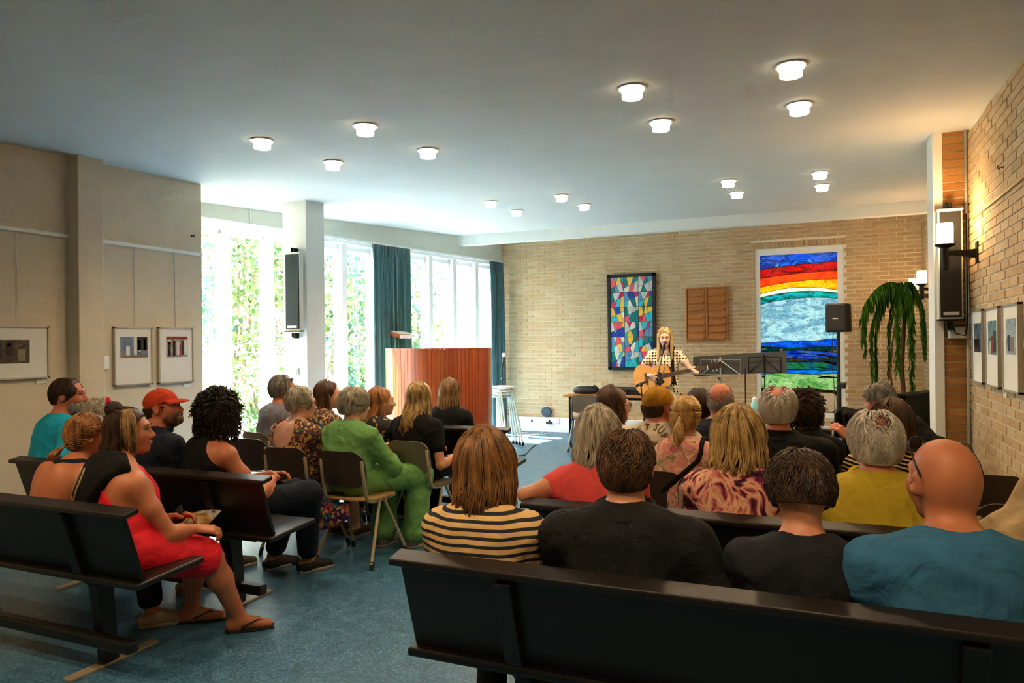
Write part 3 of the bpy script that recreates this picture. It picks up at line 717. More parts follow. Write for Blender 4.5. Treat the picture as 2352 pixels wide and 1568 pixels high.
# ------------------------------------------------------------------ pulpit
M_MAHOG = mat('glossy_mahogany', '#8a3716', .32, .22, 5, stretch=(2, 2, .12), coat=.3, c2='#a44a1c')
M_GREENP = mat('pale_green_panel_edge', '#b4cf9c', .6, .05, 8)
PC = Vector((-4.92, 8.85, 0)); PR = .735; PH = 1.475
t = thing('pulpit', 'tall curved wooden pulpit clad in upright mahogany slats', 'pulpit', PC, 0)
A0, A1 = math.radians(-152), math.radians(32); NS = 42
for i in range(NS):
    a, b = A0+(A1-A0)*(i+.04)/NS, A0+(A1-A0)*(i+.96)/NS
    r0, r1 = PR-.022, PR
    mk('slat', Geo().prism([(r0*math.cos(a), r0*math.sin(a)), (r1*math.cos(a), r1*math.sin(a)), (r1*math.cos(b), r1*math.sin(b)), (r0*math.cos(b), r0*math.sin(b))], 2, .06, PH-.012), M_MAHOG, t)
arc = [(A0+(A1-A0)*i/40) for i in range(41)]
def ring(r0, r1, z0, z1):
    g = Geo(); n = len(arc)
    for r_, z in ((r0, z0), (r1, z0), (r1, z1), (r0, z1)): g.v += [(r_*math.cos(a), r_*math.sin(a), z) for a in arc]
    for i in range(n-1):
        for k in range(4): j = (k+1) % 4; g.f.append((k*n+i, j*n+i, j*n+i+1, k*n+i+1))
    g.f += [(0, n, 2*n, 3*n), (n-1, 4*n-1, 3*n-1, 2*n-1)]; return g
mk('lining', ring(PR-.05, PR-.024, .0, PH-.02), M_GREENP, t, smooth=.6)
mk('rim', ring(PR-.055, PR+.004, PH-.014, PH), M_MAHOG, t, smooth=.6)
mk('plinth', ring(PR-.06, PR-.01, 0, .06), M_BLACK, t, smooth=.6)
for a, s_ in ((A0, -1), (A1, 1)):
    c = Vector((math.cos(a), math.sin(a), 0))
    mk('edge_post', Geo().box(c*(PR-.03)+Vector((0, 0, PH/2)), (.06, .02, PH), RZ(a)), M_GREENP, t, bevel=.003)
ds = onY(908, 765, 8.95)-PC
dm = RZ(-.25) @ RX(.0) @ RY(.17)
dk = mk('reading_desk', Geo().add([tuple(dm @ Vector(p)+ds) for p in ((-.20, -.10, -.045), (.20, -.10, -.045), (.20, .12, -.045), (-.20, .12, -.045), (-.265, -.14, .02), (.255, -.14, .02), (.255, .16, .02), (-.265, .16, .02))], ((3, 2, 1, 0), (4, 5, 6, 7), (0, 1, 5, 4), (1, 2, 6, 5), (2, 3, 7, 6), (3, 0, 4, 7))), mat('pale_mahogany_desk', '#9c4a2c', .35, .15, 6), t, bevel=.004)
mk('paper', Geo().box(dm @ Vector((.04, 0, .028))+ds, (.36, .22, .012), dm), M_WHITE, dk)
mk('desk_post', Geo().tube([ds+Vector((.0, 0, -.04)), Vector((ds.x, ds.y, .02))], .016, 10), M_STEEL, t)
la = dm @ Vector((-.25, .02, .02))+ds
dlp = mk('desk_lamp', Geo().tube([la, la+Vector((.0, 0, .10)), la+Vector((.01, 0, .115))], .006, 8), mat('brass', '#b08a4a', .3, .1, 20, metal=.9), t)
mk('lamp_head', Geo().ball(la+Vector((.045, 0, .115)), (.04, .025, .022)), mat('pale_brass', '#c8a98a', .3, .1, 20, metal=.6), dlp, smooth=True)

# ------------------------------------------------------------------ stack of white stools beside the pulpit
M_STOOL = mat('white_stool_top', '#e6e4de', .4, .04, 8); M_STLEG = mat('grey_stool_leg', '#c9c7bb', .4, .06, 10)
sb = onY(1138, 985, 10.05)
for i in range(4):
    t = thing('stacked_stool', ['white stool at the bottom of the stack beside the pulpit', 'second white stool up in the stack beside the pulpit', 'third white stool up in the stack beside the pulpit', 'topmost white stool of the stack beside the pulpit'][i], 'stool', (sb.x+.03*i, 10.05-.03*i, .0), -.35, 'white stacked stools')
    z = .70+.05*i
    mk('seat', shell(Geo(), rr(.36, .34, .08), lambda a, b, q: (a+.05, b, z+.02-.25*a*a+q), .018), M_STOOL, t, smooth=.9)
    for sx in (-1, 1):
        for sy in (-1, 1):
            lg = mk('leg', Geo().tube([(sx*.12+.05, sy*.12, z), (sx*(.17)+.05+.045*i*(sx > 0), sy*.16, .03)], .013, 8), M_STLEG, t, smooth=.9)
            mk('foot', Geo().tube([(sx*.17+.05+.045*i*(sx > 0), sy*.16, .045), (sx*.172+.05+.045*i*(sx > 0), sy*.161, 0)], .019, 8), M_RUB, lg)

# ------------------------------------------------------------------ microphone stands
M_FOAM = mat('white_foam', '#d9d2d2', .95, .1, 60, bump=.6, bscale=200); M_MESH = mat('microphone_mesh', '#6a6c70', .4, .3, 400, metal=.7, bump=.6, bscale=500)
def mic(g_parent, tip, tail, ball_m, r=.026):
    d = (Vector(tip)-Vector(tail)).normalized(); b = Vector(tip)-d*.02
    mc = mk('microphone', Geo().tube([tail, b-d*.03], [.012, .02], 12), M_BLACK, g_parent, smooth=.9)
    mk('mesh_head', Geo().ball(b, r), ball_m, mc, smooth=True)
def mic_stand(loc, label, top, tip, tail, ballm, pole=M_BLACK, rb=.026, tripod=True):
    t = thing('microphone_stand', label, 'microphone stand', loc, 0, 'microphone stands')
    L = Vector(loc); top = Vector(top)-L; tip = Vector(tip)-L; tail = Vector(tail)-L
    mk('pole', Geo().tube([(0, 0, .12), (0, 0, top.z*.55)], .012, 10).tube([(0, 0, top.z*.5), top], .008, 10), pole, t, smooth=.9)
    mk('clutch', Geo().tube([(0, 0, top.z*.52), (0, 0, top.z*.60)], .018, 10), M_BLACK, t, smooth=.9)
    mk('boom', Geo().tube([top+(top-tail).normalized()*.14 if (top-tail).length > .1 else top, top, tail], .007, 8), M_BLACK, t, smooth=.9)
    mk('joint', Geo().ball(top, .022), M_BLACK, t, smooth=True)
    for k in range(3):
        a = .5+k*2.09; mk('leg', Geo().tube([(0, 0, .13), (.28*math.cos(a), .28*math.sin(a), .012)], .008, 8), M_BLACK, t)
    mic(t, tip, tail, ballm, rb)
    mk('cable', Geo().tube([tail, tail+Vector((.03, 0, -.12)), Vector((.03, -.02, .9)), Vector((-.03, .01, .5)), Vector((.05, 0, .06)), Vector((.3, .1, .006))], .004, 6), M_BLACK, t, smooth=.9)
    return t
a, b, c = onY(1156, 985, 10.6), onY(1153, 846, 10.6), onY(1158, 812, 10.6)
mic_stand((a.x, 10.6, 0), 'black microphone stand with white foam cover between pulpit and brick wall', onY(1153, 870, 10.6), c, b, M_FOAM, rb=.036)
sy = 9.02
a = onY(1500, 960, sy)
mic_stand((onY(1511, 960, sy).x, sy, 0), "black boom microphone stand before the singer's mouth", onY(1509, 870, sy), onY(1528, 783, 9.28), onY(1523, 808, 9.26), M_MESH)
mic_stand((onY(1481, 960, 8.85).x, 8.85, 0), 'low black microphone stand aimed at the guitar', onY(1472, 884, 8.85), onY(1460, 887, 8.95), onY(1486, 875, 8.9), M_BLACK, rb=.02)

# ------------------------------------------------------------------ stage table with bags
M_OAKT = mat('orange_oak_table_top', '#b0743c', .45, .15, 5, stretch=(.2, 1, 1))
ty = 10.55; p0, p1 = onZ(1311, 903, .75), onZ(1600, 910, .75)
tx0, tx1 = p0.x, p0.x+1.75
t = thing('stage_table', 'long wooden table with black frame behind the singer', 'table', ((tx0+tx1)/2, ty, 0))
hl = (tx1-tx0)/2
mk('table_top', Geo().bb((-hl, -.35, .725), (hl, .35, .752)), M_OAKT, t, bevel=.003)
for sx in (-1, 1):
    for sy_ in (-1, 1): mk('leg', Geo().bb((sx*(hl-.1)-.02, sy_*.3-.02, 0), (sx*(hl-.1)+.02, sy_*.3+.02, .70)), M_DKMET, t, bevel=.003)
mk('frame', Geo().bb((-hl+.08, -.32, .69), (hl-.08, -.29, .725)).bb((-hl+.08, .29, .69), (hl-.08, .32, .725)), M_DKMET, t)
M_BAG = mat('black_nylon_bag', '#15181d', .6, .3, 10, bump=.5, bscale=30)
def lump(c, r, seed, n=20, k=10, amp=.25):
    R_ = np.random.RandomState(seed); ph = R_.uniform(0, 6, (6, 3)); fr = R_.uniform(2, 7, (6, 3)); g = Geo(); V = []
    for j in range(k+1):
        for i in range(n):
            th = PI*j/k; a_ = 2*PI*i/n; d_ = np.array((math.sin(th)*math.cos(a_), math.sin(th)*math.sin(a_), math.cos(th)))
            s_ = 1+amp*sum(math.sin((fr[m_]*d_).sum()+ph[m_][0]) for m_ in range(6))/6
            p_ = d_*np.array(r)*s_; p_[2] = max(p_[2], -r[2]*.75); V.append(tuple(p_+np.array(c)))
    F_ = [(j*n+i, j*n+(i+1) % n, (j+1)*n+(i+1) % n, (j+1)*n+i) for j in range(k) for i in range(n)]
    return g.add(V, [tuple(reversed(f)) for f in F_])
p = onZ(1346, 896, .79)
t = thing('folded_bag', 'crumpled black cloth bag lying at the left end of the stage table', 'bag', (tx0+.26, ty-.05, .752))
mk('body', lump((0, 0, .055), (.20, .13, .065), 3), M_BAG, t, smooth=True); mk('strap', Geo().tube([(.1, -.02, .1), (.16, -.05, .13), (.2, -.02, .09), (.22, 0, .02)], .012, 8), M_BAG, t, smooth=True)
t = thing('instrument_case', 'long black soft case lying on the stage table beside the guitar', 'case', (tx0+.88, ty, .752), .03)
mk('body', Geo().prism(rr(.64, .26, .05), 2, 0, .105), M_BAG, t, bevel=.02)
mk('zip', Geo().bb((-.30, -.132, .05), (.30, -.128, .06)), M_DKMET, t); mk('handle', Geo().tube([(-.08, -.13, .06), (-.06, -.16, .07), (.06, -.16, .07), (.08, -.13, .06)], .008, 8), M_BLACK, t)
t = thing('sheet_music', 'white papers lying on the stage table right of the singer', 'papers', (tx1-.22, ty-.1, .753), .2)
for i in range(3): mk('sheet', Geo().box((.02*i, .03*i, .004+.004*i), (.21, .29, .003), RZ(.15*i)), M_WHITE, t)

# ------------------------------------------------------------------ music stands
M_DESK = mat('black_music_folder', '#10191b', .55, .2, 10)
def music_stand(px0, px1, py0, py1, y, pole_px, label, wire, tilt):
    a, b, c = onY(px0, py0, y), onY(px1, py0, y), onY(px0, py1, y)
    cx = onY(pole_px, py1, y).x; w_ = b.x-a.x; h_ = a.z-c.z
    t = thing('music_stand', label, 'music stand', (cx, y, 0), 0, 'music stands')
    ox = (a.x+b.x)/2-cx; zc = (a.z+c.z)/2
    mk('folder', Geo().box((ox, .0, zc), (w_, .012, h_), RY(tilt) @ RX(-.28)), M_DESK, t)
    g = Geo(); yy = -.05
    def B(x0, z0, x1, z1, r=.0055): g.tube([(x0, yy+.28*(z0-zc)*-1*.0, z0), (x1, yy, z1)], r, 6)
    zt, zb = zc+h_*.28, zc-h_*.46
    mk('rib', Geo().tube([(0, yy, zb-.02), (0, yy, zt+.03)], .011, 8), wire, t)
    for s_ in (-1, 1):
        mk('rib', Geo().tube([(0, yy, zt), (s_*w_*.36, yy, zt-.005)], .0055, 6), wire, t)
        mk('rib', Geo().tube([(0, yy, zt-.01), (s_*w_*.35, yy, zb)], .0055, 6), wire, t)
        mk('rib', Geo().tube([(s_*w_*.36, yy, zt-.005), (s_*w_*.36, yy, zb)], .0055, 6), wire, t)
    mk('ledge', Geo().tube([(-w_*.38, yy, zb), (w_*.38, yy, zb)], .006, 6), wire, t)
    mk('pole', Geo().tube([(0, yy, .1), (0, yy, zb)], .009, 8), wire, t, smooth=.8)
    mk('knob', Geo().ball((-.02, yy-.01, zb-.05), .016), M_BLACK, t, smooth=True)
    for k in range(3):
        aa = .9+2.09*k; mk('leg', Geo().tube([(0, yy, .25), (.26*math.cos(aa), yy+.26*math.sin(aa), .01)], .006, 6), wire, t)
music_stand(1592, 1718, 815, 861, 9.72, 1656, 'silver folding music stand with black folder, nearer the singer', M_STEEL, -.06)
music_stand(1704, 1807, 809, 857, 9.9, 1757, 'dark folding music stand with black folder, before the stained glass', M_DKMET, -.03)
p = onY(1712, 900, 9.6)
t = thing('slim_stand', 'slim black pole stand between the two music stands', 'stand', (p.x, 9.6, 0))
mk('pole', Geo().tube([(0, 0, .05), (0, 0, 1.18)], .008, 8), M_BLACK, t); mk('base', Geo().lathe([(.13, 0), (.13, .012), (.02, .03)], 20), M_BLACK, t)

# ------------------------------------------------------------------ hung panels on the brick wall
M_FRB = mat('black_panel_frame', '#10171a', .45, .2, 20)
t = thing('glass_mosaic_panel', 'black framed panel of small coloured glass shards in eighteen squares', 'panel', (-2.89, YB-.03, 1.86))
W_, H_ = .80, 1.58
g = Geo()
for a, b in (((-W_/2, -H_/2), (-W_/2+.05, H_/2)), ((W_/2-.05, -H_/2), (W_/2, H_/2)), ((-W_/2, -H_/2), (W_/2, -H_/2+.05)), ((-W_/2, H_/2-.05), (W_/2, H_/2))): g.bb((a[0], -.035, a[1]), (b[0], .02, b[1]))
mk('frame', g, M_FRB, t); mk('backing', Geo().bb((-W_/2+.05, -.012, -H_/2+.05), (W_/2-.05, .02, H_/2-.05)), M_BLACK, t)
def clip(poly, a, b, c, keep):
    o_ = []; n = len(poly)
    for i in range(n):
        p_, q_ = poly[i], poly[(i+1) % n]; dp = a*p_[0]+b*p_[1]-c; dq = a*q_[0]+b*q_[1]-c
        if keep < 0: dp, dq = -dp, -dq
        if dp >= 0: o_.append(p_)
        if dp*dq < 0: u_ = dp/(dp-dq); o_.append((p_[0]+(q_[0]-p_[0])*u_, p_[1]+(q_[1]-p_[1])*u_))
    return o_
cols9 = ['#1c43a8', '#2fbccb', '#147a78', '#d32659', '#ef5a68', '#efbe4c', '#c3cbc2', '#e3dfcb', '#5f92bd']
MG9 = [mat('mosaic_glass_'+c[1:], c, .22, .12, 25, bump=.1, spec=.6) for c in cols9]
cw, ch = (W_-.10)/3, (H_-.10)/6; ci = 0
R_ = random.Random(5)
for i in range(3):
    for j in range(6):
        ox, oz = -W_/2+.05+i*cw, H_/2-.05-(j+1)*ch
        g_ = .004
        polys = [[(g_, g_), (cw-g_, g_), (cw-g_, ch-g_), (g_, ch-g_)]]
        flip = (i+j) % 2
        lines = []
        for (x0, x1) in (((.22, .62), (.50, .20), (.66, .92)) if not flip else ((.18, .45), (.70, .30), (.86, .62))):
            x0 += R_.uniform(-.06, .06); x1 += R_.uniform(-.06, .06)
            lines.append(((x0*cw, ch), (x1*cw, 0)))
        lines.append(((0, R_.uniform(.22, .36)*ch), (cw, R_.uniform(.62, .8)*ch)))
        for (ax_, az), (bx_, bz) in lines:
            A_, B_ = -(bz-az), (bx_-ax_); nn = math.hypot(A_, B_); A_, B_ = A_/nn, B_/nn; C_ = A_*ax_+B_*az; nw = []
            for po in polys:
                for kp in (1, -1):
                    q_ = clip(po, A_, B_, C_+kp*.0025, kp)
                    if len(q_) > 2: nw.append(q_)
            polys = nw
        for po in polys:
            ar = abs(sum(po[k][0]*po[(k+1) % len(po)][1]-po[(k+1) % len(po)][0]*po[k][1] for k in range(len(po))))/2
            if ar < 1e-4: continue
            ci = (ci+R_.choice((1, 2, 4, 5, 7))) % 9
            mk('glass_piece', Geo().prism([(ox+x, oz+z) for x, z in po], 1, -.022, -.010), MG9[ci], t)
M_CEDAR = mat('orange_cedar_board', '#a4622a', .42, .18, 5, stretch=(.25, 1, 2.5), c2='#b8742f')
t = thing('hymn_board', 'wooden number board with two columns of slotted slats', 'board', (-1.685, YB-.03, 1.96))
W_, H_ = .65, .845
mk('backboard', Geo().bb((-W_/2, -.01, -H_/2), (W_/2, .02, H_/2)), M_CEDAR, t, bevel=.003)
g = Geo()
for sx in (-1, 1): mk('stile', Geo().bb((sx*(W_/2-.012)-.012, -.03, -H_/2), (sx*(W_/2-.012)+.012, -.008, H_/2)), M_CEDAR, t, bevel=.002)
mk('stile', Geo().bb((-.018, -.03, -H_/2), (.018, -.008, H_/2)), M_CEDAR, t, bevel=.002)
for z in (-H_/2+.012, H_/2-.012): mk('rail', Geo().bb((-W_/2, -.032, z-.012), (W_/2, -.008, z+.012)), M_CEDAR, t, bevel=.002)
for sx in (-1, 1):
    for k in range(7):
        z = -H_/2+.024+(k+.5)*(H_-.048)/7
        sl = mk('slat', Geo().box((sx*.159, -.018, z), (.264, .012, .105), RX(-.16)), M_CEDAR, t)
        mk('ledge', Geo().bb((sx*.159-.13, -.052, z-.062), (sx*.159+.13, -.012, z-.051)), M_CEDAR, t)
        mk('peg', Geo().ball((sx*.159+.118, -.054, z-.046), .009, 8, 6), M_BLACK, t)

# ------------------------------------------------------------------ framed photographs and wall fittings
M_ALU = mat('silver_picture_frame', '#b9b7b0', .35, .05, 30, metal=.6); M_MATB = mat('cream_picture_mount', '#e6e3da', .8, .02, 10)
def photo_mat(name, cols, scale=6, sky=None):
    k = NT(name); co = k.coord('Generated')
    n = k.n('ShaderNodeTexNoise'); n.inputs['Scale'].default_value = scale; n.inputs['Detail'].default_value = 5; n.inputs['Distortion'].default_value = .8; k.l(co, n.inputs['Vector'])
    r = k.ramp(n.outputs[0], [(.34+.32*i/(len(cols)-1), c) for i, c in enumerate(cols)], 'CONSTANT' if scale > 7 else 'LINEAR')
    k.l(r.outputs[0], k.b.inputs['Base Color']); k.b.inputs['Roughness'].default_value = .3; return k.m
def framed(X, y0, y1, z0, z1, inner, label, pm, side, wire_z=2.41, wires=(), figs=()):
    """frame on a wall plane X; side +1: faces +x, -1: faces -x; inner = (y0,y1,z0,z1) of the print"""
    t = thing('framed_photo', label, 'picture', (X, (y0+y1)/2, (z0+z1)/2), 0, 'framed photographs on the walls')
    yc, zc = (y0+y1)/2, (z0+z1)/2; f_ = .012; d_ = .03*side
    def B(a, b, c, d, x0, x1): return Geo().bb((min(x0, x1), a-yc, c-zc), (max(x0, x1), b-yc, d-zc))
    g = Geo()
    for a, b, c, d in ((y0, y0+f_, z0, z1), (y1-f_, y1, z0, z1), (y0, y1, z0, z0+f_), (y0, y1, z1-f_, z1)): g.bb((min(0, d_), a-yc, c-zc), (max(0, d_), b-yc, d-zc))
    mk('frame', g, M_ALU, t)
    mk('mount', B(y0+f_*.5, y1-f_*.5, z0+f_*.5, z1-f_*.5, 0, d_*.7), M_MATB, t)
    pr = mk('print', B(*inner, d_*.6, d_*.75), pm, t)
    for (a, b, c, d, m_) in figs:
        iy0, iy1, iz0, iz1 = inner
        mk('printed_shape', B(iy0+(iy1-iy0)*a, iy0+(iy1-iy0)*b, iz0+(iz1-iz0)*c, iz0+(iz1-iz0)*d, d_*.7, d_*.78), m_, pr)
    for wy in wires: mk('wire', Geo().tube([(d_*.4, wy-yc, z1-zc), (d_*.4, wy-yc, wire_z-zc)], .0022, 5), M_STEEL, t)
    return t
MB_ = {k: mat('print_'+k, c, .3, .2, 20) for k, c in dict(dark='#1c1a1c', white='#d8d6d0', sky='#6d8aa8', red='#8c2a26', sand='#8a7660', black='#0c0c0e', skin='#a8765a').items()}
framed(LX, 2.75, 3.73, 1.30, 1.70, (2.95, 3.58, 1.42, 1.595), 'wide framed photograph of figures in a dark interior, cut by the left edge', photo_mat('dark_interior_photo', ['#2a211b', '#4c4036', '#14110f', '#6b5c4c'], 5), 1, wires=(3.5,), figs=((.55, .68, .2, .95, MB_['black']), (.72, .80, .35, .9, MB_['black']), (.74, .78, .72, .85, MB_['skin']), (.60, .64, .75, .88, MB_['skin']), (.86, .95, .1, .6, MB_['sand'])))
framed(LX, 4.29, 4.67, 1.20, 1.705, (4.35, 4.62, 1.44, 1.62), 'framed photograph with blue sky and white doorway, left of the pair beside the windows', photo_mat('seaside_photo', ['#51617a', '#6d86a4', '#8a8378'], 3), 1, wires=(4.5,), figs=((.48, .60, .1, 1, MB_['white']), (.60, .98, .35, 1, MB_['dark']), (.64, .74, .3, .85, MB_['white']), (.84, .93, .3, .9, MB_['sand']), (.2, .34, .1, .55, MB_['white']), (0, 1, 0, .12, MB_['sand'])))
framed(LX, 4.735, 5.125, 1.195, 1.71, (4.82, 5.06, 1.435, 1.625), 'framed photograph of standing people, right of the pair beside the windows', photo_mat('people_photo', ['#84796c', '#b3aaa0', '#5c5650'], 6), 1, wires=(4.93,), figs=((.08, .2, .05, .75, MB_['dark']), (.1, .18, .6, .85, MB_['white']), (.3, .42, .05, .8, MB_['black']), (.48, .6, .1, .75, MB_['white']), (.6, .68, .05, .6, MB_['red']), (.7, .8, .1, .8, MB_['dark']), (.84, .96, .1, .85, MB_['white']), (0, 1, .86, 1, MB_['red'])))
framed(NX, 5.97, 6.35, 1.205, 1.735, (6.03, 6.29, 1.43, 1.64), 'farthest framed photograph on the right brick wall', photo_mat('blue_dusk_photo', ['#1c2a3c', '#54789a', '#221c20'], 4), -1, figs=((.1, .9, 0, .45, MB_['dark']), (.3, .45, .2, .6, MB_['black']), (.6, .8, .2, .55, MB_['sand'])))
framed(NX, 5.46, 5.86, 1.205, 1.735, (5.54, 5.79, 1.42, 1.645), 'middle framed photograph on the right brick wall with a red figure', photo_mat('teal_photo', ['#1c3a44', '#6fa3a6', '#1a1416'], 4), -1, figs=((.35, .62, .05, .55, MB_['red']), (.05, .35, .1, .7, MB_['dark']), (.65, .8, 0, .4, MB_['white'])))
framed(NX, 4.94, 5.35, 1.205, 1.735, (5.02, 5.27, 1.43, 1.645), 'nearest framed photograph on the right brick wall, cut by the frame edge', photo_mat('grey_photo', ['#77858a', '#a9bcc0', '#5a4c48'], 4), -1, figs=((.2, .5, .1, .5, MB_['sand']), (.55, .8, .1, .55, MB_['dark'])))
for X, yy, z, lb, sd in ((LX, 3.68, 1.275, 'small white caption card below the wide photograph', 1), (LX, 5.07, 1.165, 'small white caption card below the right photograph of the pair', 1), (NX, 5.40, 1.17, 'small white caption card under the photographs on the right wall', -1)):
    t = thing('caption_card', lb, 'card', (X, yy, z), 0, 'caption cards'); mk('card', Geo().bb((min(0, .006*sd), -.04, -.015), (max(0, .006*sd), .04, .02)), M_WHITE, t)
    mk('clip', Geo().bb((min(0, .009*sd), -.006, .012), (max(0, .009*sd), .006, .028)), M_STEEL, t)
t = thing('thermostat', 'white wall thermostat with round dial beside the left post', 'thermostat', (LX, 4.185, 1.41)); mk('housing', Geo().bb((0, -.055, -.06), (.03, .055, .05)), M_WHITE, t, bevel=.005)
mk('dial', Geo().lathe([(.028, 0), (.028, .014), (.024, .018)], 20, (.03, -.0, 0), RY(PI/2)), M_WHITE, t, smooth=.6); mk('display', Geo().bb((.03, -.05, -.012), (.032, -.015, .018)), M_GRILLE, t)
for X, yy, z, lb, sd in ((LX, 5.14, 2.59, 'small metal hook on the left wall near the windows', 1), (NX, 5.38, 2.60, 'small metal hook high on the right brick wall', -1)):
    t = thing('wall_hook', lb, 'hook', (X, yy, z)); mk('hook', Geo().tube([(0, 0, 0), (.02*sd, 0, 0), (.03*sd, 0, -.012), (.035*sd, 0, .0), (.03*sd, 0, .012)], .0035, 6), M_DKMET, t); mk('plate', Geo().lathe([(.009, 0), (.009, .003)], 10, (0, 0, 0), RY(PI/2*sd)), M_DKMET, t)

# ------------------------------------------------------------------ stage corner: cabinet, plant, chair with jacket, small things
M_GRN = mat('dark_green_lacquer', '#040a07', .6, .25, 8, spec=.06)
a, b = Vector((.60, 7.82, 0)), Vector((1.06, 8.74, 0)); d = (b-a).normalized(); n_ = Vector((d.y, -d.x, 0)); an = math.atan2(d.y, d.x)
t = thing('green_cabinet', 'dark green lacquered cabinet in the stage corner under the plant', 'cabinet', (a+b)/2+n_*.06, an)
l_ = (b-a).length/2
mk('body', Geo().bb((-l_, -.06, .06), (l_, .06, .97)), M_GRN, t, bevel=.004); mk('top', Geo().bb((-l_-.01, -.075, .97), (l_+.01, .07, 1.0)), M_GRN, t, bevel=.004)
mk('moulding', Geo().bb((-l_, .06, .935), (l_, .072, .945)), M_TAG, t); mk('plinth', Geo().bb((-l_+.02, -.05, 0), (l_-.02, .05, .06)), M_BLACK, t)
mk('hinge', Geo().bb((l_-.01, .05, .56), (l_+.012, .066, .66)), mat('brass_hinge', '#c6b27a', .3, .1, 20, metal=.8), t)
# drooping plant
PB = onY(2072, 893, 9.55)
t = thing('drooping_plant', 'tall potted plant with long drooping feathery fronds in the stage corner', 'plant', (PB.x, 9.55, 0))
mk('pot', Geo().lathe([(.13, 0), (.17, .28), (.18, .30), (.155, .30), (.15, .26)], 24), mat('terracotta_pot', '#8a5236', .8, .15, 10), t, smooth=.7)
M_TRUNK = mat('brown_plant_stem', '#5e3a24', .8, .25, 20, bump=.4); M_FROND = leaf_mat('frond_green', ['#2c5a22', '#4d7f2c', '#1f4619', '#6f9a3a'])
ztop = onY(2082, 655, 9.55).z
mk('stem', Geo().tube([(0, 0, .26), (.02, 0, .8), (-.0, .02, 1.2), (.03, 0, 1.7), (.03, 0, ztop-.02)], [.03, .026, .024, .022, .014], 8), M_TRUNK, t, smooth=True)
mk('stem', Geo().tube([(-.03, 0, .26), (-.10, 0, .9), (-.12, .0, 1.15), (-.09, .02, 1.5), (-.03, 0, ztop-.12)], [.014, .012, .01, .009, .006], 7), M_TRUNK, t, smooth=True)
R_ = random.Random(12)
for k, (az, rch, dr, ln) in enumerate(((3.3, .42, .75, 1.0), (3.0, .30, 1.15, 1.1), (3.7, .52, .62, 1.0), (2.6, .18, 1.0, .9), (4.3, .2, .95, 1.0), (-.5, .20, .55, .8), (.3, .22, .8, .9), (5.3, .12, 1.2, 1.0), (3.45, .36, 1.05, 1.0), (4.9, .3, .75, .9), (.9, .12, .35, .7))):
    dx, dy = math.cos(az), math.sin(az)*.7; P_ = []
    for i in range(15):
        q_ = i/14; r_ = rch*min(1, (q_*1.6))**.8; z = ztop+.10*math.sin(min(1, q_*2.2)*PI/2)*(1-q_)-dr*max(0, q_-.12)**1.5*1.25
        P_.append(Vector((.03+dx*r_, dy*r_, z)))
    g = Geo().tube(P_, [.006*(1-.8*i/14) for i in range(15)], 5)
    for i in range(1, 14):
        for m_ in range(16):
            q_ = P_[i].lerp(P_[i+1], m_/16); sd = 1 if m_ % 2 else -1
            L_ = ln*R_.uniform(.12, .26)*(1-.35*i/14); sw = Vector((-dy, dx, 0))*sd*L_*R_.uniform(.12, .34)+Vector((R_.uniform(-.02, .02), R_.uniform(-.02, .02), 0))
            e_ = q_+sw+Vector((0, 0, -L_)); md = q_.lerp(e_, .5)+sw*.25; wd = Vector((R_.uniform(-1, 1), R_.uniform(-1, 1), 0)).normalized()*.008
            g.add([q_-wd*.5, q_+wd*.5, md+wd, e_, md-wd], ((0, 1, 2, 3, 4),))
    mk('frond', g, M_FROND, t)
# chair with black jacket in front of the cabinet
jc = onY(1948, 960, 6.75)
make_chair((jc.x, 6.75, 0), 2.6, 'plywood chair covered by a black jacket near the green cabinet')
M_VELV = mat('black_velvet_jacket', '#050507', .85, .5, 12, bump=.9, bscale=18, spec=.12)
def drape(u, v):
    z = .32+.60*(1-abs(v*2-1)); s_ = -1 if v < .5 else 1; x = (u-.5)*.42+.012*math.sin(u*25+v*3)
    y = s_*(.045+.05*(.92-z))+.018*math.sin(u*19+s_)+.014*math.sin(u*41+z*9)
    return (x, y, z+.01*math.sin(u*14))
o = mk('draped_jacket', Geo().grid(drape, 40, 26), M_VELV, smooth=True, solid=.012); o.location = (jc.x+.10, 6.97, 0); o.rotation_euler = (0, 0, 2.6-PI)
tag(o, 'black velvety jacket draped over a chair back near the green cabinet', 'jacket')
t = thing('equipment_case', 'small dark case on the floor under the pale stage chair', 'case', (onZ(1880, 1000, .12).x, onZ(1880, 1000, .12).y, 0), .2)
mk('body', Geo().bb((-.16, -.12, 0), (.16, .12, .22)), M_BLACK, t, bevel=.012); mk('handle', Geo().tube([(-.05, -.12, .19), (-.05, -.15, .2), (.05, -.15, .2), (.05, -.12, .19)], .008, 6), M_DKMET, t)
p = onY(1733, 925, 8.3)
t = thing('side_stool', 'dark side stool carrying a water bottle behind the audience heads', 'stool', (p.x, 8.3, 0))
mk('seat', Geo().lathe([(.17, .66), (.18, .67), (.18, .69), (.17, .70)], 24), M_BLACK, t)
for k in range(3): aa = 2.1*k; mk('leg', Geo().tube([(.08*math.cos(aa), .08*math.sin(aa), .66), (.19*math.cos(aa), .19*math.sin(aa), 0)], .012, 8), M_BLACK, t)
t = thing('water_bottle', 'white and blue drinking bottle standing on the dark side stool', 'bottle', (p.x, 8.3, .70))
mk('body', Geo().lathe([(.034, 0), (.036, .01), (.036, .15), (.022, .17), (.022, .18)], 20), mat('pale_blue_plastic', '#8fd0dc', .3, .05, 5), t, smooth=.7)
mk('cap', Geo().lathe([(.024, .17), (.024, .20), (.012, .205), (.012, .22)], 16), M_WHITE, t, smooth=.6)
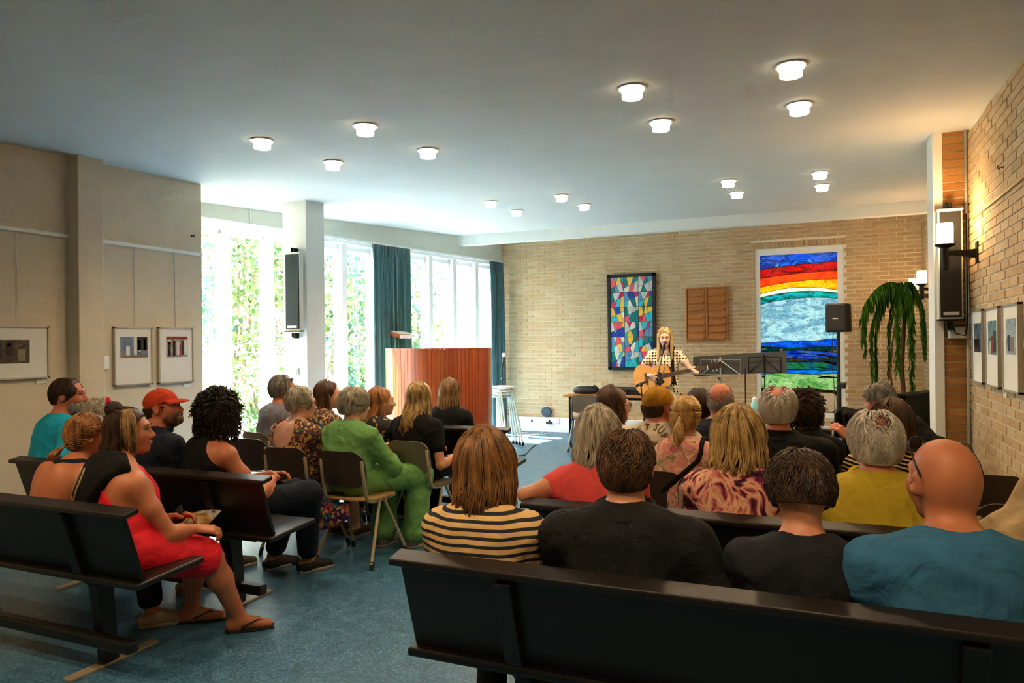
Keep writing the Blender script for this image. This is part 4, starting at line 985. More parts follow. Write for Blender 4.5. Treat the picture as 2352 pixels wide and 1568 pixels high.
# round speaker puck leaning on skirting and cables
p = onY(1252, 946, YB-.12)
t = thing('round_speaker', 'round grey-blue speaker disc standing on the white skirting', 'speaker', (p.x, YB-.05, .25))
mk('disc', Geo().lathe([(.085, 0), (.09, .01), (.09, .035), (.08, .045)], 32, (0, .02, .092), RX(PI/2+.12)), mat('grey_blue_fabric', '#3d4a55', .8, .15, 200), t, smooth=.7)
mk('badge', Geo().bb((-.02, -.031, .09), (.02, -.026, .096)), M_TAG, t)
def cable(pts, label, m):
    P_ = [Vector(p) for p in pts]; Q = []
    for i in range(len(P_)-1):
        a_, b_, c_, d_ = P_[max(0, i-1)], P_[i], P_[i+1], P_[min(len(P_)-1, i+2)]
        for k in range(8):
            u_ = k/8; Q.append(.5*((2*b_)+(c_-a_)*u_+(2*a_-5*b_+4*c_-d_)*u_*u_+(3*b_-a_-3*c_+d_)*u_**3))
    Q.append(P_[-1]); return tag(mk('cable', Geo().tube(Q, .006, 6), m, smooth=True), label, 'cable', 'cables on the stage floor')
fl = lambda x, y: tuple(onZ(x, y, .008))
cable([(onY(1223, 966, YB-.1).x, YB-.1, .17), fl(1221, 988), fl(1205, 993), fl(1180, 990), fl(1170, 985)], 'thin white cable running from the left socket along the skirting', M_WHITE)
cable([(onY(1252, 966, YB-.1).x, YB-.1, .17), fl(1253, 985), fl(1240, 995), fl(1215, 998), fl(1190, 1000)], 'thin white cable from below the round speaker', M_WHITE)
cable([(onY(1280, 966, YB-.1).x, YB-.11, .17), fl(1266, 990), fl(1250, 997), fl(1200, 999), fl(1178, 1006)], 'white cable from the double socket looping over the floor', M_WHITE)
cable([fl(1232, 1020), fl(1218, 1030), fl(1214, 1036), fl(1205, 1044), fl(1190, 1046)], 'dark cable curling on the blue floor near the sun patches', M_BLACK)
t = thing('power_strip', 'white power strip lying on the sunlit floor beside the pulpit', 'power strip', fl(1193, 1010), .4)
mk('body', Geo().bb((-.14, -.025, -.008), (.14, .025, .03)), M_WHITE, t, bevel=.006)
for k in range(3): mk('socket', Geo().lathe([(.016, .03), (.016, .032)], 14, (-.08+.08*k, 0, 0)), M_DKMET, t)

# ------------------------------------------------------------------ figures: smooth solids meshed as one continuous surface
def V3(*a): return np.array(a, float)
class Cone:
    def __init__(s, a, b, ra, rb=None, k=.03, sc=None): s.a, s.b = np.array(a, float), np.array(b, float); s.ra, s.rb = ra, ra if rb is None else rb; s.k = k; s.op = 0
    def bounds(s): r = max(s.ra, s.rb); return np.minimum(s.a, s.b)-r, np.maximum(s.a, s.b)+r
    def ev(s, x, y, z):
        d = s.b-s.a; L = max(1e-9, d @ d); px, py, pz = x-s.a[0], y-s.a[1], z-s.a[2]
        t = np.clip((px*d[0]+py*d[1]+pz*d[2])/L, 0, 1)
        return np.sqrt((px-d[0]*t)**2+(py-d[1]*t)**2+(pz-d[2]*t)**2)-(s.ra+(s.rb-s.ra)*t)
class Ell:
    def __init__(s, c, r, R=None, k=.03, op=0): s.c, s.r = np.array(c, float), np.array(r, float); s.R = np.eye(3) if R is None else np.array(R, float); s.k = k; s.op = op
    def bounds(s):
        e = np.abs(s.R) @ s.r if True else s.r; return s.c-e, s.c+e
    def ev(s, x, y, z):
        px, py, pz = x-s.c[0], y-s.c[1], z-s.c[2]; R = s.R
        qx = R[0, 0]*px+R[1, 0]*py+R[2, 0]*pz; qy = R[0, 1]*px+R[1, 1]*py+R[2, 1]*pz; qz = R[0, 2]*px+R[1, 2]*py+R[2, 2]*pz
        a, b, c = s.r; k0 = np.sqrt((qx/a)**2+(qy/b)**2+(qz/c)**2)+1e-9; k1 = np.sqrt((qx/a**2)**2+(qy/b**2)**2+(qz/c**2)**2)+1e-9
        return k0*(k0-1)/k1
class Cut:
    """removes the half space n.p > d (op 1 with a plane)"""
    def __init__(s, p, n, k=.01): s.n = np.array(n, float)/np.linalg.norm(n); s.d = s.n @ np.array(p, float); s.k = k; s.op = 2
    def bounds(s): return None
    def ev(s, x, y, z): return s.n[0]*x+s.n[1]*y+s.n[2]*z-s.d
def smin(a, b, k):
    h = np.maximum(k-np.abs(a-b), 0)/k; return np.minimum(a, b)-h*h*k*.25
def smax(a, b, k): return -smin(-a, -b, k)
def eval_prims(prims, x, y, z, infl=0):
    D = None
    for p in prims:
        d = p.ev(x, y, z)
        if p.op == 0:
            d = d-infl; D = d if D is None else smin(D, d, p.k)
        elif p.op == 1: D = smax(D, -d, p.k)
        else: D = smax(D, d, p.k)
    return D
def axis(lo, hi, step, fine):
    c = [lo]
    while c[-1] < hi:
        x = c[-1]; h = step
        for a, b, s_ in fine:
            if a <= x < b: h = min(h, s_)
            elif x < a < x+h: h = max(a-x, s_*.5)
        c.append(x+h)
    return np.array(c)
def surface(prims, step, fine=(), infl=0, disp=None, proj=2):
    lo = np.full(3, 9.); hi = np.full(3, -9.)
    for p in prims:
        if p.op == 0: a, b = p.bounds(); lo = np.minimum(lo, a); hi = np.maximum(hi, b)
    lo -= infl+step*1.6; hi += infl+step*1.6
    ax = [axis(lo[i], hi[i], step, [(f[0][i], f[1][i], f[2]) for f in fine]) for i in range(3)]
    xs, ys, zs = ax; D = np.full((len(xs), len(ys), len(zs)), 1.0, np.float32)
    for p in prims:
        if p.op == 2: ix = [(0, len(a)) for a in ax]
        else:
            a, b = p.bounds(); m_ = infl+p.k+step*2.2
            ix = [(max(0, np.searchsorted(ax[i], a[i]-m_)-1), np.searchsorted(ax[i], b[i]+m_)+1) for i in range(3)]
        sl = tuple(slice(*q) for q in ix)
        X, Y, Z = xs[sl[0]][:, None, None], ys[sl[1]][None, :, None], zs[sl[2]][None, None, :]
        d = p.ev(X, Y, Z).astype(np.float32); B = D[sl]
        if p.op == 0: D[sl] = smin(B, d-infl, p.k)
        elif p.op == 1: D[sl] = smax(B, -d, p.k)
        else: D[sl] = smax(B, d, p.k)
    s_ = D < 0; nx, ny, nz = D.shape
    cnt = np.zeros((nx-1, ny-1, nz-1), np.int8)
    for a in (0, 1):
        for b in (0, 1):
            for c in (0, 1): cnt += s_[a:nx-1+a, b:ny-1+b, c:nz-1+c]
    act = (cnt > 0) & (cnt < 8); I, J, K = np.nonzero(act); n = len(I)
    ids = np.full(act.shape, -1, np.int64); ids[act] = np.arange(n)
    acc = np.zeros((n, 3)); num = np.zeros(n)
    cs = [(a, b, c) for a in (0, 1) for b in (0, 1) for c in (0, 1)]
    for p in cs:
        for ax_ in range(3):
            if p[ax_]: continue
            q = list(p); q[ax_] = 1
            da = D[I+p[0], J+p[1], K+p[2]]; db = D[I+q[0], J+q[1], K+q[2]]; cr = (da < 0) != (db < 0)
            t = np.where(cr, da/np.where(cr, da-db, 1), 0)
            P = np.stack([xs[I+p[0]], ys[J+p[1]], zs[K+p[2]]], 1); Q = np.stack([xs[I+q[0]], ys[J+q[1]], zs[K+q[2]]], 1)
            acc += np.where(cr[:, None], P+(Q-P)*t[:, None], 0); num += cr
    V = acc/np.maximum(num, 1)[:, None]
    F = []
    for ax_ in range(3):
        sa = [slice(1, -1)]*3; sa[ax_] = slice(0, -1); sb = list(sa); sb[ax_] = slice(1, None)
        e = s_[tuple(sa)] != s_[tuple(sb)]; ii = np.argwhere(e)
        if len(ii) == 0: continue
        off = np.ones(3, int); off[ax_] = 0; ii = ii+off
        u, v = [(1, 2), (2, 0), (0, 1)][ax_]
        def cell(du, dv):
            c = ii.copy(); c[:, u] -= du; c[:, v] -= dv; return ids[c[:, 0], c[:, 1], c[:, 2]]
        f = np.stack([cell(1, 1), cell(0, 1), cell(0, 0), cell(1, 0)], 1)
        ins = s_[ii[:, 0], ii[:, 1], ii[:, 2]]
        f[~ins] = f[~ins][:, ::-1]; F.append(f)
    F = np.concatenate(F); F = F[(F >= 0).all(1)]
    for _ in range(proj):
        e = .003; x, y, z = V.T
        d0 = eval_prims(prims, x, y, z, infl)
        g = np.stack([eval_prims(prims, x+e, y, z, infl)-d0, eval_prims(prims, x, y+e, z, infl)-d0, eval_prims(prims, x, y, z+e, infl)-d0], 1)
        g /= np.maximum(np.linalg.norm(g, axis=1), 1e-6)[:, None]
        V = V-np.clip(d0, -step*.6, step*.6)[:, None]*g*.8
    if disp is not None:
        e = .004; x, y, z = V.T; d0 = eval_prims(prims, x, y, z, infl)
        g = np.stack([eval_prims(prims, x+e, y, z, infl)-d0, eval_prims(prims, x, y+e, z, infl)-d0, eval_prims(prims, x, y, z+e, infl)-d0], 1)
        g /= np.maximum(np.linalg.norm(g, axis=1), 1e-6)[:, None]
        V = V+g*disp(x, y, z)[:, None]
    return V, F
def arr_mesh(name, V, F):
    me = bpy.data.meshes.new(name); n, m = len(V), len(F); k = F.shape[1]
    me.vertices.add(n); me.vertices.foreach_set('co', np.asarray(V, np.float32).ravel())
    me.loops.add(m*k); me.loops.foreach_set('vertex_index', np.asarray(F, np.int32).ravel())
    me.polygons.add(m); me.polygons.foreach_set('loop_start', np.arange(0, m*k, k, dtype=np.int32))
    me.update(calc_edges=True); me.validate(); me.shade_smooth(); return me
def folds(seed, amp=.004, f=18, ax=(0, 0, 1)):
    R_ = np.random.RandomState(seed); W = R_.normal(size=(7, 3))*np.array((.6, .6, 1.0)); W /= np.linalg.norm(W, axis=1)[:, None]
    fr = R_.uniform(f*.5, f*2.0, 7); ph = R_.uniform(0, 6, 7); wob = R_.normal(size=(7, 3))*6
    def fn(x, y, z):
        s_ = 0
        for i in range(7):
            w_ = .8*np.sin(wob[i, 0]*x+wob[i, 1]*y+wob[i, 2]*z+ph[i]*2)
            q = np.sin(fr[i]*(W[i, 0]*x+W[i, 1]*y+W[i, 2]*z)+ph[i]+w_); s_ = s_+(1-np.abs(q))**2
        return 1.7*amp*(s_/7*2-.6)
    return fn
# ---- materials of people
def skin(name, c): 
    k = NT(name); co = k.coord(); n = k.n('ShaderNodeTexNoise'); n.inputs['Scale'].default_value = 14; n.inputs['Detail'].default_value = 5; k.l(co, n.inputs['Vector'])
    L = lin(c); r = k.n('ShaderNodeValToRGB'); e = r.color_ramp.elements; e[0].position = .35; e[1].position = .68
    e[0].color = (L[0]*.9, L[1]*.80, L[2]*.78, 1); e[1].color = (min(1, L[0]*1.05), L[1]*1.04, L[2]*1.03, 1); k.l(n.outputs[0], r.inputs[0]).l(r.outputs[0], k.b.inputs['Base Color'])
    k.b.inputs['Roughness'].default_value = .52; pass
    n2 = k.n('ShaderNodeTexNoise'); n2.inputs['Scale'].default_value = 160; k.l(co, n2.inputs['Vector']); k.bump(n2.outputs[0], .12, .003); return k.m
SK = {k: skin('skin_'+k, c) for k, c in dict(fair='#d9a88c', warm='#c98a66', tan='#b8724c', red='#c27656', pale='#e0b79e', deep='#8a4e32').items()}
def hairm(name, dark, light, mid=.5, rough=.45):
    k = NT(name); co = k.coord(scale=(34, 34, 5)); n = k.n('ShaderNodeTexNoise'); n.inputs['Scale'].default_value = 1; n.inputs['Detail'].default_value = 5; k.l(co, n.inputs['Vector'])
    ge = k.n('ShaderNodeNewGeometry'); a = k.n('ShaderNodeMath', operation='MULTIPLY_ADD'); a.inputs[1].default_value = .22; sc = k.n('ShaderNodeMath', operation='MULTIPLY_ADD'); sc.inputs[1].default_value = 1.0; sc.inputs[2].default_value = -.11
    k.l(n.outputs[0], sc.inputs[0]).l(ge.outputs['Random Per Island'], a.inputs[0]).l(sc.outputs[0], a.inputs[2])
    r = k.ramp(a.outputs[0], [(.30, dark), (.68, light)]); k.l(r.outputs[0], k.b.inputs['Base Color'])
    k.b.inputs['Roughness'].default_value = rough; k.b.inputs['Specular IOR Level'].default_value = .4; k.bump(n.outputs[0], .2, .003); return k.m
def wrinkle(k, co, strength=.65):
    n1 = k.n('ShaderNodeTexNoise'); n1.inputs['Scale'].default_value = 7; n1.inputs['Detail'].default_value = 4; n1.inputs['Distortion'].default_value = .9; n1.inputs['Roughness'].default_value = .45; k.l(co, n1.inputs['Vector'])
    n2 = k.n('ShaderNodeTexNoise'); n2.inputs['Scale'].default_value = 220; k.l(co, n2.inputs['Vector'])
    b1 = k.n('ShaderNodeBump'); b1.inputs['Strength'].default_value = strength; b1.inputs['Distance'].default_value = .05; k.l(n1.outputs[0], b1.inputs['Height'])
    b2 = k.n('ShaderNodeBump'); b2.inputs['Strength'].default_value = .2; b2.inputs['Distance'].default_value = .002; k.l(n2.outputs[0], b2.inputs['Height']).l(b1.outputs[0], b2.inputs['Normal']).l(b2.outputs[0], k.b.inputs['Normal'])
def cloth(name, c, var=.14, scale=7, rough=.85, bump=.25, sheen=0):
    k = NT(name); co = k.coord(); n = k.n('ShaderNodeTexNoise'); n.inputs['Scale'].default_value = scale; n.inputs['Detail'].default_value = 5; k.l(co, n.inputs['Vector'])
    L = lin(c); r = k.n('ShaderNodeValToRGB'); e = r.color_ramp.elements; e[0].position = .3; e[1].position = .7; e[0].color = (*[x*(1-var) for x in L], 1); e[1].color = (*[min(1, x*(1+var)) for x in L], 1)
    k.l(n.outputs[0], r.inputs[0]).l(r.outputs[0], k.b.inputs['Base Color']); k.b.inputs['Roughness'].default_value = rough; k.b.inputs['Specular IOR Level'].default_value = .25; wrinkle(k, co); return k.m
def stripes(name, c1, c2, period, duty=.5, off=0, tilt=(0, 0, 1), wob=.01):
    k = NT(name); c = k.n('ShaderNodeTexCoord'); sp = k.n('ShaderNodeVectorMath', operation='DOT_PRODUCT'); sp.inputs[1].default_value = tilt; k.l(c.outputs['Object'], sp.inputs[0])
    n = k.n('ShaderNodeTexNoise'); n.inputs['Scale'].default_value = 5; k.l(c.outputs['Object'], n.inputs['Vector'])
    w_ = k.n('ShaderNodeMath', operation='MULTIPLY_ADD'); w_.inputs[1].default_value = wob*2; k.l(n.outputs[0], w_.inputs[0]).l(sp.outputs['Value'], w_.inputs[2])
    d = k.n('ShaderNodeMath', operation='MULTIPLY_ADD'); d.inputs[1].default_value = 1/period; d.inputs[2].default_value = 50+off; k.l(w_.outputs[0], d.inputs[0])
    f = k.n('ShaderNodeMath', operation='FRACT'); k.l(d.outputs[0], f.inputs[0])
    r = k.ramp(f.outputs[0], [(0, c1), (duty, c2)], 'CONSTANT'); k.l(r.outputs[0], k.b.inputs['Base Color']); k.b.inputs['Roughness'].default_value = .85; k.b.inputs['Specular IOR Level'].default_value = .25; wrinkle(k, c.outputs['Object']); return k.m
def blotch(name, stops, scale=9, dist=1.5, interp='CONSTANT', detail=3, stretch=(1, 1, 1)):
    k = NT(name); co = k.coord(scale=stretch); n = k.n('ShaderNodeTexNoise'); n.inputs['Scale'].default_value = scale; n.inputs['Detail'].default_value = detail; n.inputs['Distortion'].default_value = dist; k.l(co, n.inputs['Vector'])
    r = k.ramp(n.outputs[0], stops, interp); k.l(r.outputs[0], k.b.inputs['Base Color']); k.b.inputs['Roughness'].default_value = .8; k.b.inputs['Specular IOR Level'].default_value = .25; wrinkle(k, co); return k.m
def dots(name, c1, c2, scale, r0, rand=.25):
    k = NT(name); co = k.coord(); v = k.n('ShaderNodeTexVoronoi'); v.inputs['Scale'].default_value = scale; v.inputs['Randomness'].default_value = rand; k.l(co, v.inputs['Vector'])
    r = k.ramp(v.outputs['Distance'], [(0, c2), (r0, c1)], 'CONSTANT'); k.l(r.outputs[0], k.b.inputs['Base Color']); k.b.inputs['Roughness'].default_value = .8; wrinkle(k, co, .35); return k.m
def cells(name, cols, scale=30):
    k = NT(name); co = k.coord(); v = k.n('ShaderNodeTexVoronoi'); v.inputs['Scale'].default_value = scale; k.l(co, v.inputs['Vector'])
    sp = k.n('ShaderNodeSeparateColor'); k.l(v.outputs['Color'], sp.inputs[0]); r = k.ramp(sp.outputs[0], [(i/len(cols), c) for i, c in enumerate(cols)], 'CONSTANT')
    k.l(r.outputs[0], k.b.inputs['Base Color']); k.b.inputs['Roughness'].default_value = .8; return k.m

def rot3(yaw=0, pitch=0, roll=0):
    """yaw about z (left +), pitch nod forward +, roll to right +"""
    return np.array(RZ(yaw) @ RX(-pitch) @ RY(roll))
def ik(a, b, l1, l2, pole):
    a, b, pole = map(np.array, (a, b, pole)); d = b-a; L = min(np.linalg.norm(d), (l1+l2)*.998); u = d/np.linalg.norm(d)
    x = (l1*l1-l2*l2+L*L)/(2*L); h = math.sqrt(max(0, l1*l1-x*x)); p = pole-u*(pole @ u); p = p/max(1e-6, np.linalg.norm(p))
    return a+u*x+p*h, a+u*L
def hand_prims(w_, fwd, nrm, side, curl=.5, s=1.0, spread=.012, thumb=1.0, curls=None):
    """five-fingered hand: wrist w_, pointing fwd, palm facing nrm; side +1 right hand"""
    f = np.array(fwd, float); f /= np.linalg.norm(f); n = np.array(nrm, float); n -= f*(n @ f); n /= np.linalg.norm(n); x = np.cross(f, n)*side   # x points to the thumb side
    P = []
    for o in (-.028, -.009, .010, .028): P.append(Cone(w_+f*.012*s+x*o*.55*s, w_+f*.088*s+x*o*s, .0135*s, .0115*s, .012))
    lens = (.060, .074, .080, .072)
    for i, o in enumerate((-.029, -.0095, .0105, .029)):
        c = curls[i] if curls else curl*(1.1-.08*i)
        p = w_+f*.088*s+x*o*s; d = f*1.0+x*spread*(i-1.5)*4
        ang = 0
        for j, q in enumerate((.45, .32, .23)):
            ang += c*(.9 if j == 0 else 1.15); dd = d*math.cos(ang)+n*math.sin(ang); dd /= np.linalg.norm(dd); e = p+dd*lens[i]*q*s
            P.append(Cone(p, e, (.0092-.0009*j)*s, (.0085-.0009*j)*s, .004)); p = e
    p = w_+f*.025*s+x*.026*s; d = f*.62+x*.72+n*.35*thumb; d /= np.linalg.norm(d); e = p+d*.042*s; P.append(Cone(p, e, .0125*s, .0105*s, .012)); d2 = d*.8+f*.45+n*.3*thumb; d2 /= np.linalg.norm(d2); P.append(Cone(e, e+d2*.034*s, .0098*s, .0085*s, .005))
    return P
class Person:
    """a seated or standing figure; everything in the frame of its root (facing +y, floor at z 0)"""
    def __init__(s, label, px, py, rootY, yaw=0, sex='f', st=1.0, lean=.05, slump=.02, hyaw=0, hpitch=.0, hroll=0, seat=.475, side=0, skin='fair', arms=None, legs=True, knees=None, res=.017, hfine=.0085, hands=False,
                 build=1.0, neck=.03, hx=0, nk=1.0, stand=False, headY=None, hs=1.0, shrug=0.0, feet=None, torso=None, cat='person', hcurl=.55):
        s.label, s.sex, s.st, s.build, s.res, s.hfine = label, sex, st, build, res, hfine
        m = sex == 'm'; s.m = m; s.seat = seat; s.hs = hs*(1.0 if m else .955)*(.97 if st < .9 else 1); s.skin = SK[skin]
        hipz = seat+.09 if not stand else .93*st
        # fit: head centre on the line of sight at the depth the pose gives
        cy, sy = math.cos(yaw), math.sin(yaw); T = .50*st
        rootX = 0
        for _ in range(6):
            fw = T*math.sin(lean)+neck+.02; Yh = rootY+fw*cy+side*T*sy
            p = onY(px, py, Yh); rise = .162*st*nk
            T = (p.z-hipz-rise)/math.cos(lean)
            if torso: T = torso
            T = max(.36*st, min(.62*st, T))
        rootX = p.x+fw*sy-(side*T+hx)*cy
        s.loc = (rootX, rootY, 0); s.yaw = yaw; s.T = T
        H = V3(0, 0, hipz); up = V3(math.sin(side), math.sin(lean), math.cos(lean)*math.cos(side)); up /= np.linalg.norm(up); s.up = up
        bk = V3(0, math.cos(lean), -math.sin(lean))
        N = H+up*T; s.N, s.H = N, H
        Cc = H+up*T*.66-bk*slump; A = H+up*T*.33-bk*slump*.7; s.Cc = Cc
        s.Hc = N+V3(side*.1+hx, neck+.02, rise+.0); s.Rh = rot3(hyaw, hpitch, hroll)
        sw = (.178 if m else .152)*st*build**.5; s.sw = sw
        b = build; P = s.torso = []
        wd = (1.0 if m else .90)*st*b**.7
        P.append(Ell(H+V3(0, .0, .0), (.165*wd*(1 if m else 1.12), .115*b*st, .12*st), k=.05))
        P.append(Ell(A, (.145*wd*(1.0 if m else .95), .108*b*st*(1.08 if b > 1.1 else 1), .17*st), k=.08))
        P.append(Ell(Cc, (.163*wd, .108*b**.6*st, .165*st), rot3(0, lean), k=.08))
        s.Sh = {}
        for sd in (-1, 1):
            sh = N+V3(sd*sw, -.005, -.055*st+shrug*.03); s.Sh[sd] = sh
            P.append(Cone(N+V3(sd*.05, -.02, -.045), sh, .062*st*b**.4, .058*st*b**.4, .05))
            P.append(Cone(N+V3(sd*.022, -.014, .022), sh+V3(-sd*.05, -.005, .010), .038*st, .034*st*b**.5, .05))
            P.append(Ell(Cc+V3(sd*.07, -.055, .02), (.075*st, .05*st, .12*st), k=.06))
            if not m: P.append(Ell(Cc+V3(sd*.075, .075, .0), (.065*b*st, .06*b*st, .065*st), k=.05))
        s.neckp = [Cone(N+V3(0, -.012, -.03), s.Hc+s.Rh @ V3(0, -.022, -.045), (.062 if m else .049)*st*b**.3, (.057 if m else .047)*s.hs, .035)]
        h = s.hs; R = s.Rh; c = s.Hc
        def hp(x, y, z): return c+R @ (V3(x, y, z)*h)
        s.hp = hp
        s.head = [Ell(hp(0, -.012, .030), V3(.0765, .097, .089)*h, R, .03), Ell(hp(0, .032, -.034), V3(.0585, .066, .084)*h, R, .03),
                  Ell(hp(0, -.04, -.01), V3(.066, .062, .07)*h, R, .03),
                  Ell(hp(0, .072, -.094), V3(.025, .022, .020)*h, R, .03), Cone(hp(0, .096, .010), hp(0, .117, -.026), .0075*h, .0125*h, .014), Ell(hp(0, .104, -.034), V3(.018, .012, .009)*h, R, .012),
                  Cone(hp(-.034, .083, .030), hp(.034, .083, .030), .013*h, None, .025), Ell(hp(.036, .066, -.022), V3(.022, .024, .026)*h, R, .03), Ell(hp(-.036, .066, -.022), V3(.022, .024, .026)*h, R, .03),
                  Ell(hp(0, .093, -.058), V3(.022, .012, .0065)*h, R, .008), Ell(hp(0, .091, -.070), V3(.019, .012, .007)*h, R, .008)]
        for sd in (-1, 1):
            s.head.append(Ell(hp(sd*.031, .101, .010), V3(.017, .012, .010)*h, R, .012, op=1))
            Re = R @ rot3(sd*-.45, 0, 0)
            s.head.append(Ell(hp(sd*.0795, -.010, -.004), V3(.010, .022, .033)*h, Re, .010))
            s.head.append(Ell(hp(sd*.090, -.004, .002), V3(.006, .011, .018)*h, Re, .006, op=1))
        # arms
        l1, l2 = .285*st, .25*st; s.arm = {}
        for sd in (-1, 1):
            a = (arms or {}).get(sd, 'lap')
            if isinstance(a, dict):
                a = dict(a)
                if 'W' in a: a['w'] = s.loc_of(a['W'])
                for q in ('p', 'f', 'n'):
                    if q.upper()+'d' in a: a[q] = np.array(RZ(-yaw) @ Vector(a[q.upper()+'d']))
            sh = s.Sh[sd]+V3(sd*.022, 0, -.012)
            pole = V3(sd*.6, -.5, -.8)
            if isinstance(a, dict): wr = np.array(a['w'], float); pole = np.array(a.get('p', pole), float)
            elif a == 'lap': wr = V3(sd*.07, .27+T*math.sin(lean)*.5, seat+.20)
            elif a == 'side': wr = V3(sd*(sw+.06), .12, seat+.08)
            elif a == 'knee': wr = V3(sd*.12, .40, seat+.19)
            e, w_ = ik(sh, wr, l1, l2, pole)
            if isinstance(a, dict) and 'E' in a: e, w_ = s.loc_of(a['E']), wr
            fl = np.array(a['f'], float) if isinstance(a, dict) and 'f' in a else (w_-e)/np.linalg.norm(w_-e)+V3(-sd*.35, .2, -.15)
            nn = np.array(a['n'], float) if isinstance(a, dict) and 'n' in a else V3(-sd*.35, 0, -1)
            ra = (.050 if m else .041)*st*b**.6
            up_ = [Cone(sh, sh+(e-sh)*.45, ra*1.08, ra, .04), Cone(sh+(e-sh)*.45, e, ra, ra*.80, .03)]
            fo = [Cone(e, e+(w_-e)*.35, ra*.80, ra*.84, .02), Cone(e+(w_-e)*.35, w_, ra*.84, (.028 if m else .023)*st, .03)]
            cu = a.get('curl', hcurl) if isinstance(a, dict) else hcurl
            hd = hand_prims(w_, fl, nn, -sd if False else sd, cu, st*(1.03 if m else .93), curls=a.get('curls') if isinstance(a, dict) else None)
            s.arm[sd] = dict(sh=sh, e=e, w=w_, up=up_, fo=fo, hd=hd, ra=ra, fl=fl)
        # legs
        if feet and feet.get('world'): feet = {k: (s.loc_of(v) if k in (-1, 1) else (np.array(RZ(-yaw) @ Vector(v)) if str(k).startswith('dir') else v)) for k, v in feet.items()}
        if knees and knees.get('world'): knees = {k: (s.loc_of(v) if k in (-1, 1) else v) for k, v in knees.items()}
        s.leg = {}
        for sd in (-1, 1):
            hip = H+V3(sd*.088*st, .01, -.02)
            if stand: kn = V3(sd*.09*st, .02, .49*st); an = V3(sd*.10*st, -.01, .085*st)
            else:
                kn = np.array(knees[sd], float) if knees else V3(sd*.13*st, .42*st, seat+.055)
                an = np.array(feet[sd], float) if feet else V3(kn[0]*1.05, kn[1]-.03, .085*st)
            rt = (.082 if m else .084)*st*b**.6
            s.leg[sd] = dict(hip=hip, kn=kn, an=an, th=[Cone(hip, kn, rt, rt*.70, .05)], sh=[Cone(kn, kn+(an-kn)*.35, rt*.68, rt*.66, .03), Cone(kn+(an-kn)*.35, an, rt*.66, .038*st, .04)], rt=rt)
            fd = V3(an[0]-kn[0], 0, 0)*.3+V3(sd*.18, 1, 0); fd = (feet or {}).get('dir%d' % sd, fd) if feet else fd; fd = np.array(fd, float); fd /= np.linalg.norm(fd)
            s.leg[sd]['fd'] = fd; hl = an+V3(0, -.0, -.045*st)-fd*.03; toe = V3(an[0], an[1], .026*st)+fd*.15*st; toe[2] = .024+an[2]-.085*st
            s.leg[sd]['foot'] = [Cone(hl, hl+fd*.03, .032*st, .034*st, .03), Cone(hl+fd*.05+V3(0, 0, .012), toe, .034*st, .022*st, .03), Cone(hl+V3(0, 0, -.005), toe+V3(.018*sd*0+fd[1]*.02*-sd, 0, -.004), .028*st, .018*st, .02)]
        s.root = thing('person', label, cat, s.loc, yaw)
        s.has_legs = legs; s.hands = hands; s.kids = []
    def loc_of(s, w): return np.array(RZ(-s.yaw) @ (Vector(w)-Vector(s.loc)))
    def wor(s, p): return RZ(s.yaw) @ Vector(p)+Vector(s.loc)
    def box(s, prims, m=.01):
        lo = np.min([p.bounds()[0] for p in prims if p.op == 0], 0)-m; hi = np.max([p.bounds()[1] for p in prims if p.op == 0], 0)+m; return lo, hi
    def body(s, extra=()):
        P = list(s.torso)+s.neckp
        for sd in (-1, 1): P += s.arm[sd]['up']+s.arm[sd]['fo']
        if s.has_legs:
            for sd in (-1, 1): P += s.leg[sd]['th']+s.leg[sd]['sh']+s.leg[sd]['foot']
        P += s.head; fine = [(*s.box(s.head, .006), s.hfine)]
        for sd in (-1, 1):
            P += s.arm[sd]['hd']
            if s.hands: fine.append((*s.box(s.arm[sd]['hd']), .0065))
        V, F = surface(P+list(extra), s.res, fine)
        s.body_o = link('body', arr_mesh('body', V, F), s.skin, s.root); return s
    def add(s, name, prims, m, infl=0, step=None, disp=None, fine=(), **kw):
        V, F = surface(prims, step or s.res, fine, infl, disp)
        return link(name, arr_mesh(name, V, F), m, s.root, **kw)
    def top(s, m, sleeve=.6, neck=.075, infl=.014, hem=-.06, fold=.004, name='shirt', collar=False, seed=1, nz=.0, tank=False, back_low=0, front_low=0, loose=0, fs=None):
        P = [Ell(p.c, p.r, p.R, p.k) if isinstance(p, Ell) else Cone(p.a, p.b, p.ra, p.rb, p.k) for p in s.torso]
        # cloth hangs straight from the shoulder blades instead of following the waist
        P.append(Ell((s.Cc*.5+s.H*.5)+V3(0, -.01, 0), (s.torso[1].r[0]*(1.04+loose), s.torso[1].r[1]*(1.02+loose), s.T*.36), k=.08))
        if tank:
            P = [p for p in P]
        for sd in (-1, 1):
            a = s.arm[sd]; sv = sleeve[sd] if isinstance(sleeve, dict) else sleeve
            if sv > 0:
                q = min(1, sv); P.append(Cone(a['sh'], a['sh']+(a['e']-a['sh'])*q, a['ra']*1.12, a['ra']*(1.08 if sv < 1 else .95), .05))
                if sv > 1: e = a['e']+(a['w']-a['e'])*min(1, sv-1); P.append(Cone(a['e'], e, a['ra']*.95, a['ra']*.72, .03))
        hz = s.H[2]+hem
        cuts = [Cut((0, 0, hz), (0, 0, -1))] if hem > -.09 else []
        for sd in (-1, 1):
            a = s.arm[sd]; sv = sleeve[sd] if isinstance(sleeve, dict) else sleeve
            if tank: d = V3(sd*1, 0, .55); P.append(Cut(s.N+V3(sd*(s.sw-.015), 0, -.06), d, .012))
        nb = s.N+V3(0, -.02, .038+nz); ax = s.Hc-s.N; ax /= np.linalg.norm(ax)
        P.append(Ell(nb+V3(0, .045, .045), (neck, neck*1.18, .085), rot3(0, .55), .01, op=1))
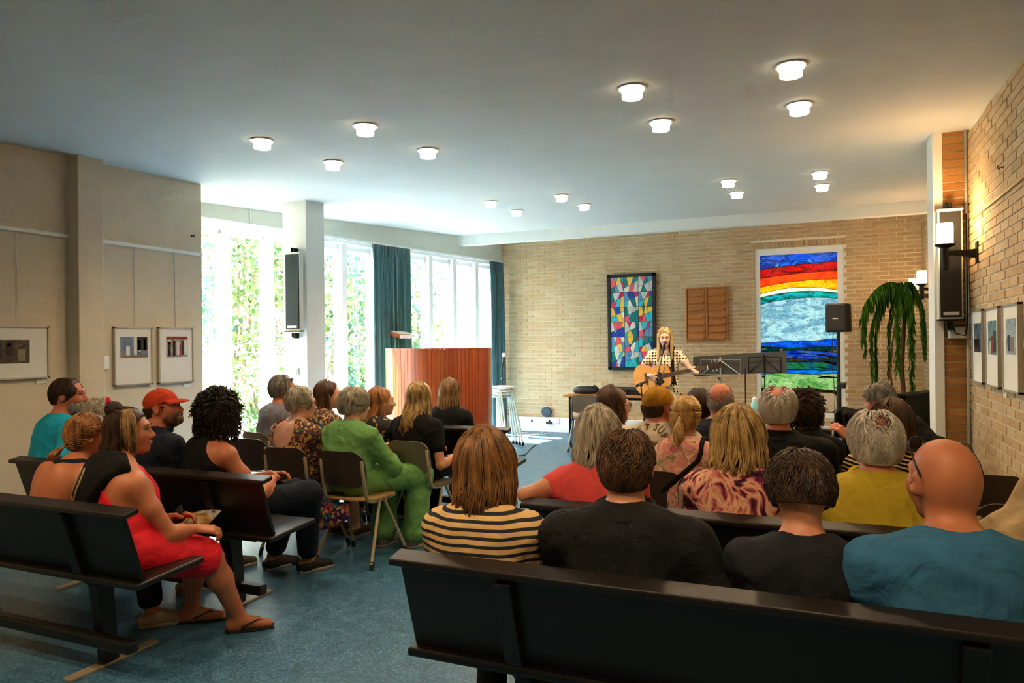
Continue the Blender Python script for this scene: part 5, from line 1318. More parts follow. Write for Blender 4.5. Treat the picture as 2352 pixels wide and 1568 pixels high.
        if back_low: P.append(Ell(s.N+V3(0, -.13, .02-back_low*.5), (back_low*.9, .12, back_low), None, .01, op=1))
        if front_low: P.append(Ell(s.N+V3(0, .12, .0-front_low*.4), (front_low*.8, .1, front_low), None, .01, op=1))
        o = s.add(name, P+cuts, m, infl, fs or s.res*.9, folds(seed, fold, 16))
        if collar:
            R_ = .072*s.build**.3 if s.m else .060
            n = 36; g = Geo()
            def cf(u, v):
                a = 2*PI*u; r = R_+.012+.018*abs(2*v-1)**1.5*0+(.004 if v < .5 else .017); z = .005+(.04*(v*2) if v < .5 else .04-.045*(v-.5)*2)
                p = s.N+V3(r*math.sin(a), -.006+r*1.08*math.cos(a)*-1, z+.022-.035*(1-math.cos(a-PI))*.5); return p
            g.grid(cf, n, 6, True); mk('collar', g, m, s.root, smooth=True, solid=.004)
        return o
    def on_cloth(s, o, d, infl=.014, loose=.06, n=140, L=.5):
        pr = [Ell(q.c, q.r, q.R, q.k) if isinstance(q, Ell) else Cone(q.a, q.b, q.ra, q.rb, q.k) for q in s.torso]
        pr.append(Ell((s.Cc*.5+s.H*.5)+V3(0, -.01, 0), (s.torso[1].r[0]*(1.04+loose), s.torso[1].r[1]*(1.02+loose), s.T*.36), k=.08))
        d = np.array(d, float); d /= np.linalg.norm(d); P = np.array(o)+d*np.linspace(0, L, n)[:, None]; e = eval_prims(pr, P[:, 0], P[:, 1], P[:, 2], infl); return P[np.argmax(e < .007)]
    def back_y(s, x, z, infl=.014, loose=.06):
        pr = [Ell(q.c, q.r, q.R, q.k) if isinstance(q, Ell) else Cone(q.a, q.b, q.ra, q.rb, q.k) for q in s.torso]
        pr.append(Ell((s.Cc*.5+s.H*.5)+V3(0, -.01, 0), (s.torso[1].r[0]*(1.04+loose), s.torso[1].r[1]*(1.02+loose), s.T*.36), k=.08))
        ys_ = np.linspace(-.34, .04, 90); d = eval_prims(pr, np.full(90, x), ys_, np.full(90, z), infl); return ys_[np.argmax(d < 0)]
    def trousers(s, m, length=1.0, infl=.012, seed=3, name='trousers', fold=.004, skirt=False):
        P = [Ell(s.H+V3(0, 0, -.005), s.torso[0].r*1.0, None, .05)]
        for sd in (-1, 1):
            L = s.leg[sd]; P += [Cone(L['hip'], L['kn'], L['rt'], L['rt']*.76, .05)]
            if length > .5: e = L['kn']+(L['an']-L['kn'])*(length*2-1); P.append(Cone(L['kn'], e, L['rt']*.75, L['rt']*(.62 if infl < .02 else .80), .04))
        return s.add(name, P, m, infl, s.res, folds(seed, fold, 14))
    def skirt(s, m, length=.8, infl=.014, seed=3, name='skirt', fold=.005):
        L, R_ = s.leg[-1], s.leg[1]; P = [Ell(s.H+V3(0, .0, -.005), s.torso[0].r*1.02, None, .06)]
        for q in (0, .25, .5, .75, 1):
            a = L['hip']*(1-q)+R_['hip']*q; b = L['kn']*(1-q)+R_['kn']*q; P.append(Cone(a, a+(b-a)*length, L['rt']*.98, L['rt']*.86, .06))
        return s.add(name, P, m, infl, s.res, folds(seed, fold, 12))
    def shoes(s, m, kind='shoe', sole=None):
        for sd in (-1, 1):
            L = s.leg[sd]; F = L['foot']; fd = L['fd']
            if kind == 'flip':
                g = Geo(); hl, toe = F[0].a-fd*.03, F[1].b+fd*.03; w_ = V3(fd[1], -fd[0], 0); z = .004
                g.prism([tuple((hl+w_*.03)[:2]), tuple((hl-w_*.03)[:2]), tuple((toe*.6+hl*.4-w_*.046)[:2]), tuple((toe-w_*.03)[:2]), tuple((toe+w_*.03)[:2]), tuple((toe*.6+hl*.4+w_*.046)[:2])], 2, .001, .013)
                o = mk('flip_flop', g, m, s.root, bevel=.003)
                t_ = F[1].b; md = F[1].a
                mk('strap', Geo().tube([md+w_*.045+V3(0, 0, -.02), (t_*.6+md*.4)+w_*.02+V3(0, 0, .022), t_+V3(0, 0, .014)], .005, 6).tube([md-w_*.045+V3(0, 0, -.02), (t_*.6+md*.4)-w_*.02+V3(0, 0, .022), t_+V3(0, 0, .014)], .005, 6), m, o)
                continue
            P = [Cone(p.a, p.b, p.ra, p.rb, p.k) for p in F]
            if kind == 'boot': P.append(Cone(L['an']+V3(0, 0, -.03), L['an']+V3(0, 0, .06), .04, .042, .02))
            else: P.append(Cut(L['an']+V3(0, 0, -.012), V3(0, 0, 1)-fd*.25, .008))
            o = s.add('shoe', P, m, .009, .0125)
            if sole:
                lo, hi = s.box(P); hl, toe = F[0].a-fd*.028, F[1].b+fd*.022; w_ = V3(fd[1], -fd[0], 0)
                zz = max(.001, F[1].b[2]-.034)
                mk('sole', Geo().prism([tuple((hl+w_*.034)[:2]), tuple((hl-fd*.012)[:2]), tuple((hl-w_*.034)[:2]), tuple((toe*.65+hl*.35-w_*.05)[:2]), tuple((toe-w_*.028)[:2]), tuple((toe+fd*.012)[:2]), tuple((toe+w_*.028)[:2]), tuple((toe*.65+hl*.35+w_*.05)[:2])], 2, zz, zz+.018), sole, o, bevel=.004)
    # ---- hair
    def cap_prims(s, off=.012, front=.068, top=.02, nape=-.075, crown=None, slope=.75, grow=(0, 0, 0)):
        h = s.hs; hp = s.hp; R = s.Rh
        P = [Ell(hp(0, -.014+grow[1], .032+grow[2]), V3(.0765+grow[0], .098, .089)*h+off, R, .02), Ell(hp(0, -.042, -.012), V3(.067+grow[0], .064, .075)*h+off, R, .03)]
        P.append(Cut(hp(0, front, .05), R @ V3(0, 1, -slope*.55), .012))               # face
        P.append(Cut(hp(0, .03, -.0), R @ V3(0, .75, -.75), .012)) if True else None
        P.append(Cut(hp(0, -.05, nape), R @ V3(0, .25, -1), .012))
        if crown: P.append(Ell(hp(*crown[0]), V3(*crown[1])*h, R, .012, op=1))
        return P
    def strands(s, rows, m, name, sides=3, parent=None):
        """rows: list of (points, radii) in the root frame, meshed as fine tapering strands"""
        by = {}
        for pts, rr_ in rows: by.setdefault(len(pts), []).append((np.array(pts), np.array(rr_)))
        Vs, Fs, o_ = [], [], 0
        for m_, lst in by.items():
            P = np.stack([q[0] for q in lst]); R_ = np.stack([q[1] for q in lst]); n = len(lst)
            T = np.gradient(P, axis=1); T /= np.maximum(np.linalg.norm(T, axis=2, keepdims=True), 1e-9)
            ref = np.where(np.abs(T[:, :, 2:3]) > .9, V3(1, 0, 0), V3(0, 0, 1)); ref = np.broadcast_to(V3(.37, .61, .70), T.shape)
            U = ref-T*(ref*T).sum(2, keepdims=True); U /= np.maximum(np.linalg.norm(U, axis=2, keepdims=True), 1e-6); W = np.cross(T, U)
            V = np.stack([P+(U*math.cos(2*PI*k/sides)+W*math.sin(2*PI*k/sides))*R_[:, :, None] for k in range(sides)], 2)
            Vs.append(V.reshape(-1, 3)); base = o_+np.arange(n)[:, None, None]*m_*sides+np.arange(m_-1)[None, :, None]*sides; k = np.arange(sides)[None, None, :]; k2 = (k+1) % sides
            Fs.append(np.stack(np.broadcast_arrays(base+k, base+k2, base+sides+k2, base+sides+k), -1).reshape(-1, 4)); o_ += n*m_*sides
        o = link(name, arr_mesh(name, np.concatenate(Vs), np.concatenate(Fs)), m, parent or s.root); o['kind'] = 'stuff'; return o
    def scalp(s, az, el, off, grow=(0, 0, 0)):
        """points on the skull surface (plus off); az 0 = back, + right; el elevation; arrays"""
        az, el, off = np.broadcast_arrays(np.asarray(az, float), np.asarray(el, float), np.asarray(off, float)); h = s.hs
        d = np.stack([np.sin(az)*np.cos(el), -np.cos(az)*np.cos(el), np.sin(el)], -1); o = V3(0, -.016, .018)*h
        P = [Ell(V3(0, -.014+grow[1], .032+grow[2])*h, V3(.0765+grow[0], .098, .089)*h, None, .02), Ell(V3(0, -.042, -.012)*h, V3(.067+grow[0], .064, .075)*h, None, .03)]
        lo, hi = np.full(az.shape, .02), np.full(az.shape, .24)
        for _ in range(14):
            t = (lo+hi)/2; p = o+d*t[..., None]; ins = eval_prims(P, p[..., 0], p[..., 1], p[..., 2]) < off; lo = np.where(ins, t, lo); hi = np.where(ins, hi, t)
        p = o+d*lo[..., None]; return p @ s.Rh.T+s.Hc
    def skull_pt(s, az, el, off): return s.scalp(az, el, off)
    def short_hair(s, m, off=.010, n=420, tuft=.035, seed=1, elmax=1.5, topcut=None, lift=.010, rad=.0026, elmin=-.70, **kw):
        kw['nape'] = max(kw.get('nape', -.075), -.115*math.sin(-elmin)+.034); cr = kw.pop('crown', None); kw2 = dict(kw, crown=(cr[0], tuple(q*1.35 for q in cr[1]))) if cr else kw
        P = s.cap_prims(off*(.25 if cr else .55), **kw2); R_ = np.random.RandomState(seed)
        if topcut is not None: P.append(Cut(s.hp(0, 0, topcut), s.Rh @ V3(0, 0, 1), .006))
        W = R_.normal(size=(5, 3))*70; ph = R_.uniform(0, 6, 5)
        o = s.add('hair', P, m, 0, .0095, lambda x, y, z: .0015*sum(np.sin(W[i, 0]*x+W[i, 1]*y+W[i, 2]*z+ph[i]) for i in range(5))/2)
        N_ = int(n*9); az = R_.uniform(-2.3, 2.3, N_); el = np.arcsin(R_.uniform(-.9, math.sin(elmax), N_)); p = s.scalp(az, el, off*.4)
        cuts = [q for q in P if q.op == 2]+([Ell(s.hp(*cr[0]), V3(*cr[1])*s.hs, s.Rh)] if cr else []); keep = np.ones(N_, bool)
        for q in cuts:
            d = q.ev(p[:, 0], p[:, 1], p[:, 2]); keep &= (d < .004) if q.op == 2 else (d > R_.uniform(-.022, .016, N_))
        keep &= ~((np.abs(az) > 1.2) & (np.abs(az) < 1.95) & (el < -.02)) & (el > elmin)
        az, el = az[keep], el[keep]; k = len(az); sw = .35*np.sin(az*2.3+el*1.7+seed)+R_.normal(size=k)*.22; L = tuft*R_.uniform(.7, 1.5, k); rows = []
        lf = R_.uniform(0, 1, k)**2*lift*np.clip((el+.55)/.9, .12, 1); pts = []
        for q in (0, .35, .7, 1.0):
            e2 = np.maximum(el-L*8*q, np.where((np.abs(az) > 1.15) & (np.abs(az) < 2.0), -.12, elmin-.06)+.10*lf/max(lift, 1e-6)); pts.append(s.scalp(az+sw*q*L*14, e2, off*.45+off*.6*min(1, q*3)+lf*q))
        A = np.stack(pts, 1); rr_ = np.array([rad, rad*1.1, rad*.8, rad*.25]); s.strands([(A[i], rr_) for i in range(k)], m, 'hair_strands', parent=o); return o
    def long_hair(s, m, length=.42, n=170, spread=.02, wave=.012, seed=1, az_max=1.95, push=.05, cap=.016, part_el=1.5, r=.0085, front=.062, frizz=.0, end_var=.04, wf=3.0, taper_in=0, vol=.0, clump=26):
        R_ = np.random.RandomState(seed); P = s.cap_prims(cap*.8, nape=-.10, front=front); o = s.add('hair', P, m, 0, .0105)
        N_ = int(n*4.2); az = R_.uniform(-az_max, az_max, N_); lay = R_.uniform(.1, 1, N_); off = cap*.75+.016*lay+vol*lay
        cl = np.floor((az/az_max*.5+.5)*clump+R_.normal(size=N_)*.18); CR = np.random.RandomState(seed+5); cph = CR.uniform(0, 6, clump+4); cln = CR.normal(size=clump+4)
        ci = np.clip(cl+1, 0, clump+3).astype(int)
        ln = length*(1-.10*np.abs(az)/az_max)+R_.normal(size=N_)*end_var*.3+cln[ci]*end_var*.5
        az0 = az*.5+R_.normal(size=N_)*.08; el0 = part_el-R_.uniform(0, .5, N_)**2*1.2; pts = []
        for q in np.linspace(0, 1, 6): pts.append(s.scalp(az0+(az-az0)*q**.7, el0+(-.30-el0)*q, off))
        p = pts[-1]; hang = p[:, 2]-(s.Hc[2]-ln); dv = p-s.hp(0, 0, 0); dv[:, 2] = 0; dv /= np.maximum(1e-6, np.linalg.norm(dv, axis=1))[:, None]; sd_ = np.stack([dv[:, 1], -dv[:, 0], 0*dv[:, 0]], 1)
        ph = cph[ci]+R_.normal(size=N_)*.45; nseg = 9 if length > .2 else 6; bkf = np.where(np.abs(az) < 1.3, 1, .3)
        ctr = (cl+.5)/clump*2*az_max-az_max-az
        for j in range(1, nseg+1):
            q = j/nseg; w_ = wave*np.sin(wf*q*PI*hang/.3+ph)*min(1, q*2)
            pts.append(p+np.stack([0*hang, -push*min(1, q*1.5)*bkf, -hang*q], 1)+sd_*(w_-ctr*.07*q)[:, None]+dv*(spread*q*(lay-.3)+.5*w_-taper_in*q*q)[:, None]+R_.normal(size=(N_, 3))*(.0015+frizz))
        A = np.stack(pts, 1); k = A.shape[1]; rad = r*.42*np.array([(.6+.4*min(1, 4*t))*(1-.8*max(0, t-.6)/.4) for t in np.linspace(0, 1, k)])
        s.strands([(A[i], rad) for i in range(N_)], m, 'hair_strands', parent=o); return o
    def tied_hair(s, m, tie, n=150, seed=1, tail=None, tail_n=50, tail_r=.03, cap=.012, bun=0, wave=.012, front=.062, tail_r2=.5):
        """hair gathered to tie (head frame); tail: end offset from tie in the root frame"""
        R_ = np.random.RandomState(seed); P = s.cap_prims(cap*.8, nape=-.085, front=front); o = s.add('hair', P, m, 0, .0105); T = s.hp(*tie)
        d0 = V3(*tie)-V3(0, -.016, .018); el_t = math.atan2(d0[2], math.hypot(d0[0], d0[1])); az_t = math.atan2(d0[0], -d0[1]); N_ = n*6
        az = R_.uniform(-2.1, 2.1, N_); el = np.where(np.abs(az) < 1.5, R_.uniform(-.85, 1.35, N_), R_.uniform(-.1, 1.2, N_))
        third = np.arange(N_) % 3 == 0; az = np.where(third, R_.choice((-1, 1), N_)*R_.uniform(1.6, 2.5, N_), az); el = np.where(third, R_.uniform(.2, 1.25, N_), el)
        pts = []; jit = .004*R_.uniform(size=N_)
        for q in np.linspace(0, 1, 7)[:-1]: pts.append(s.scalp(az+(az_t-az)*q, el+(el_t-el)*q+.25*math.sin(PI*q)*(el > el_t), cap*.9+.001+jit))
        pts.append(np.broadcast_to(T, (N_, 3))+R_.normal(size=(N_, 3))*.006); A = np.stack(pts, 1); rows = [(A[i], np.array([.0026]*6+[.002])) for i in range(N_)]
        if tail is not None:
            tl = np.array(tail, float)
            for i in range(tail_n*6):
                a = R_.uniform(0, 2*PI); rr_ = math.sqrt(R_.uniform())*tail_r; of = V3(math.cos(a)*rr_, math.sin(a)*rr_, 0); ph = a*2+R_.normal()*.4; L = R_.uniform(.8, 1.05); pt = []
                for q in np.linspace(0, 1, 9):
                    bulge = math.sin(min(1, q*1.3)*PI*.5)*(1-tail_r2*q*q); pt.append(T+tl*q*L+V3(0, -.03*math.sin(PI*q), 0)+of*bulge*(.35+.65*min(1, 3*q))+V3(math.sin(ph+q*7), math.cos(ph*2+q*6), 0)*wave*q)
                rows.append((pt, [.0032]*6+[.0028, .002, .0008]))
        s.strands(rows, m, 'hair_strands', parent=o)
        if bun:
            c = T+s.Rh @ V3(0, -.015, .01); rows = []
            for i in range(150):
                R2 = R_.normal(size=3); R2 /= np.linalg.norm(R2); u = np.cross(R2, R_.normal(size=3)); u /= np.linalg.norm(u); v = np.cross(R2, u); rb = bun*R_.uniform(.8, 1.08)
                rows.append(([c+(u*math.cos(t)+v*math.sin(t))*rb for t in np.linspace(0, 4.5, 12)], [.0034]*12))
            s.strands(rows, m, 'hair_bun', parent=o)
        return o
    def curly_hair(s, m, rad=.05, n=420, seed=1, drop=.1, front=.06):
        R_ = np.random.RandomState(seed); P = s.cap_prims(rad*.72, nape=-.12, front=front, grow=(.012, 0, -.005)); o = s.add('hair', P, m, 0, .013); rows = []; N_ = n*2
        az = R_.uniform(-2.1, 2.1, N_); el = R_.uniform(-.95, 1.45, N_); p0 = s.scalp(az, el, rad*.62, (.012, 0, -.005))
        for i in range(N_):
            p = p0[i]; d = p-s.hp(0, 0, 0); d /= np.linalg.norm(d)
            a0 = R_.uniform(0, 6); u = np.cross(d, V3(0, 0, 1)); u /= max(1e-5, np.linalg.norm(u)); v = np.cross(d, u); L = R_.uniform(.02, .05)+drop*max(0, -.1-el[i])*R_.uniform(.3, 1.2)
            ax_ = d*.6+V3(0, 0, -1)*(.4+.8*(el[i] < 0)); ax_ /= np.linalg.norm(ax_); tw = R_.uniform(8, 13)
            rows.append(([p+ax_*L*q+(u*math.cos(a0+q*tw)+v*math.sin(a0+q*tw))*.0075 for q in np.linspace(0, 1, 11)], [.0030]*9+[.0022, .001]))
        s.strands(rows, m, 'hair_curls', parent=o); return o
    def glasses(s, m, up=0.0, arms=True):
        """spectacles; up>0 pushes them onto the hair"""
        hp = s.hp; g = Geo(); z0, y0 = (.008, .112) if not up else (.085+up, .078)
        for sd in (-1, 1):
            g.tube([hp(sd*(.033+.023*math.cos(t)), y0-.012*abs(math.cos(t)), z0+.018*math.sin(t)) for t in np.linspace(0, 2*PI, 15)], .0022, 5)
            g.tube([hp(sd*.056, y0-.01, z0+.004), hp(sd*.083, y0-.06, z0+.002), hp(sd*.088, -.01 if not up else y0-.10, z0 if not up else z0-.045), hp(sd*.085, -.03 if not up else y0-.12, z0-.02 if not up else z0-.075)], .0028, 5)
        g.tube([hp(-.011, y0+.002, z0+.004), hp(.011, y0+.002, z0+.004)], .0022, 5)
        o = mk('glasses', g, m, s.root, smooth=True)
        for sd in (-1, 1): mk('lens', Geo().ball(hp(sd*.033, y0-.004, z0), (.021*s.hs, .002, .016*s.hs), 12, 6, Matrix(s.Rh.tolist())), M_BLACK if up else glass('lens_glass', '#d8dcd8', .1), o, smooth=True)
        return o
    def eyes(s, c='#3a4a5a', brow='#6a4a32', lips='#a8544c'):
        hp = s.hp; R = Matrix(s.Rh.tolist()); mw = mat('eye_white', '#e2dcd6', .3, .02, 5); mi = mat('iris_'+c[1:], c, .25, .1, 40); mb = mat('brow_'+brow[1:], brow, .8, .2, 60); ml = mat('lips_'+lips[1:], lips, .45, .1, 30)
        for sd in (-1, 1):
            e = mk('eye', Geo().ball(hp(sd*.031, .0855, .010), (.0125*s.hs, .010*s.hs, .0065*s.hs), 12, 8, R), mw, s.root, smooth=True)
            mk('iris', Geo().ball(hp(sd*.031, .0945, .010), (.0055*s.hs, .0025*s.hs, .0055*s.hs), 10, 6, R), mi, e, smooth=True)
            mk('eyelid', Geo().tube([hp(sd*.017, .0905, .012), hp(sd*.031, .0965, .0178), hp(sd*.046, .0865, .012)], .0032*s.hs, 6), mb, s.root, smooth=True)
            mk('eyebrow', Geo().tube([hp(sd*.013, .0985, .030), hp(sd*.030, .0985, .036), hp(sd*.050, .086, .031)], [.003, .0036, .0015], 6), mb, s.root, smooth=True)
        mk('lips', Geo().tube([hp(-.023, .0935, -.064), hp(-.008, .104, -.0575), hp(.008, .104, -.0575), hp(.023, .0935, -.064)], [.002, .0045, .0045, .002], 8).tube([hp(-.022, .0930, -.065), hp(0, .1025, -.0705), hp(.022, .0930, -.065)], [.002, .0058, .002], 8), ml, s.root, smooth=True)
    def beard(s, m, n=160, full=1.0, seed=3):
        hp, R_ = s.hp, np.random.RandomState(seed); R = s.Rh; h = s.hs
        P = [Ell(hp(0, .036, -.070), V3(.060, .066, .052)*h+.006, R, .02), Ell(hp(0, .074, -.098*full-.0), V3(.034, .030, .030)*h, R, .03), Cut(hp(0, .0, -.045), R @ V3(0, -.25, 1), .01), Cut(hp(0, -.002, 0), R @ V3(0, -1, 0), .01), Ell(hp(0, .105, -.062), V3(.018, .02, .006)*h, R, .006, op=1)]
        P.append(Cone(hp(-.028, .098, -.050), hp(.028, .098, -.050), .008*h, None, .01))
        W = R_.normal(size=(5, 3))*110
        return s.add('beard', P, m, 0, .0085, lambda x, y, z: .002*sum(np.sin(W[i, 0]*x+W[i, 1]*y+W[i, 2]*z) for i in range(5)))
    def cap_hat(s, m, m2, back=False, hm=None, label=None):
        hp, R, h = s.hp, s.Rh, s.hs
        P = [Ell(hp(0, -.010, .040), V3(.086, .106, .088)*h, R, .02), Cut(hp(0, 0, .020), R @ V3(0, .20, -1), .008)]
        o = s.add('cap', P, m, 0, .010)
        sg = -1 if back else 1
        def bf(u, v):
            a = (u-.5)*2.3; r0 = V3(.086*math.sin(a), sg*.106*math.cos(a)-.010, .034+.006*(1 if sg > 0 else 0)); ext = .075*math.cos(a*.85)**.8 if abs(a*.85) < PI/2 else 0
            return hp(r0[0]*(1+.12*v), r0[1]+sg*ext*v, r0[2]-.022*v*v-.25*abs(r0[0])**2*v*4+.006)
        mk('cap_brim', Geo().grid(bf, 20, 5), m2, o, smooth=True, solid=.004)
        mk('cap_button', Geo().ball(hp(0, -.012, .129), .008*h, 10, 6), m2, o, smooth=True)
        g = Geo()
        for k in range(6):
            a = k*PI/3+.3; g.tube([hp(.0868*math.sin(a)*math.cos(e), -.010+.107*math.cos(a)*math.cos(e), .040+.0885*math.sin(e)) for e in np.linspace(.0, 1.5, 8)], .0012, 4)
        mk('cap_seams', g, m2, o)['kind'] = 'stuff'
        return o
    def necklace(s, m, r=.075, dz=-.02, rad=.003):
        g = Geo().tube([s.N+V3(r*math.sin(t), -.01+r*1.05*math.cos(t)*-1+.01, .045+dz-.03*(1-math.cos(t-PI))*0-.035*(1-math.cos(t))*.5) for t in np.linspace(0, 2*PI, 30)], rad, 6); return mk('necklace', g, m, s.root, smooth=True)

# ------------------------------------------------------------------ hair and cloth colours
HR = {k: hairm('hair_'+k, a, b) for k, (a, b) in dict(black=('#0a0807', '#241a14'), dkbrown=('#1c120b', '#4a3220'), brown=('#241509', '#6a4628'), chest=('#24130a', '#9a6a38'), auburn=('#5a3212', '#b07436'),
      blond=('#5a3e1c', '#d2ae6e'), dkblond=('#4a3018', '#a88456'), gold=('#94682a', '#e8c078'), grey=('#6d6a64', '#b8b3a8'), white=('#a39a8c', '#e4ddd0'), silver=('#6a6052', '#cfc3ac'), salt=('#4c4843', '#9a948a'), ginger=('#4a2a12', '#b87c44')).items()}
M_JEAN = cloth('dark_blue_jeans', '#111823'); M_BLKC = cloth('black_cotton', '#08080a'); M_NAVY = cloth('navy_cotton', '#121a28'); M_DKTR = cloth('dark_trouser_cloth', '#0c0d11')
M_SHOEB = mat('black_canvas_shoe', '#0e0d0d', .7, .2, 40); M_SOLE = mat('pale_rubber_sole', '#a39684', .7, .1, 20); M_BEIGE = mat('beige_suede_shoe', '#b59c78', .8, .1, 20); M_OLIVE = mat('olive_grey_sneaker', '#5c5a48', .8, .2, 30)
M_GLFR = mat('black_glasses_frame', '#0d0c0c', .3, .1, 20)
NEAR, MID, FAR = .0145, .0165, .019

# ---- right side, bench nearest the camera
p = Person('woman with brown bob in cream and navy striped shirt on the nearest right bench', 1122, 1074, 2.36, .08, 'f', 1.0, lean=-.08, skin='warm', hyaw=-.1, res=NEAR, legs=True)
p.body(); p.top(stripes('cream_navy_stripes', '#d2ac74', '#232832', .027, .58, .3, (0, 0, 1), .008), sleeve=1.5, neck=.085, fold=.006, seed=4, loose=.05)
p.long_hair(HR['chest'], .155, 260, .012, .006, 1, 2.0, push=.015, cap=.022, taper_in=.01, end_var=.03, r=.010, vol=.008); p.trousers(M_DKTR)
p = Person('man with thinning brown hair in dark speckled shirt on the nearest right bench', 1440, 1090, 2.37, .12, 'm', 1.04, lean=-.05, skin='warm', hyaw=.0, res=NEAR, build=1.12, arms={-1: 'lap', 1: 'side'})
p.body(); p.top(blotch('dark_speckled_cotton', [(0, '#0c0d10'), (.66, '#0c0d10'), (.72, '#2a2b32')], 90, .3, 'LINEAR', 2), sleeve=1.0, neck=.072, collar=True, fold=.005, seed=8, loose=.06)
p.short_hair(HR['brown'], .013, 700, .05, 3, nape=-.088, front=.05); p.trousers(M_DKTR)
p = Person('boy with tousled dark hair in charcoal t-shirt on the nearest right bench', 1838, 1136, 2.37, .1, 'm', .90, lean=.02, neck=.045, skin='warm', hpitch=.42, res=NEAR, build=.92, hs=.97)
p.body(); p.top(cloth('charcoal_cotton', '#17191f', .2), sleeve=.8, neck=.092, fold=.004, seed=11, loose=.04)
p.short_hair(HR['dkbrown'], .022, 900, .05, 5, nape=-.05, front=.055, elmin=-.52, lift=.012); p.trousers(M_JEAN)
p = Person('bald man in blue t-shirt with glasses pushed up on the nearest bench', 2166, 1122, 2.37, .22, 'm', 1.05, lean=-.03, neck=.05, skin='tan', hyaw=.2, res=NEAR, build=1.18, hs=1.06)
p.body([Cone(p.N+V3(-.04, -.055, .052), p.N+V3(.04, -.055, .052), .014, None, .012)]); p.top(cloth('blue_cotton', '#2f6387', .15), sleeve=.75, neck=.092, fold=.006, seed=13, loose=.06)
p.glasses(M_GLFR, .012); p.trousers(M_JEAN)
# ---- right side, second bench
p = Person('woman with ash-blond bob in coral t-shirt leaning an elbow on the bench', 1383, 1008, 3.30, -.05, 'f', 1.0, lean=.0, skin='warm', hyaw=-.25, res=MID, arms={-1: dict(E=onY(1206, 1136, 3.10), W=(onY(1206, 1136, 3.10).x+.10, 3.36, .80))})
p.body(); p.top(cloth('coral_cotton', '#d84c48', .12), sleeve=.36, neck=.085, fold=.005, seed=17, loose=.05)
p.long_hair(HR['silver'], .15, 230, .012, .008, 7, 2.0, push=.01, cap=.022, r=.0095, vol=.008, end_var=.03); p.trousers(M_DKTR)
p = Person('woman with blond bob in pink and plum tie-dye top on the second right bench', 1703, 1012, 3.30, -.05, 'f', 1.02, lean=.0, skin='warm', hyaw=-.35, res=MID, build=1.12)
p.body(); p.top(blotch('plum_pink_tie_dye', [(0, '#3a1426'), (.42, '#2c0f20'), (.47, '#8c2a50'), (.50, '#c98a70'), (.56, '#e0b08c'), (.62, '#c2685e'), (.68, '#451a34')], 7, 2.2, 'LINEAR', 5), sleeve=1.2, neck=.09, fold=.006, seed=19, loose=.08)
p.long_hair(HR['blond'], .16, 260, .018, .010, 9, 2.05, push=.01, cap=.024, r=.0095, vol=.012, end_var=.03); p.trousers(M_DKTR)
p = Person('older man with white hair and pink crown in mustard yellow polo shirt', 2008, 1030, 3.30, .12, 'm', 1.02, lean=.02, skin='red', hyaw=.1, res=MID, build=1.28)
p.body(); p.top(cloth('mustard_yellow_pique', '#b89e2a', .12), sleeve=.8, neck=.075, collar=True, fold=.008, seed=23, loose=.08)
p.short_hair(HR['white'], .024, 800, .06, 7, nape=-.088, front=.04, crown=((0, -.085, .115), (.046, .06, .055))); p.trousers(M_JEAN)
# ---- right side, chairs of the third and fourth rows
p = Person('woman with high blond ponytail in pink floral blouse with dark strap', 1576, 968, 4.24, -.02, 'f', 1.0, skin='warm', res=MID, hyaw=-.1, build=1.08)
p.body(); p.top(blotch('pink_floral_print', [(0, '#c47a72'), (.42, '#d98f86'), (.5, '#e8b49c'), (.56, '#7a8a4a'), (.6, '#d0716e'), (.7, '#a65a68')], 14, 1.2, 'LINEAR', 3), sleeve=.9, neck=.085, fold=.006, seed=27, loose=.08)
o = p.tied_hair(HR['gold'], (0, -.112, .035), 190, 5, tail=(0, -.045, -.20), tail_n=70, tail_r=.036, cap=.014, wave=.01); mk('hair_tie', Geo().lathe([(.014, -.008), (.02, 0), (.014, .008)], 14, p.hp(0, -.118, .028), RX(.4)), mat('orange_hair_tie', '#c07a44', .7), o)
pts_ = [p.on_cloth(p.N+V3(.115+.30*math.sin(.0)*0-.02*0, 0, -.12)+V3(0, math.cos(t_)*.34, math.sin(t_)*.34), -V3(0, math.cos(t_), math.sin(t_)), .014, .08, L=.34) for t_ in np.linspace(.5, 2.5, 9)]+[p.on_cloth((x_, -.36, z_), (0, 1, 0), .014, .08) for x_, z_ in [(.10-.25*q_, p.N[2]-.06-(p.N[2]-p.H[2]-.13)*q_) for q_ in np.linspace(0, 1, 12)]]
mk('bag_strap', Geo().tube(pts_, .013, 8), M_BLKC, p.root, smooth=True); p.trousers(M_DKTR)
p = Person('man in mustard cap and cream t-shirt printed with palm trees', 1514, 934, 4.32, -.12, 'm', 1.02, skin='red', hyaw=-.45, res=MID, build=1.05, nk=.85)
p.body(); M_CREAM = cloth('cream_cotton', '#cdbda4', .06); tee = p.top(M_CREAM, sleeve=.75, neck=.082, fold=.003, seed=31, loose=.06); p.short_hair(HR['dkbrown'], .006, 220, .02, 3, nape=-.075, front=.05, elmax=.3, topcut=.012)
p.cap_hat(cloth('mustard_cap_cloth', '#b07c1c', .1), cloth('mustard_cap_brim', '#a06f18', .1)); p.trousers(M_JEAN)
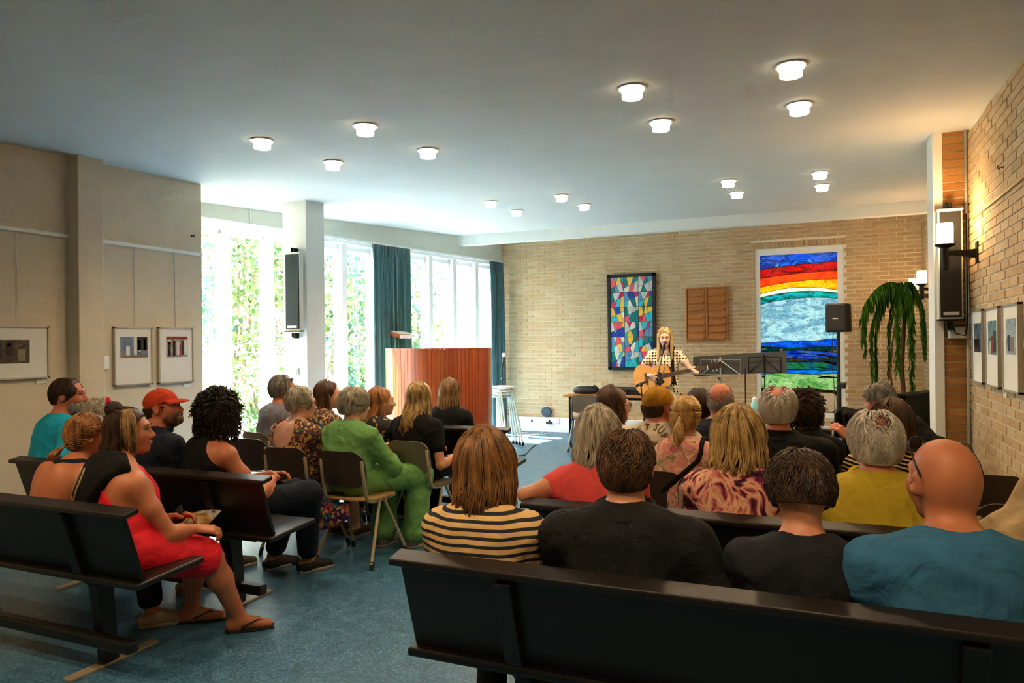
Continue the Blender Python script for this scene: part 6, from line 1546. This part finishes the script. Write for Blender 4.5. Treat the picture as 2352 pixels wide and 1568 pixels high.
# flat print on the back of the shirt: an arc of letters over two palms
def print_on_back(P, m):
    from mathutils.bvhtree import BVHTree
    tr = BVHTree.FromPolygons([v.co for v in tee.data.vertices], [tuple(q.vertices) for q in tee.data.polygons])
    def yb(x, z):
        h_ = tr.ray_cast(Vector((x, -.8, z)), Vector((0, 1, 0)))[0]; return (h_.y if h_ else -.12)-.0025
    def put(verts, faces, nm, par):
        V = [(x, yb(x, z), z) for x, z in verts]; g = Geo().add(V, faces); return mk(nm, g, m, par)
    c = P.N+V3(0, 0, -.068); par = None
    word = 'LEY SUPPLY'; angs = (-66, -40, -14, 0, 16, 36, 57, 78, 98, 117)
    for i, ch in enumerate(word):
        if ch == ' ': continue
        a = math.radians(angs[i]); R_ = .108
        cu = bpy.data.curves.new('letter', 'FONT'); cu.body = ch; cu.size = .05; cu.offset = .0022; cu.align_x = 'CENTER'; cu.resolution_u = 2
        ob = bpy.data.objects.new('letter', cu); COL.objects.link(ob); bpy.context.view_layer.update(); ev_ = ob.evaluated_get(bpy.context.evaluated_depsgraph_get()); me = ev_.to_mesh(); 
        bm_ = bmesh.new(); bm_.from_mesh(me); bmesh.ops.subdivide_edges(bm_, edges=bm_.edges[:], cuts=1); vs_ = [tuple(v.co) for v in bm_.verts]; fs_ = [tuple(v.index for v in f.verts) for f in bm_.faces]; bm_.free(); ev_.to_mesh_clear(); bpy.data.objects.remove(ob)
        pts = []
        for (x, y, _) in vs_:
            y -= .018; ca, sa = math.cos(a), math.sin(a); pts.append((c[0]+R_*sa+x*ca+y*sa, c[2]+R_*ca-x*sa+y*ca))
        o = put(pts, fs_, 'printed_letter', tee)
    for sx, sc in ((-.035, 1.0), (.03, .85)):
        st = [(c[0]+sx+.012*math.sin(t*2)-.004, c[2]-.10*sc+.11*sc*t) for t in np.linspace(0, 1, 6)]
        V = []; F = []
        for x, z in st: V += [(x-.0035, z), (x+.0035, z)]
        for i in range(5): F.append((2*i, 2*i+1, 2*i+3, 2*i+2))
        put(V, F, 'printed_palm_trunk', tee); tx, tz = st[-1]; V = []; F = []
        for k in range(8):
            a = -.3+k*3.75/7
            for j in range(4):
                q0, q1 = j/4, (j+1)/4; L = .048*sc; P0 = (tx+math.cos(a)*L*q0, tz+math.sin(a)*L*q0*.8-.02*q0*q0*sc); P1 = (tx+math.cos(a)*L*q1, tz+math.sin(a)*L*q1*.8-.02*q1*q1*sc); w0, w1 = .004*(1-q0)+.001, .004*(1-q1)+.001
                b = len(V); V += [(P0[0], P0[1]-w0), (P0[0], P0[1]+w0), (P1[0], P1[1]+w1), (P1[0], P1[1]-w1)]; F.append((b, b+1, b+2, b+3))
        put(V, F, 'printed_palm_crown', tee)
print_on_back(p, mat('brown_shirt_print', '#6a5636', .85, .1, 20))
p = Person('woman with brown hair and glasses glimpsed beyond the coral t-shirt', 1413, 966, 4.82, -.25, 'f', 1.0, skin='fair', hyaw=-.6, res=FAR)
p.body(); p.top(cloth('taupe_knit', '#8a7a68'), sleeve=1.2, neck=.08); p.long_hair(HR['brown'], .13, 170, .012, .008, 21, 2.0, push=.01, cap=.02, r=.010, vol=.006); p.glasses(M_GLFR); p.trousers(M_DKTR)
p = Person('man with bald reddened crown in navy t-shirt in the fourth row', 1655, 922, 4.80, .05, 'm', 1.04, skin='red', hyaw=-.1, res=FAR, build=1.15)
p.body(); p.top(M_NAVY, sleeve=.8, neck=.082, seed=37, loose=.05); p.short_hair(HR['grey'], .0035, 120, .01, 9, nape=-.075, front=.02, crown=((0, -.03, .10), (.072, .10, .085))); p.trousers(M_DKTR)
p = Person('woman with dark pinned-up hair and sunglasses on her head', 1607, 932, 4.98, -.1, 'f', .98, skin='warm', hyaw=.2, res=FAR)
p.body(); p.top(cloth('rose_brown_cloth', '#7c5048'), sleeve=.8, neck=.09); p.tied_hair(HR['dkbrown'], (0, -.10, -.045), 130, 8, cap=.014, bun=.026); p.glasses(M_GLFR, .008); p.trousers(M_DKTR)
p = Person('older man with wispy white hair in black collared shirt', 1788, 940, 4.20, .05, 'm', 1.04, skin='red', hyaw=-.1, res=MID, build=1.18)
p.body(); p.top(cloth('black_shirt_cloth', '#0e0f11', .2), sleeve=1.6, neck=.072, collar=True, seed=41, loose=.06, fold=.006); p.short_hair(HR['white'], .018, 700, .075, 11, nape=-.085, front=.03, crown=((0, -.075, .125), (.052, .07, .060))); p.trousers(M_DKTR)
p = Person('person with dark curly hair in black, half hidden behind the white-haired man', 1846, 972, 4.86, .1, 'f', .98, skin='warm', res=FAR)
p.body(); p.top(M_BLKC, sleeve=1.5, neck=.08); p.curly_hair(HR['dkbrown'], .028, 260, 3, .06); p.trousers(M_DKTR)
p = Person('woman with long brown hair in black and cream striped top', 2042, 990, 4.22, .1, 'f', .98, skin='fair', hyaw=.25, res=MID, lean=.05)
p.body(); p.top(stripes('black_cream_stripes', '#0e0d0d', '#cfae80', .021, .62, 0, (.25, 0, 1), .006), sleeve=1.4, neck=.085, seed=43); p.long_hair(HR['brown'], .19, 230, .02, .010, 13, 2.0, push=.015, cap=.02, r=.0095, vol=.008); p.trousers(M_DKTR)
rl = onZ(1950, 1004, .845)
p = Person('balding grey-haired man in black sweater bending forward in the front right row', 2018, 918, 5.95, .95, 'm', 1.04, lean=.72, neck=.06, skin='red', hpitch=.45, hyaw=.1, res=FAR, build=1.2, arms={-1: dict(W=(rl.x, rl.y+.05, rl.z-.02), p=(-.4, -.3, -.6)), 1: 'knee'}, hands=True)
p.body(); p.top(cloth('black_wool', '#0b0c0f', .25), sleeve=1.95, neck=.075, seed=47, loose=.06, fold=.006); p.short_hair(HR['salt'], .016, 450, .06, 13, nape=-.088, front=.03, crown=((0, .0, .15), (.055, .085, .068))); p.trousers(M_DKTR)
# ---- left side, benches
p = Person('bearded man in turquoise t-shirt at the wall end of the left bench', 158, 909, 3.33, -.3, 'm', 1.06, lean=-.02, skin='red', hyaw=-.72, res=MID, build=1.15, arms={1: dict(w=(.33, .12, .72), p=(.6, -.6, -.6)), -1: 'lap'}, hands=True, hfine=.007)
p.body(); p.top(cloth('turquoise_cotton', '#1aa8ca', .12), sleeve=.72, neck=.082, fold=.006, seed=51, loose=.05); p.short_hair(HR['dkbrown'], .007, 500, .05, 15, nape=-.08, front=.048); p.beard(HR['salt'], full=1.08); p.eyes('#30241c', '#3a2a20', '#9a5a4c'); p.trousers(M_JEAN)
p = Person('person with grey-blond hair almost hidden behind the woman in red', 236, 988, 3.33, -.1, 'f', .95, skin='fair', hyaw=-.2, res=FAR)
p.body(); p.top(M_BLKC, sleeve=1.0, neck=.08); p.short_hair(HR['silver'], .02, 300, .05, 31); p.trousers(M_DKTR)
p = Person('man in orange-red cap and dark navy shirt on the left bench', 374, 937, 3.33, -.25, 'm', 1.04, lean=.0, skin='red', hyaw=-.85, hpitch=-.12, res=MID, build=1.15, feet={-1: (-4.08, 3.78, .085), 1: (-3.76, 3.80, .085), 'world': True}, hfine=.007)
p.body(); p.top(cloth('dark_navy_denim', '#141c2a', .3, 5), sleeve=1.3, neck=.078, collar=True, fold=.008, seed=53, loose=.05); p.short_hair(HR['dkbrown'], .0045, 220, .02, 17, nape=-.08, front=.04, elmax=.3, topcut=.012); p.cap_hat(cloth('orange_red_cap_cloth', '#c2401f', .1), cloth('orange_red_brim', '#b8391c', .1)); p.beard(HR['brown'], full=.92); p.eyes('#3a2c20', '#3a2a1c', '#a0604e'); p.trousers(cloth('grey_trousers', '#4a4c50'), .97); p.shoes(M_OLIVE, sole=mat('white_sneaker_sole', '#cfc6b2', .6, .05, 10))
p = Person('woman with black curly hair in black sleeveless top on the left bench', 508, 966, 3.33, -.32, 'f', 1.04, lean=.04, skin='tan', hyaw=.25, res=MID, build=1.1, hands=True, arms={1: dict(w=(.10, .36, .68), p=(.7, -.3, -.7)), -1: dict(w=(.02, .38, .70))}, feet={-1: (-3.50, 3.92, .085), 1: (-3.23, 3.95, .085), 'world': True, 'dir-1': (.45, .9, 0), 'dir1': (.5, .87, 0)}, knees={-1: (-3.24, 3.83, .56), 1: (-3.04, 3.74, .58), 'world': True})
p.body(); p.top(cloth('black_jersey', '#070708', .2), sleeve=0, tank=True, neck=.105, infl=.011, seed=57, fold=.003); p.curly_hair(HR['black'], .062, 900, 5, .11, front=.05); p.trousers(M_JEAN, .92); p.shoes(M_SHOEB, sole=M_SOLE)
p = Person('woman with bare tanned back and low ginger ponytail leaning forward on the left bench', 206, 1022, 2.52, -.15, 'f', .98, lean=.42, neck=.05, skin='tan', hyaw=-.35, res=NEAR, feet={-1: (-3.66, 3.34, .085), 1: (-3.40, 2.86, .085), 'world': True, 'dir-1': (.5, .87, 0), 'dir1': (.7, .72, 0)}, arms={1: 'knee', -1: 'knee'})
p.body(); p.add('halter_top', [Ell(q.c, q.r, q.R, q.k) if isinstance(q, Ell) else Cone(q.a, q.b, q.ra, q.rb, q.k) for q in p.torso[:3]+p.torso[4:]]+[Cut(p.Cc, V3(0, -1, .35), .01), Cut(p.N+V3(0, 0, -.05), V3(0, 0, 1), .02)], M_NAVY, .012)
mk('halter_strap', Geo().tube([p.N+V3(.074*math.sin(t), -.012-.078*math.cos(t), .030-.05*max(0, -math.cos(t))) for t in np.linspace(-2.6, 2.6, 22)], .024, 8), M_NAVY, p.root, smooth=True)
mk('halter_tie', Geo().tube([p.N+V3(-.02, -.085, .02), p.N+V3(-.05, -.125, -.05), p.N+V3(-.065, -.145, -.12), p.N+V3(-.06, -.16, -.19)], [.011, .013, .014, .008], 8), M_NAVY, p.root, smooth=True)
o = p.tied_hair(HR['ginger'], (-.02, -.105, -.04), 190, 11, tail=(-.02, -.07, -.09), tail_n=60, tail_r=.032, cap=.016, wave=.012); p.trousers(M_DKTR, .93); p.shoes(M_BEIGE, sole=M_SOLE)
p = Person('woman in red dress with hair bun and red flower, dark jacket over her shoulders', 289, 993, 2.50, -.42, 'f', 1.04, lean=.0, side=-.25, hx=-.075, skin='tan', hyaw=-.55, hpitch=-.05, res=NEAR, hands=True, hfine=.0065,
           arms={1: dict(E=onY(393, 1226, 2.58), W=onY(448, 1214, 2.72), Fd=(.55, .6, -.12), Nd=(-.4, 0, -1)), -1: dict(W=onY(392, 1188, 2.82), p=(-.5, -.4, -.6), Fd=(.7, .5, .1), Nd=(.3, -.3, -.8))},
           knees={1: onY(484, 1282, 2.80), -1: onY(452, 1272, 2.95), 'world': True}, feet={1: onZ(546, 1412, .085), -1: onZ(438, 1392, .085), 'world': True, 'dir1': (.75, .66, 0), 'dir-1': (.8, .6, 0)})
p.body(); M_RED = cloth('red_jersey', '#d41a2a', .1, 6, .7); p.top(M_RED, sleeve=0, tank=True, neck=.10, infl=.009, seed=61, name='dress_top', back_low=.10); p.skirt(M_RED, .90, .016, 5, 'dress_skirt')
M_JKT = cloth('black_jacket_cloth', '#080708', .3, 8); 
jp = [Ell(q.c, q.r, q.R, q.k) if isinstance(q, Ell) else Cone(q.a, q.b, q.ra, q.rb, q.k) for q in p.torso]+[Ell(p.N+V3(.01, -.045, .025), (.11, .075, .045), None, .05), Ell(p.Cc+V3(-.04, -.075, -.08), (.19, .10, .24), None, .06), Cut(p.Cc+V3(0, .03, 0), V3(.12, 1, .05), .02), Cut(p.N+V3(.165, 0, -.02), V3(1, 0, -.42), .02), Ell(p.N+V3(0, .03, .10), (.085, .10, .10), None, .01, op=1)]
jk = p.add('draped_jacket', jp, M_JKT, .026, NEAR*.9, folds(7, .012, 13)); M_TRIM = cloth('cream_jacket_trim', '#b09674')
for xo in (-.02, .035):
    pts = []
    for q in np.linspace(0, 1, 12):
        x, z = p.N[0]+xo-.09*q, p.N[2]+.03-.36*q; ys_ = np.linspace(-.36, .05, 80); d_ = eval_prims(jp, np.full(80, x), ys_, np.full(80, z), .026); yy = ys_[np.argmax(d_ < 0)]
        pts.append((x+.008*math.sin(q*9), yy-.009, z))
    mk('trim_stripe', Geo().tube(pts, .0055, 6), M_TRIM, jk, smooth=True)
o = p.tied_hair(HR['dkbrown'], (0, -.055, .115), 220, 13, cap=.014, bun=.040, front=.06); p.eyes('#4a3a2a', '#5a4030', '#b0605a')
R_ = np.random.RandomState(3); rows = []
for i in range(150):   # loose lower hair falling to the nape
    az = R_.uniform(-1.9, 1.7); a = [p.skull_pt(az, e, .016) for e in (.7, .35, 0, -.3)]; e_ = a[-1]; 
    for q in (.4, .8, 1.0): a.append(e_+V3(R_.normal()*.006, -.012*q+R_.normal()*.006, -(.10+.05*R_.uniform())*q))
    rows.append((a, [.008]*5+[.006, .002]))
p.strands(rows, HR['dkbrown'], 'loose_hair', parent=o)
rows = []
for i in range(60):
    az = R_.choice((1.75, 2.0, 2.2))+R_.normal()*.12; a = [p.skull_pt(az, e, .016+.006*R_.uniform()) for e in (1.1, .6, .2, -.2)]; e_ = a[-1]
    for q in (.4, .8, 1.0): a.append(e_+V3(R_.normal()*.006, .005, -(.06+.06*R_.uniform())*q))
    rows.append((a, [.005]*5+[.004, .0015]))
p.strands(rows, HR['dkblond'], 'front_strands', parent=o)
fl_ = p.hp(-.03, -.10, .15); fo = mk('flower_centre', Geo().ball(fl_, .012), mat('dark_red_flower', '#7a0e22', .7), o, smooth=True); M_FLW = mat('red_flower_petal', '#c8142e', .6, .1, 20)
for k in range(6):
    a = k*PI/3; g = Geo().ball(fl_+V3(.028*math.cos(a), -.006, .028*math.sin(a)), (.019, .008, .019), 10, 6); mk('petal', g, M_FLW, fo, smooth=True)
p.shoes(M_SHOEB, 'flip'); an = p.leg[-1]; c = an['an']+(an['kn']-an['an'])*.07; mk('anklet', Geo().lathe([(.041, 0), (.044, .004), (.041, .008)], 20, c), M_BLKC, p.root)
RED = p
# ---- left side, chairs
p = Person('man in grey t-shirt with glasses pushed up on a chair by the window', 652, 895, 5.0, -.45, 'm', 1.05, lean=-.02, skin='red', hyaw=-.55, res=MID, build=1.1, hfine=.0075)
p.body(); p.top(cloth('grey_marl_cotton', '#77747c', .12), sleeve=.75, neck=.08, fold=.007, seed=71, loose=.05); p.short_hair(HR['salt'], .016, 600, .05, 19, nape=-.082, front=.048); p.glasses(M_GLFR, .004); p.eyes('#4a5a6a', '#6a5a4a', '#a0604e'); p.trousers(cloth('blue_jeans', '#3c5878'), .97); p.shoes(M_OLIVE)
p = Person('older woman with short silver hair in off-shoulder floral dress on a chair', 694, 941, 4.38, -.15, 'f', 1.0, lean=.06, skin='fair', hyaw=-.5, hpitch=.12, res=MID, build=1.2, hands=True, arms={1: dict(w=(.08, .30, .74), p=(.6, -.5, -.7)), -1: dict(w=(-.0, .33, .80))}, feet={1: (-3.46, 4.82, .085), -1: (-3.66, 4.84, .085), 'world': True}, hcurl=.8)
p.body(); M_FLOR = cells('multicolour_floral_print', ['#3a1c22', '#8c3a28', '#c98a30', '#5a2a48', '#2c5a34', '#7a2a34', '#d0a050', '#2a1a24'], 75); p.top(M_FLOR, sleeve=.45, neck=.135, infl=.014, seed=73, fold=.006, name='dress_top', back_low=.12, loose=.06); p.skirt(M_FLOR, 1.0, .02, 6, 'dress_skirt', .008)
p.short_hair(HR['silver'], .020, 700, .05, 23, nape=-.085, front=.05); p.glasses(M_GLFR); p.shoes(mat('brown_sandal', '#4a2e22', .7), sole=M_SOLE); FLO = p
p = Person('woman with long wavy brown hair in brown patterned top', 757, 917, 5.06, -.4, 'f', 1.02, lean=.0, skin='fair', hyaw=-.55, res=MID, hfine=.0075)
p.body(); p.top(cells('brown_paisley_print', ['#2a1c14', '#8c6a42', '#4a2e1c', '#c0a070', '#3a2418', '#6e3a22'], 80), sleeve=1.3, neck=.08, seed=77); p.long_hair(HR['brown'], .25, 220, .025, .016, 25, 1.75, push=.02, cap=.016, front=.05, wf=3, r=.009); p.eyes('#3a2a1c', '#4a3422', '#b0685c'); p.trousers(M_DKTR)
p = Person('older woman with short pale blond hair in green linen shirt and trousers', 816, 953, 4.36, -.1, 'f', 1.0, lean=.08, skin='fair', hyaw=-.4, hpitch=.08, res=MID, build=1.15, hands=True, arms={1: dict(w=(.10, .34, .70), p=(.8, -.5, -.5)), -1: dict(w=(-.02, .36, .74))}, feet={1: (-2.86, 4.72, .085), -1: (-3.10, 4.68, .085), 'world': True, 'dir1': (.35, .93, 0), 'dir-1': (.1, 1, 0)}, knees={1: (-2.84, 4.80, .535), -1: (-3.14, 4.80, .535), 'world': True}, hcurl=.8)
p.body(); M_GRNL = cloth('green_linen', '#6b9c58', .12, 9); p.top(M_GRNL, sleeve=1.55, neck=.085, infl=.018, seed=79, fold=.008, loose=.10); p.trousers(M_GRNL, .96, .026, 8, fold=.008); p.short_hair(HR['silver'], .024, 800, .06, 27, nape=-.085, front=.05); p.necklace(mat('gold_chain', '#c09a4a', .3, .05, 20, metal=.9)); p.shoes(mat('grey_taupe_shoe', '#6a6252', .7, .15, 20), sole=M_SOLE); GRN = p
p = Person('girl with long ginger hair held by a clip in black and gold blouse', 877, 931, 5.06, -.3, 'f', .93, lean=.03, skin='fair', hyaw=-.4, res=MID)
p.body(); p.top(cells('black_gold_print', ['#0e0c0c', '#1a1512', '#0c0b0c', '#a07c48', '#141010', '#0e0c0c'], 38), sleeve=1.0, neck=.08, seed=83); p.long_hair(HR['ginger'], .30, 220, .022, .014, 29, 1.6, push=.055, cap=.015, front=.055, wf=2.5)
g = Geo(); c_ = p.hp(0, -.075, .115); g.box(c_, (.05, .012, .010), Matrix((p.Rh @ np.array(RX(.7))).tolist())).box(c_+V3(0, -.012, -.016), (.05, .012, .010), Matrix((p.Rh @ np.array(RX(.7))).tolist())); mk('hair_clip', g, mat('gold_hair_clip', '#c2a35c', .35, .1, 20, metal=.7), p.root, bevel=.003); p.trousers(M_DKTR)
p = Person('young woman with long blond hair in black t-shirt on a chair before the pulpit', 967, 913, 4.97, -.1, 'f', 1.02, lean=.02, skin='warm', hyaw=-.05, res=MID, hands=True, arms={1: dict(w=(.215, .20, .62), p=(.25, -1, -.4)), -1: 'lap'})
p.body(); p.top(M_BLKC, sleeve=.5, neck=.085, seed=87); p.long_hair(HR['blond'], .33, 280, .03, .014, 33, 1.85, push=.065, cap=.016, wf=2.6, r=.0095, end_var=.05); p.trousers(M_DKTR); p.shoes(M_SHOEB, 'boot')
p = Person('young woman with straight light brown hair in black t-shirt on the bench by the pulpit', 1035, 903, 5.82, .05, 'f', 1.0, lean=-.04, skin='warm', hyaw=.05, res=MID)
p.body(); p.top(cloth('black_tee_cotton', '#0a0b0d', .2), sleeve=.62, neck=.095, seed=89); p.long_hair(HR['dkblond'], .20, 220, .008, .004, 35, 1.95, push=.03, cap=.014, r=.008, end_var=.06, wf=1); p.trousers(M_DKTR)

# ---- the singer with her guitar
SY = 9.46
strum, fret = onY(1508, 872, 9.20), onY(1590, 849, 9.22)
p = Person('young woman with long blond hair in polka-dot dress singing and playing guitar', 1527, 776, SY, PI+.12, 'f', .99, lean=.02, neck=.03, skin='pale', hyaw=.06, hpitch=.14, stand=True, res=.0145, hands=True, hfine=.006, hs=1.02,
           arms={1: dict(W=(onY(1495, 862, 9.22).x, 9.20, onY(1495, 862, 9.22).z), Pd=(-.9, .25, -.35), Fd=(.75, .0, -.50), Nd=(.1, 1, .2), curl=.45), -1: dict(W=(onY(1603, 856, 9.20).x, 9.17, onY(1603, 856, 9.20).z), Pd=(.5, .3, -.8), Fd=(-.5, .15, .55), Nd=(-.6, .8, .1), curls=(1.0, .95, .9, .85))})
p.body(); M_POLK = dots('cream_black_polka_dots', '#e4d8bc', '#16130f', 26, .36, .12)
p.top(M_POLK, sleeve={1: .42, -1: .42}, neck=.125, infl=.012, seed=91, fold=.004, name='dress_top', front_low=.05, nz=-.02); 
P = [Ell(p.H+V3(0, 0, .08), (.135, .105, .10), None, .06)]
for q in range(4): z0 = p.H[2]+.02-.11*q; P.append(Ell(V3(0, 0, z0), (.165+.022*q, .13+.024*q, .11), None, .08))
p.add('dress_skirt', P+[Cut((0, 0, .52), (0, 0, -1))], M_POLK, .008, .015, folds(93, .010, 14))
p.eyes('#3a4a54', '#7a5a3c', '#b0605c'); HB = hairm('hair_pale_blond', '#9c7838', '#ecd49c')
p.long_hair(HB, .30, 240, .02, .014, 37, 2.25, push=.02, cap=.014, front=.055, wf=2.4, r=.0085); M_PRL = mat('pearl', '#e6ddd4', .25, .05, 20)
R_ = np.random.RandomState(6); rows = []
for i in range(90):
    sd = R_.choice((-1, 1)); az = sd*R_.uniform(2.15, 2.65); a = [p.skull_pt(sd*(2.0+.9*q_), e, .012+.008*R_.uniform()) for q_, e in ((.9, 1.45), (.75, 1.0), (.45, .55), (.2, .1), (.1, -.3))]; e_ = a[-1]; ph = R_.uniform(0, 6)
    for q in np.linspace(.15, 1, 7): a.append(e_+V3(sd*.014*q+.010*math.sin(ph+q*6), .045*q, -(.24+.06*R_.uniform())*q))
    rows.append((a, [.0075]*9+[.006, .004, .002]))
p.strands(rows, HB, 'front_hair')
for k in range(3): p.necklace(M_PRL, .068+.008*k, -.010-.014*k, .0035)
p.shoes(M_SHOEB, 'boot')
wr_ = p.arm[1]; mk('wrist_watch', Geo().lathe([(.027, -.012), (.030, 0), (.027, .012)], 18, wr_['w']+(wr_['e']-wr_['w'])*.12, Vector(wr_['w']-wr_['e']).to_track_quat('Z', 'Y').to_matrix()), M_STEEL, p.root)
SING = p
# guitar in world space
g0, g1 = onY(1497, 868, 9.21), onY(1634, 841, 9.17)
ga = (g1-g0).normalized(); gn = Vector((.10, -1, .10)); gn = (gn-ga*gn.dot(ga)).normalized(); gb = gn.cross(ga)
t = thing('acoustic_guitar', "natural spruce acoustic guitar held by the singer", 'guitar', g0); GM = Matrix((ga, gb, gn)).transposed()
M_SPR = mat('golden_spruce', '#d69a52', .3, .08, 8, stretch=(.1, 6, 1), coat=.3); M_MAH2 = mat('dark_mahogany_side', '#5e2f18', .35, .15, 8, coat=.3); M_ROSE = mat('rosewood', '#5e3c28', .45, .2, 20, stretch=(.2, 3, 1)); M_HEADS = mat('dark_headstock', '#3a2118', .35, .15, 20)
oln = []
def halfw(u): # half width along body, u 0 tail .. 1 neck joint
    return np.interp(u, [0, .03, .10, .22, .34, .46, .58, .70, .82, .92, .98, 1], [.035, .10, .165, .198, .196, .165, .132, .128, .142, .132, .09, .045])
us = np.linspace(0, 1, 40); BL = .49
top_ = [(-.24+BL*u, halfw(u)) for u in us]; poly = top_+[(x, -y) for x, y in reversed(top_)]
def GW(x, y, z): return GM @ Vector((x, y, z))
def gpr(poly, z0, z1):
    n = len(poly); g = Geo(); g.add([GW(x, y, z0) for x, y in poly]+[GW(x, y, z1) for x, y in poly], [tuple(range(n-1, -1, -1)), tuple(range(n, 2*n))]+[(i, (i+1) % n, (i+1) % n+n, i+n) for i in range(n)]); return g
mk('body', gpr(poly, -.09, -.002), M_MAH2, t, smooth=.5); mk('soundboard', gpr([(x*1.003, y*1.006) for x, y in poly], -.002, .003), M_SPR, t)
circ = lambda cx, r, n=28: [(cx+r*math.cos(2*PI*i/n), r*math.sin(2*PI*i/n)) for i in range(n)]
mk('rosette', gpr(circ(.095, .062), .003, .0038), M_ROSE, t); mk('sound_hole', gpr(circ(.095, .05), .0038, .0044), M_BLACK, t)
mk('bridge', gpr([(-.085, -.075), (-.055, -.075), (-.055, .075), (-.085, .075)], .003, .011), M_ROSE, t); mk('pickguard', gpr([(.03, -.05), (.10, -.062), (.14, -.05), (.16, -.075), (.10, -.115), (.03, -.10)], .003, .0042), M_BLACK, t)
NL = .72; mk('neck', gpr([(.2, -.024), (NL, -.021), (NL, .021), (.2, .024)], -.02, .004), M_MAH2, t, bevel=.006); fb = mk('fretboard', gpr([(.16, -.027), (NL, -.022), (NL, .022), (.16, .027)], .004, .010), M_ROSE, t)
for k in range(14):
    x = NL-(NL-(-.07))*(1-2**(-(k+1)/12)); 
    if x > .17: mk('fret', gpr([(x-.0012, -.025), (x+.0012, -.025), (x+.0012, .025), (x-.0012, .025)], .010, .0112), M_STEEL, fb)
hs_ = mk('headstock', gpr([(NL, -.022), (NL+.03, -.034), (NL+.17, -.038), (NL+.18, .0), (NL+.17, .038), (NL+.03, .034), (NL, .022)], -.016, .002), M_HEADS, t, bevel=.003); mk('nut', gpr([(NL-.004, -.022), (NL+.004, -.022), (NL+.004, .022), (NL-.004, .022)], .004, .013), M_WHITE, t)
for k in range(3):
    for sd in (-1, 1): mk('tuning_peg', Geo().tube([GW(NL+.055+.045*k, sd*.035, -.008), GW(NL+.055+.045*k, sd*.055, -.008)], .004, 6).ball(GW(NL+.055+.045*k, sd*.062, -.008), .010, 10, 6), M_STEEL, hs_, smooth=True)
for k in range(6): y = -.016+.0064*k; mk('string', Geo().tube([GW(-.07, y*1.3, .011), GW(NL, y, .0125), GW(NL+.05+.04*(k % 3), y*1.3, .004)], .0008, 4), M_STEEL, t)
sh_ = p.wor(p.N+V3(-.10, .03, .02)); mk('shoulder_strap', Geo().tube([Vector(p.wor(p.N+V3(-.12, -.08, -.05)))-g0, Vector(p.wor(p.N+V3(-.105, .0, .035)))-g0, Vector(p.wor(p.N+V3(-.095, .075, -.04)))-g0, Vector(p.wor(p.Cc+V3(-.10, .15, -.03)))-g0, Vector(p.wor(p.H+V3(-.13, .17, .06)))-g0, GW(.22, -.10, -.06)], .018, 8), M_BLKC, t, smooth=True)

# ------------------------------------------------------------------ things held or lying about
def sheet(c, ax, ay, w_, h_, bend, label, m, name, cat):
    c, ax, ay = Vector(c), Vector(ax).normalized(), Vector(ay); ay = (ay-ax*ay.dot(ax)).normalized(); n_ = ax.cross(ay)
    o = mk(name, Geo().grid(lambda u, v: c+ax*(u-.5)*w_+ay*(v-.5)*h_+n_*bend*((u-.5)**2*4), 12, 4), m, smooth=True, solid=.0025); return tag(o, label, cat)
q = onY(452, 1192, 2.97); sheet(q, (.95, .25, .12), (-.35, .8, .25), .19, .20, -.012, 'colourful glossy booklet held by the woman in red', blotch('booklet_print', [(0, '#8a8a4a'), (.4, '#a86a3c'), (.5, '#c8b070'), (.6, '#d6d8d8'), (.72, '#8c4a30')], 9, 1.2, 'LINEAR', 3), 'booklet', 'booklet')
q = onY(398, 1192, 2.82); o = mk('mobile_phone', Geo().prism(rr(.075, .15, .012), 2, -.004, .004), M_BLACK, bevel=.002); o.location = q; o.rotation_euler = (1.0, .3, -.6); tag(o, 'black phone held beside the booklet of the woman in red', 'phone')
q = onY(926, 1052, 4.74); sheet(q, (.9, .3, .25), (-.3, .25, .9), .20, .24, -.02, 'folded white song sheet held by the woman in green', M_WHITE, 'song_sheet', 'paper')
q = onY(739, 990, 4.72); o = mk('mobile_phone', Geo().prism(rr(.075, .16, .01), 1, -.004, .004), mat('teal_phone_cover', '#1a8a94', .4, .05, 10), bevel=.002); o.location = q; o.rotation_euler = (.3, .35, -.5); tag(o, 'phone in teal cover held up by the woman in floral dress', 'phone'); mk('photo_card', Geo().bb((-.025, -.0065, -.05), (.025, -.0045, .03)), M_WHITE, o)
# patterned bag hanging beside the floral woman's chair
t = thing('patterned_bag', 'colourful patterned cloth bag hanging under the floral woman', 'bag', (-3.22, 4.22, 0), .1)
mk('pouch', Geo().add([(-.14, -.02, .40), (.14, -.02, .42), (.13, -.03, .30), (-.10, -.035, .20), (-.14, .02, .40), (.14, .02, .42), (.13, .03, .30), (-.10, .035, .20)], ((0, 1, 2, 3), (7, 6, 5, 4), (0, 4, 5, 1), (1, 5, 6, 2), (2, 6, 7, 3), (3, 7, 4, 0))), cells('african_print', ['#4a1a54', '#d0863a', '#1c7a7a', '#c23a5a', '#e0b060', '#3a2470', '#16181c'], 40), t, bevel=.01); mk('handle', Geo().tube([(-.12, 0, .40), (-.08, 0, .47), (.08, 0, .48), (.12, 0, .42)], .008, 6), M_BLKC, t)
# beige jacket over the bench end on the far right
jx = onY(2335, 1190, 3.06)
def jd(u, v):
    x = (u-.5)*.42; arch = .30*math.exp(-((u-.62)/.34)**2); z = .80+arch*(1-abs(2*v-1)**1.6)-.10*abs(2*v-1); y = (v-.5)*.34+.02*math.sin(u*17+v*5); z += .010*math.sin(u*26+v*9)+.008*math.sin(v*30); return (x, y, z)
o = mk('beige_jacket', Geo().grid(jd, 44, 30), cloth('beige_cotton_jacket', '#b89f78', .12), smooth=True, solid=.008); o.location = (jx.x+.10, 3.17, .03); tag(o, 'crumpled beige jacket lying over the second right bench by the wall', 'jacket')
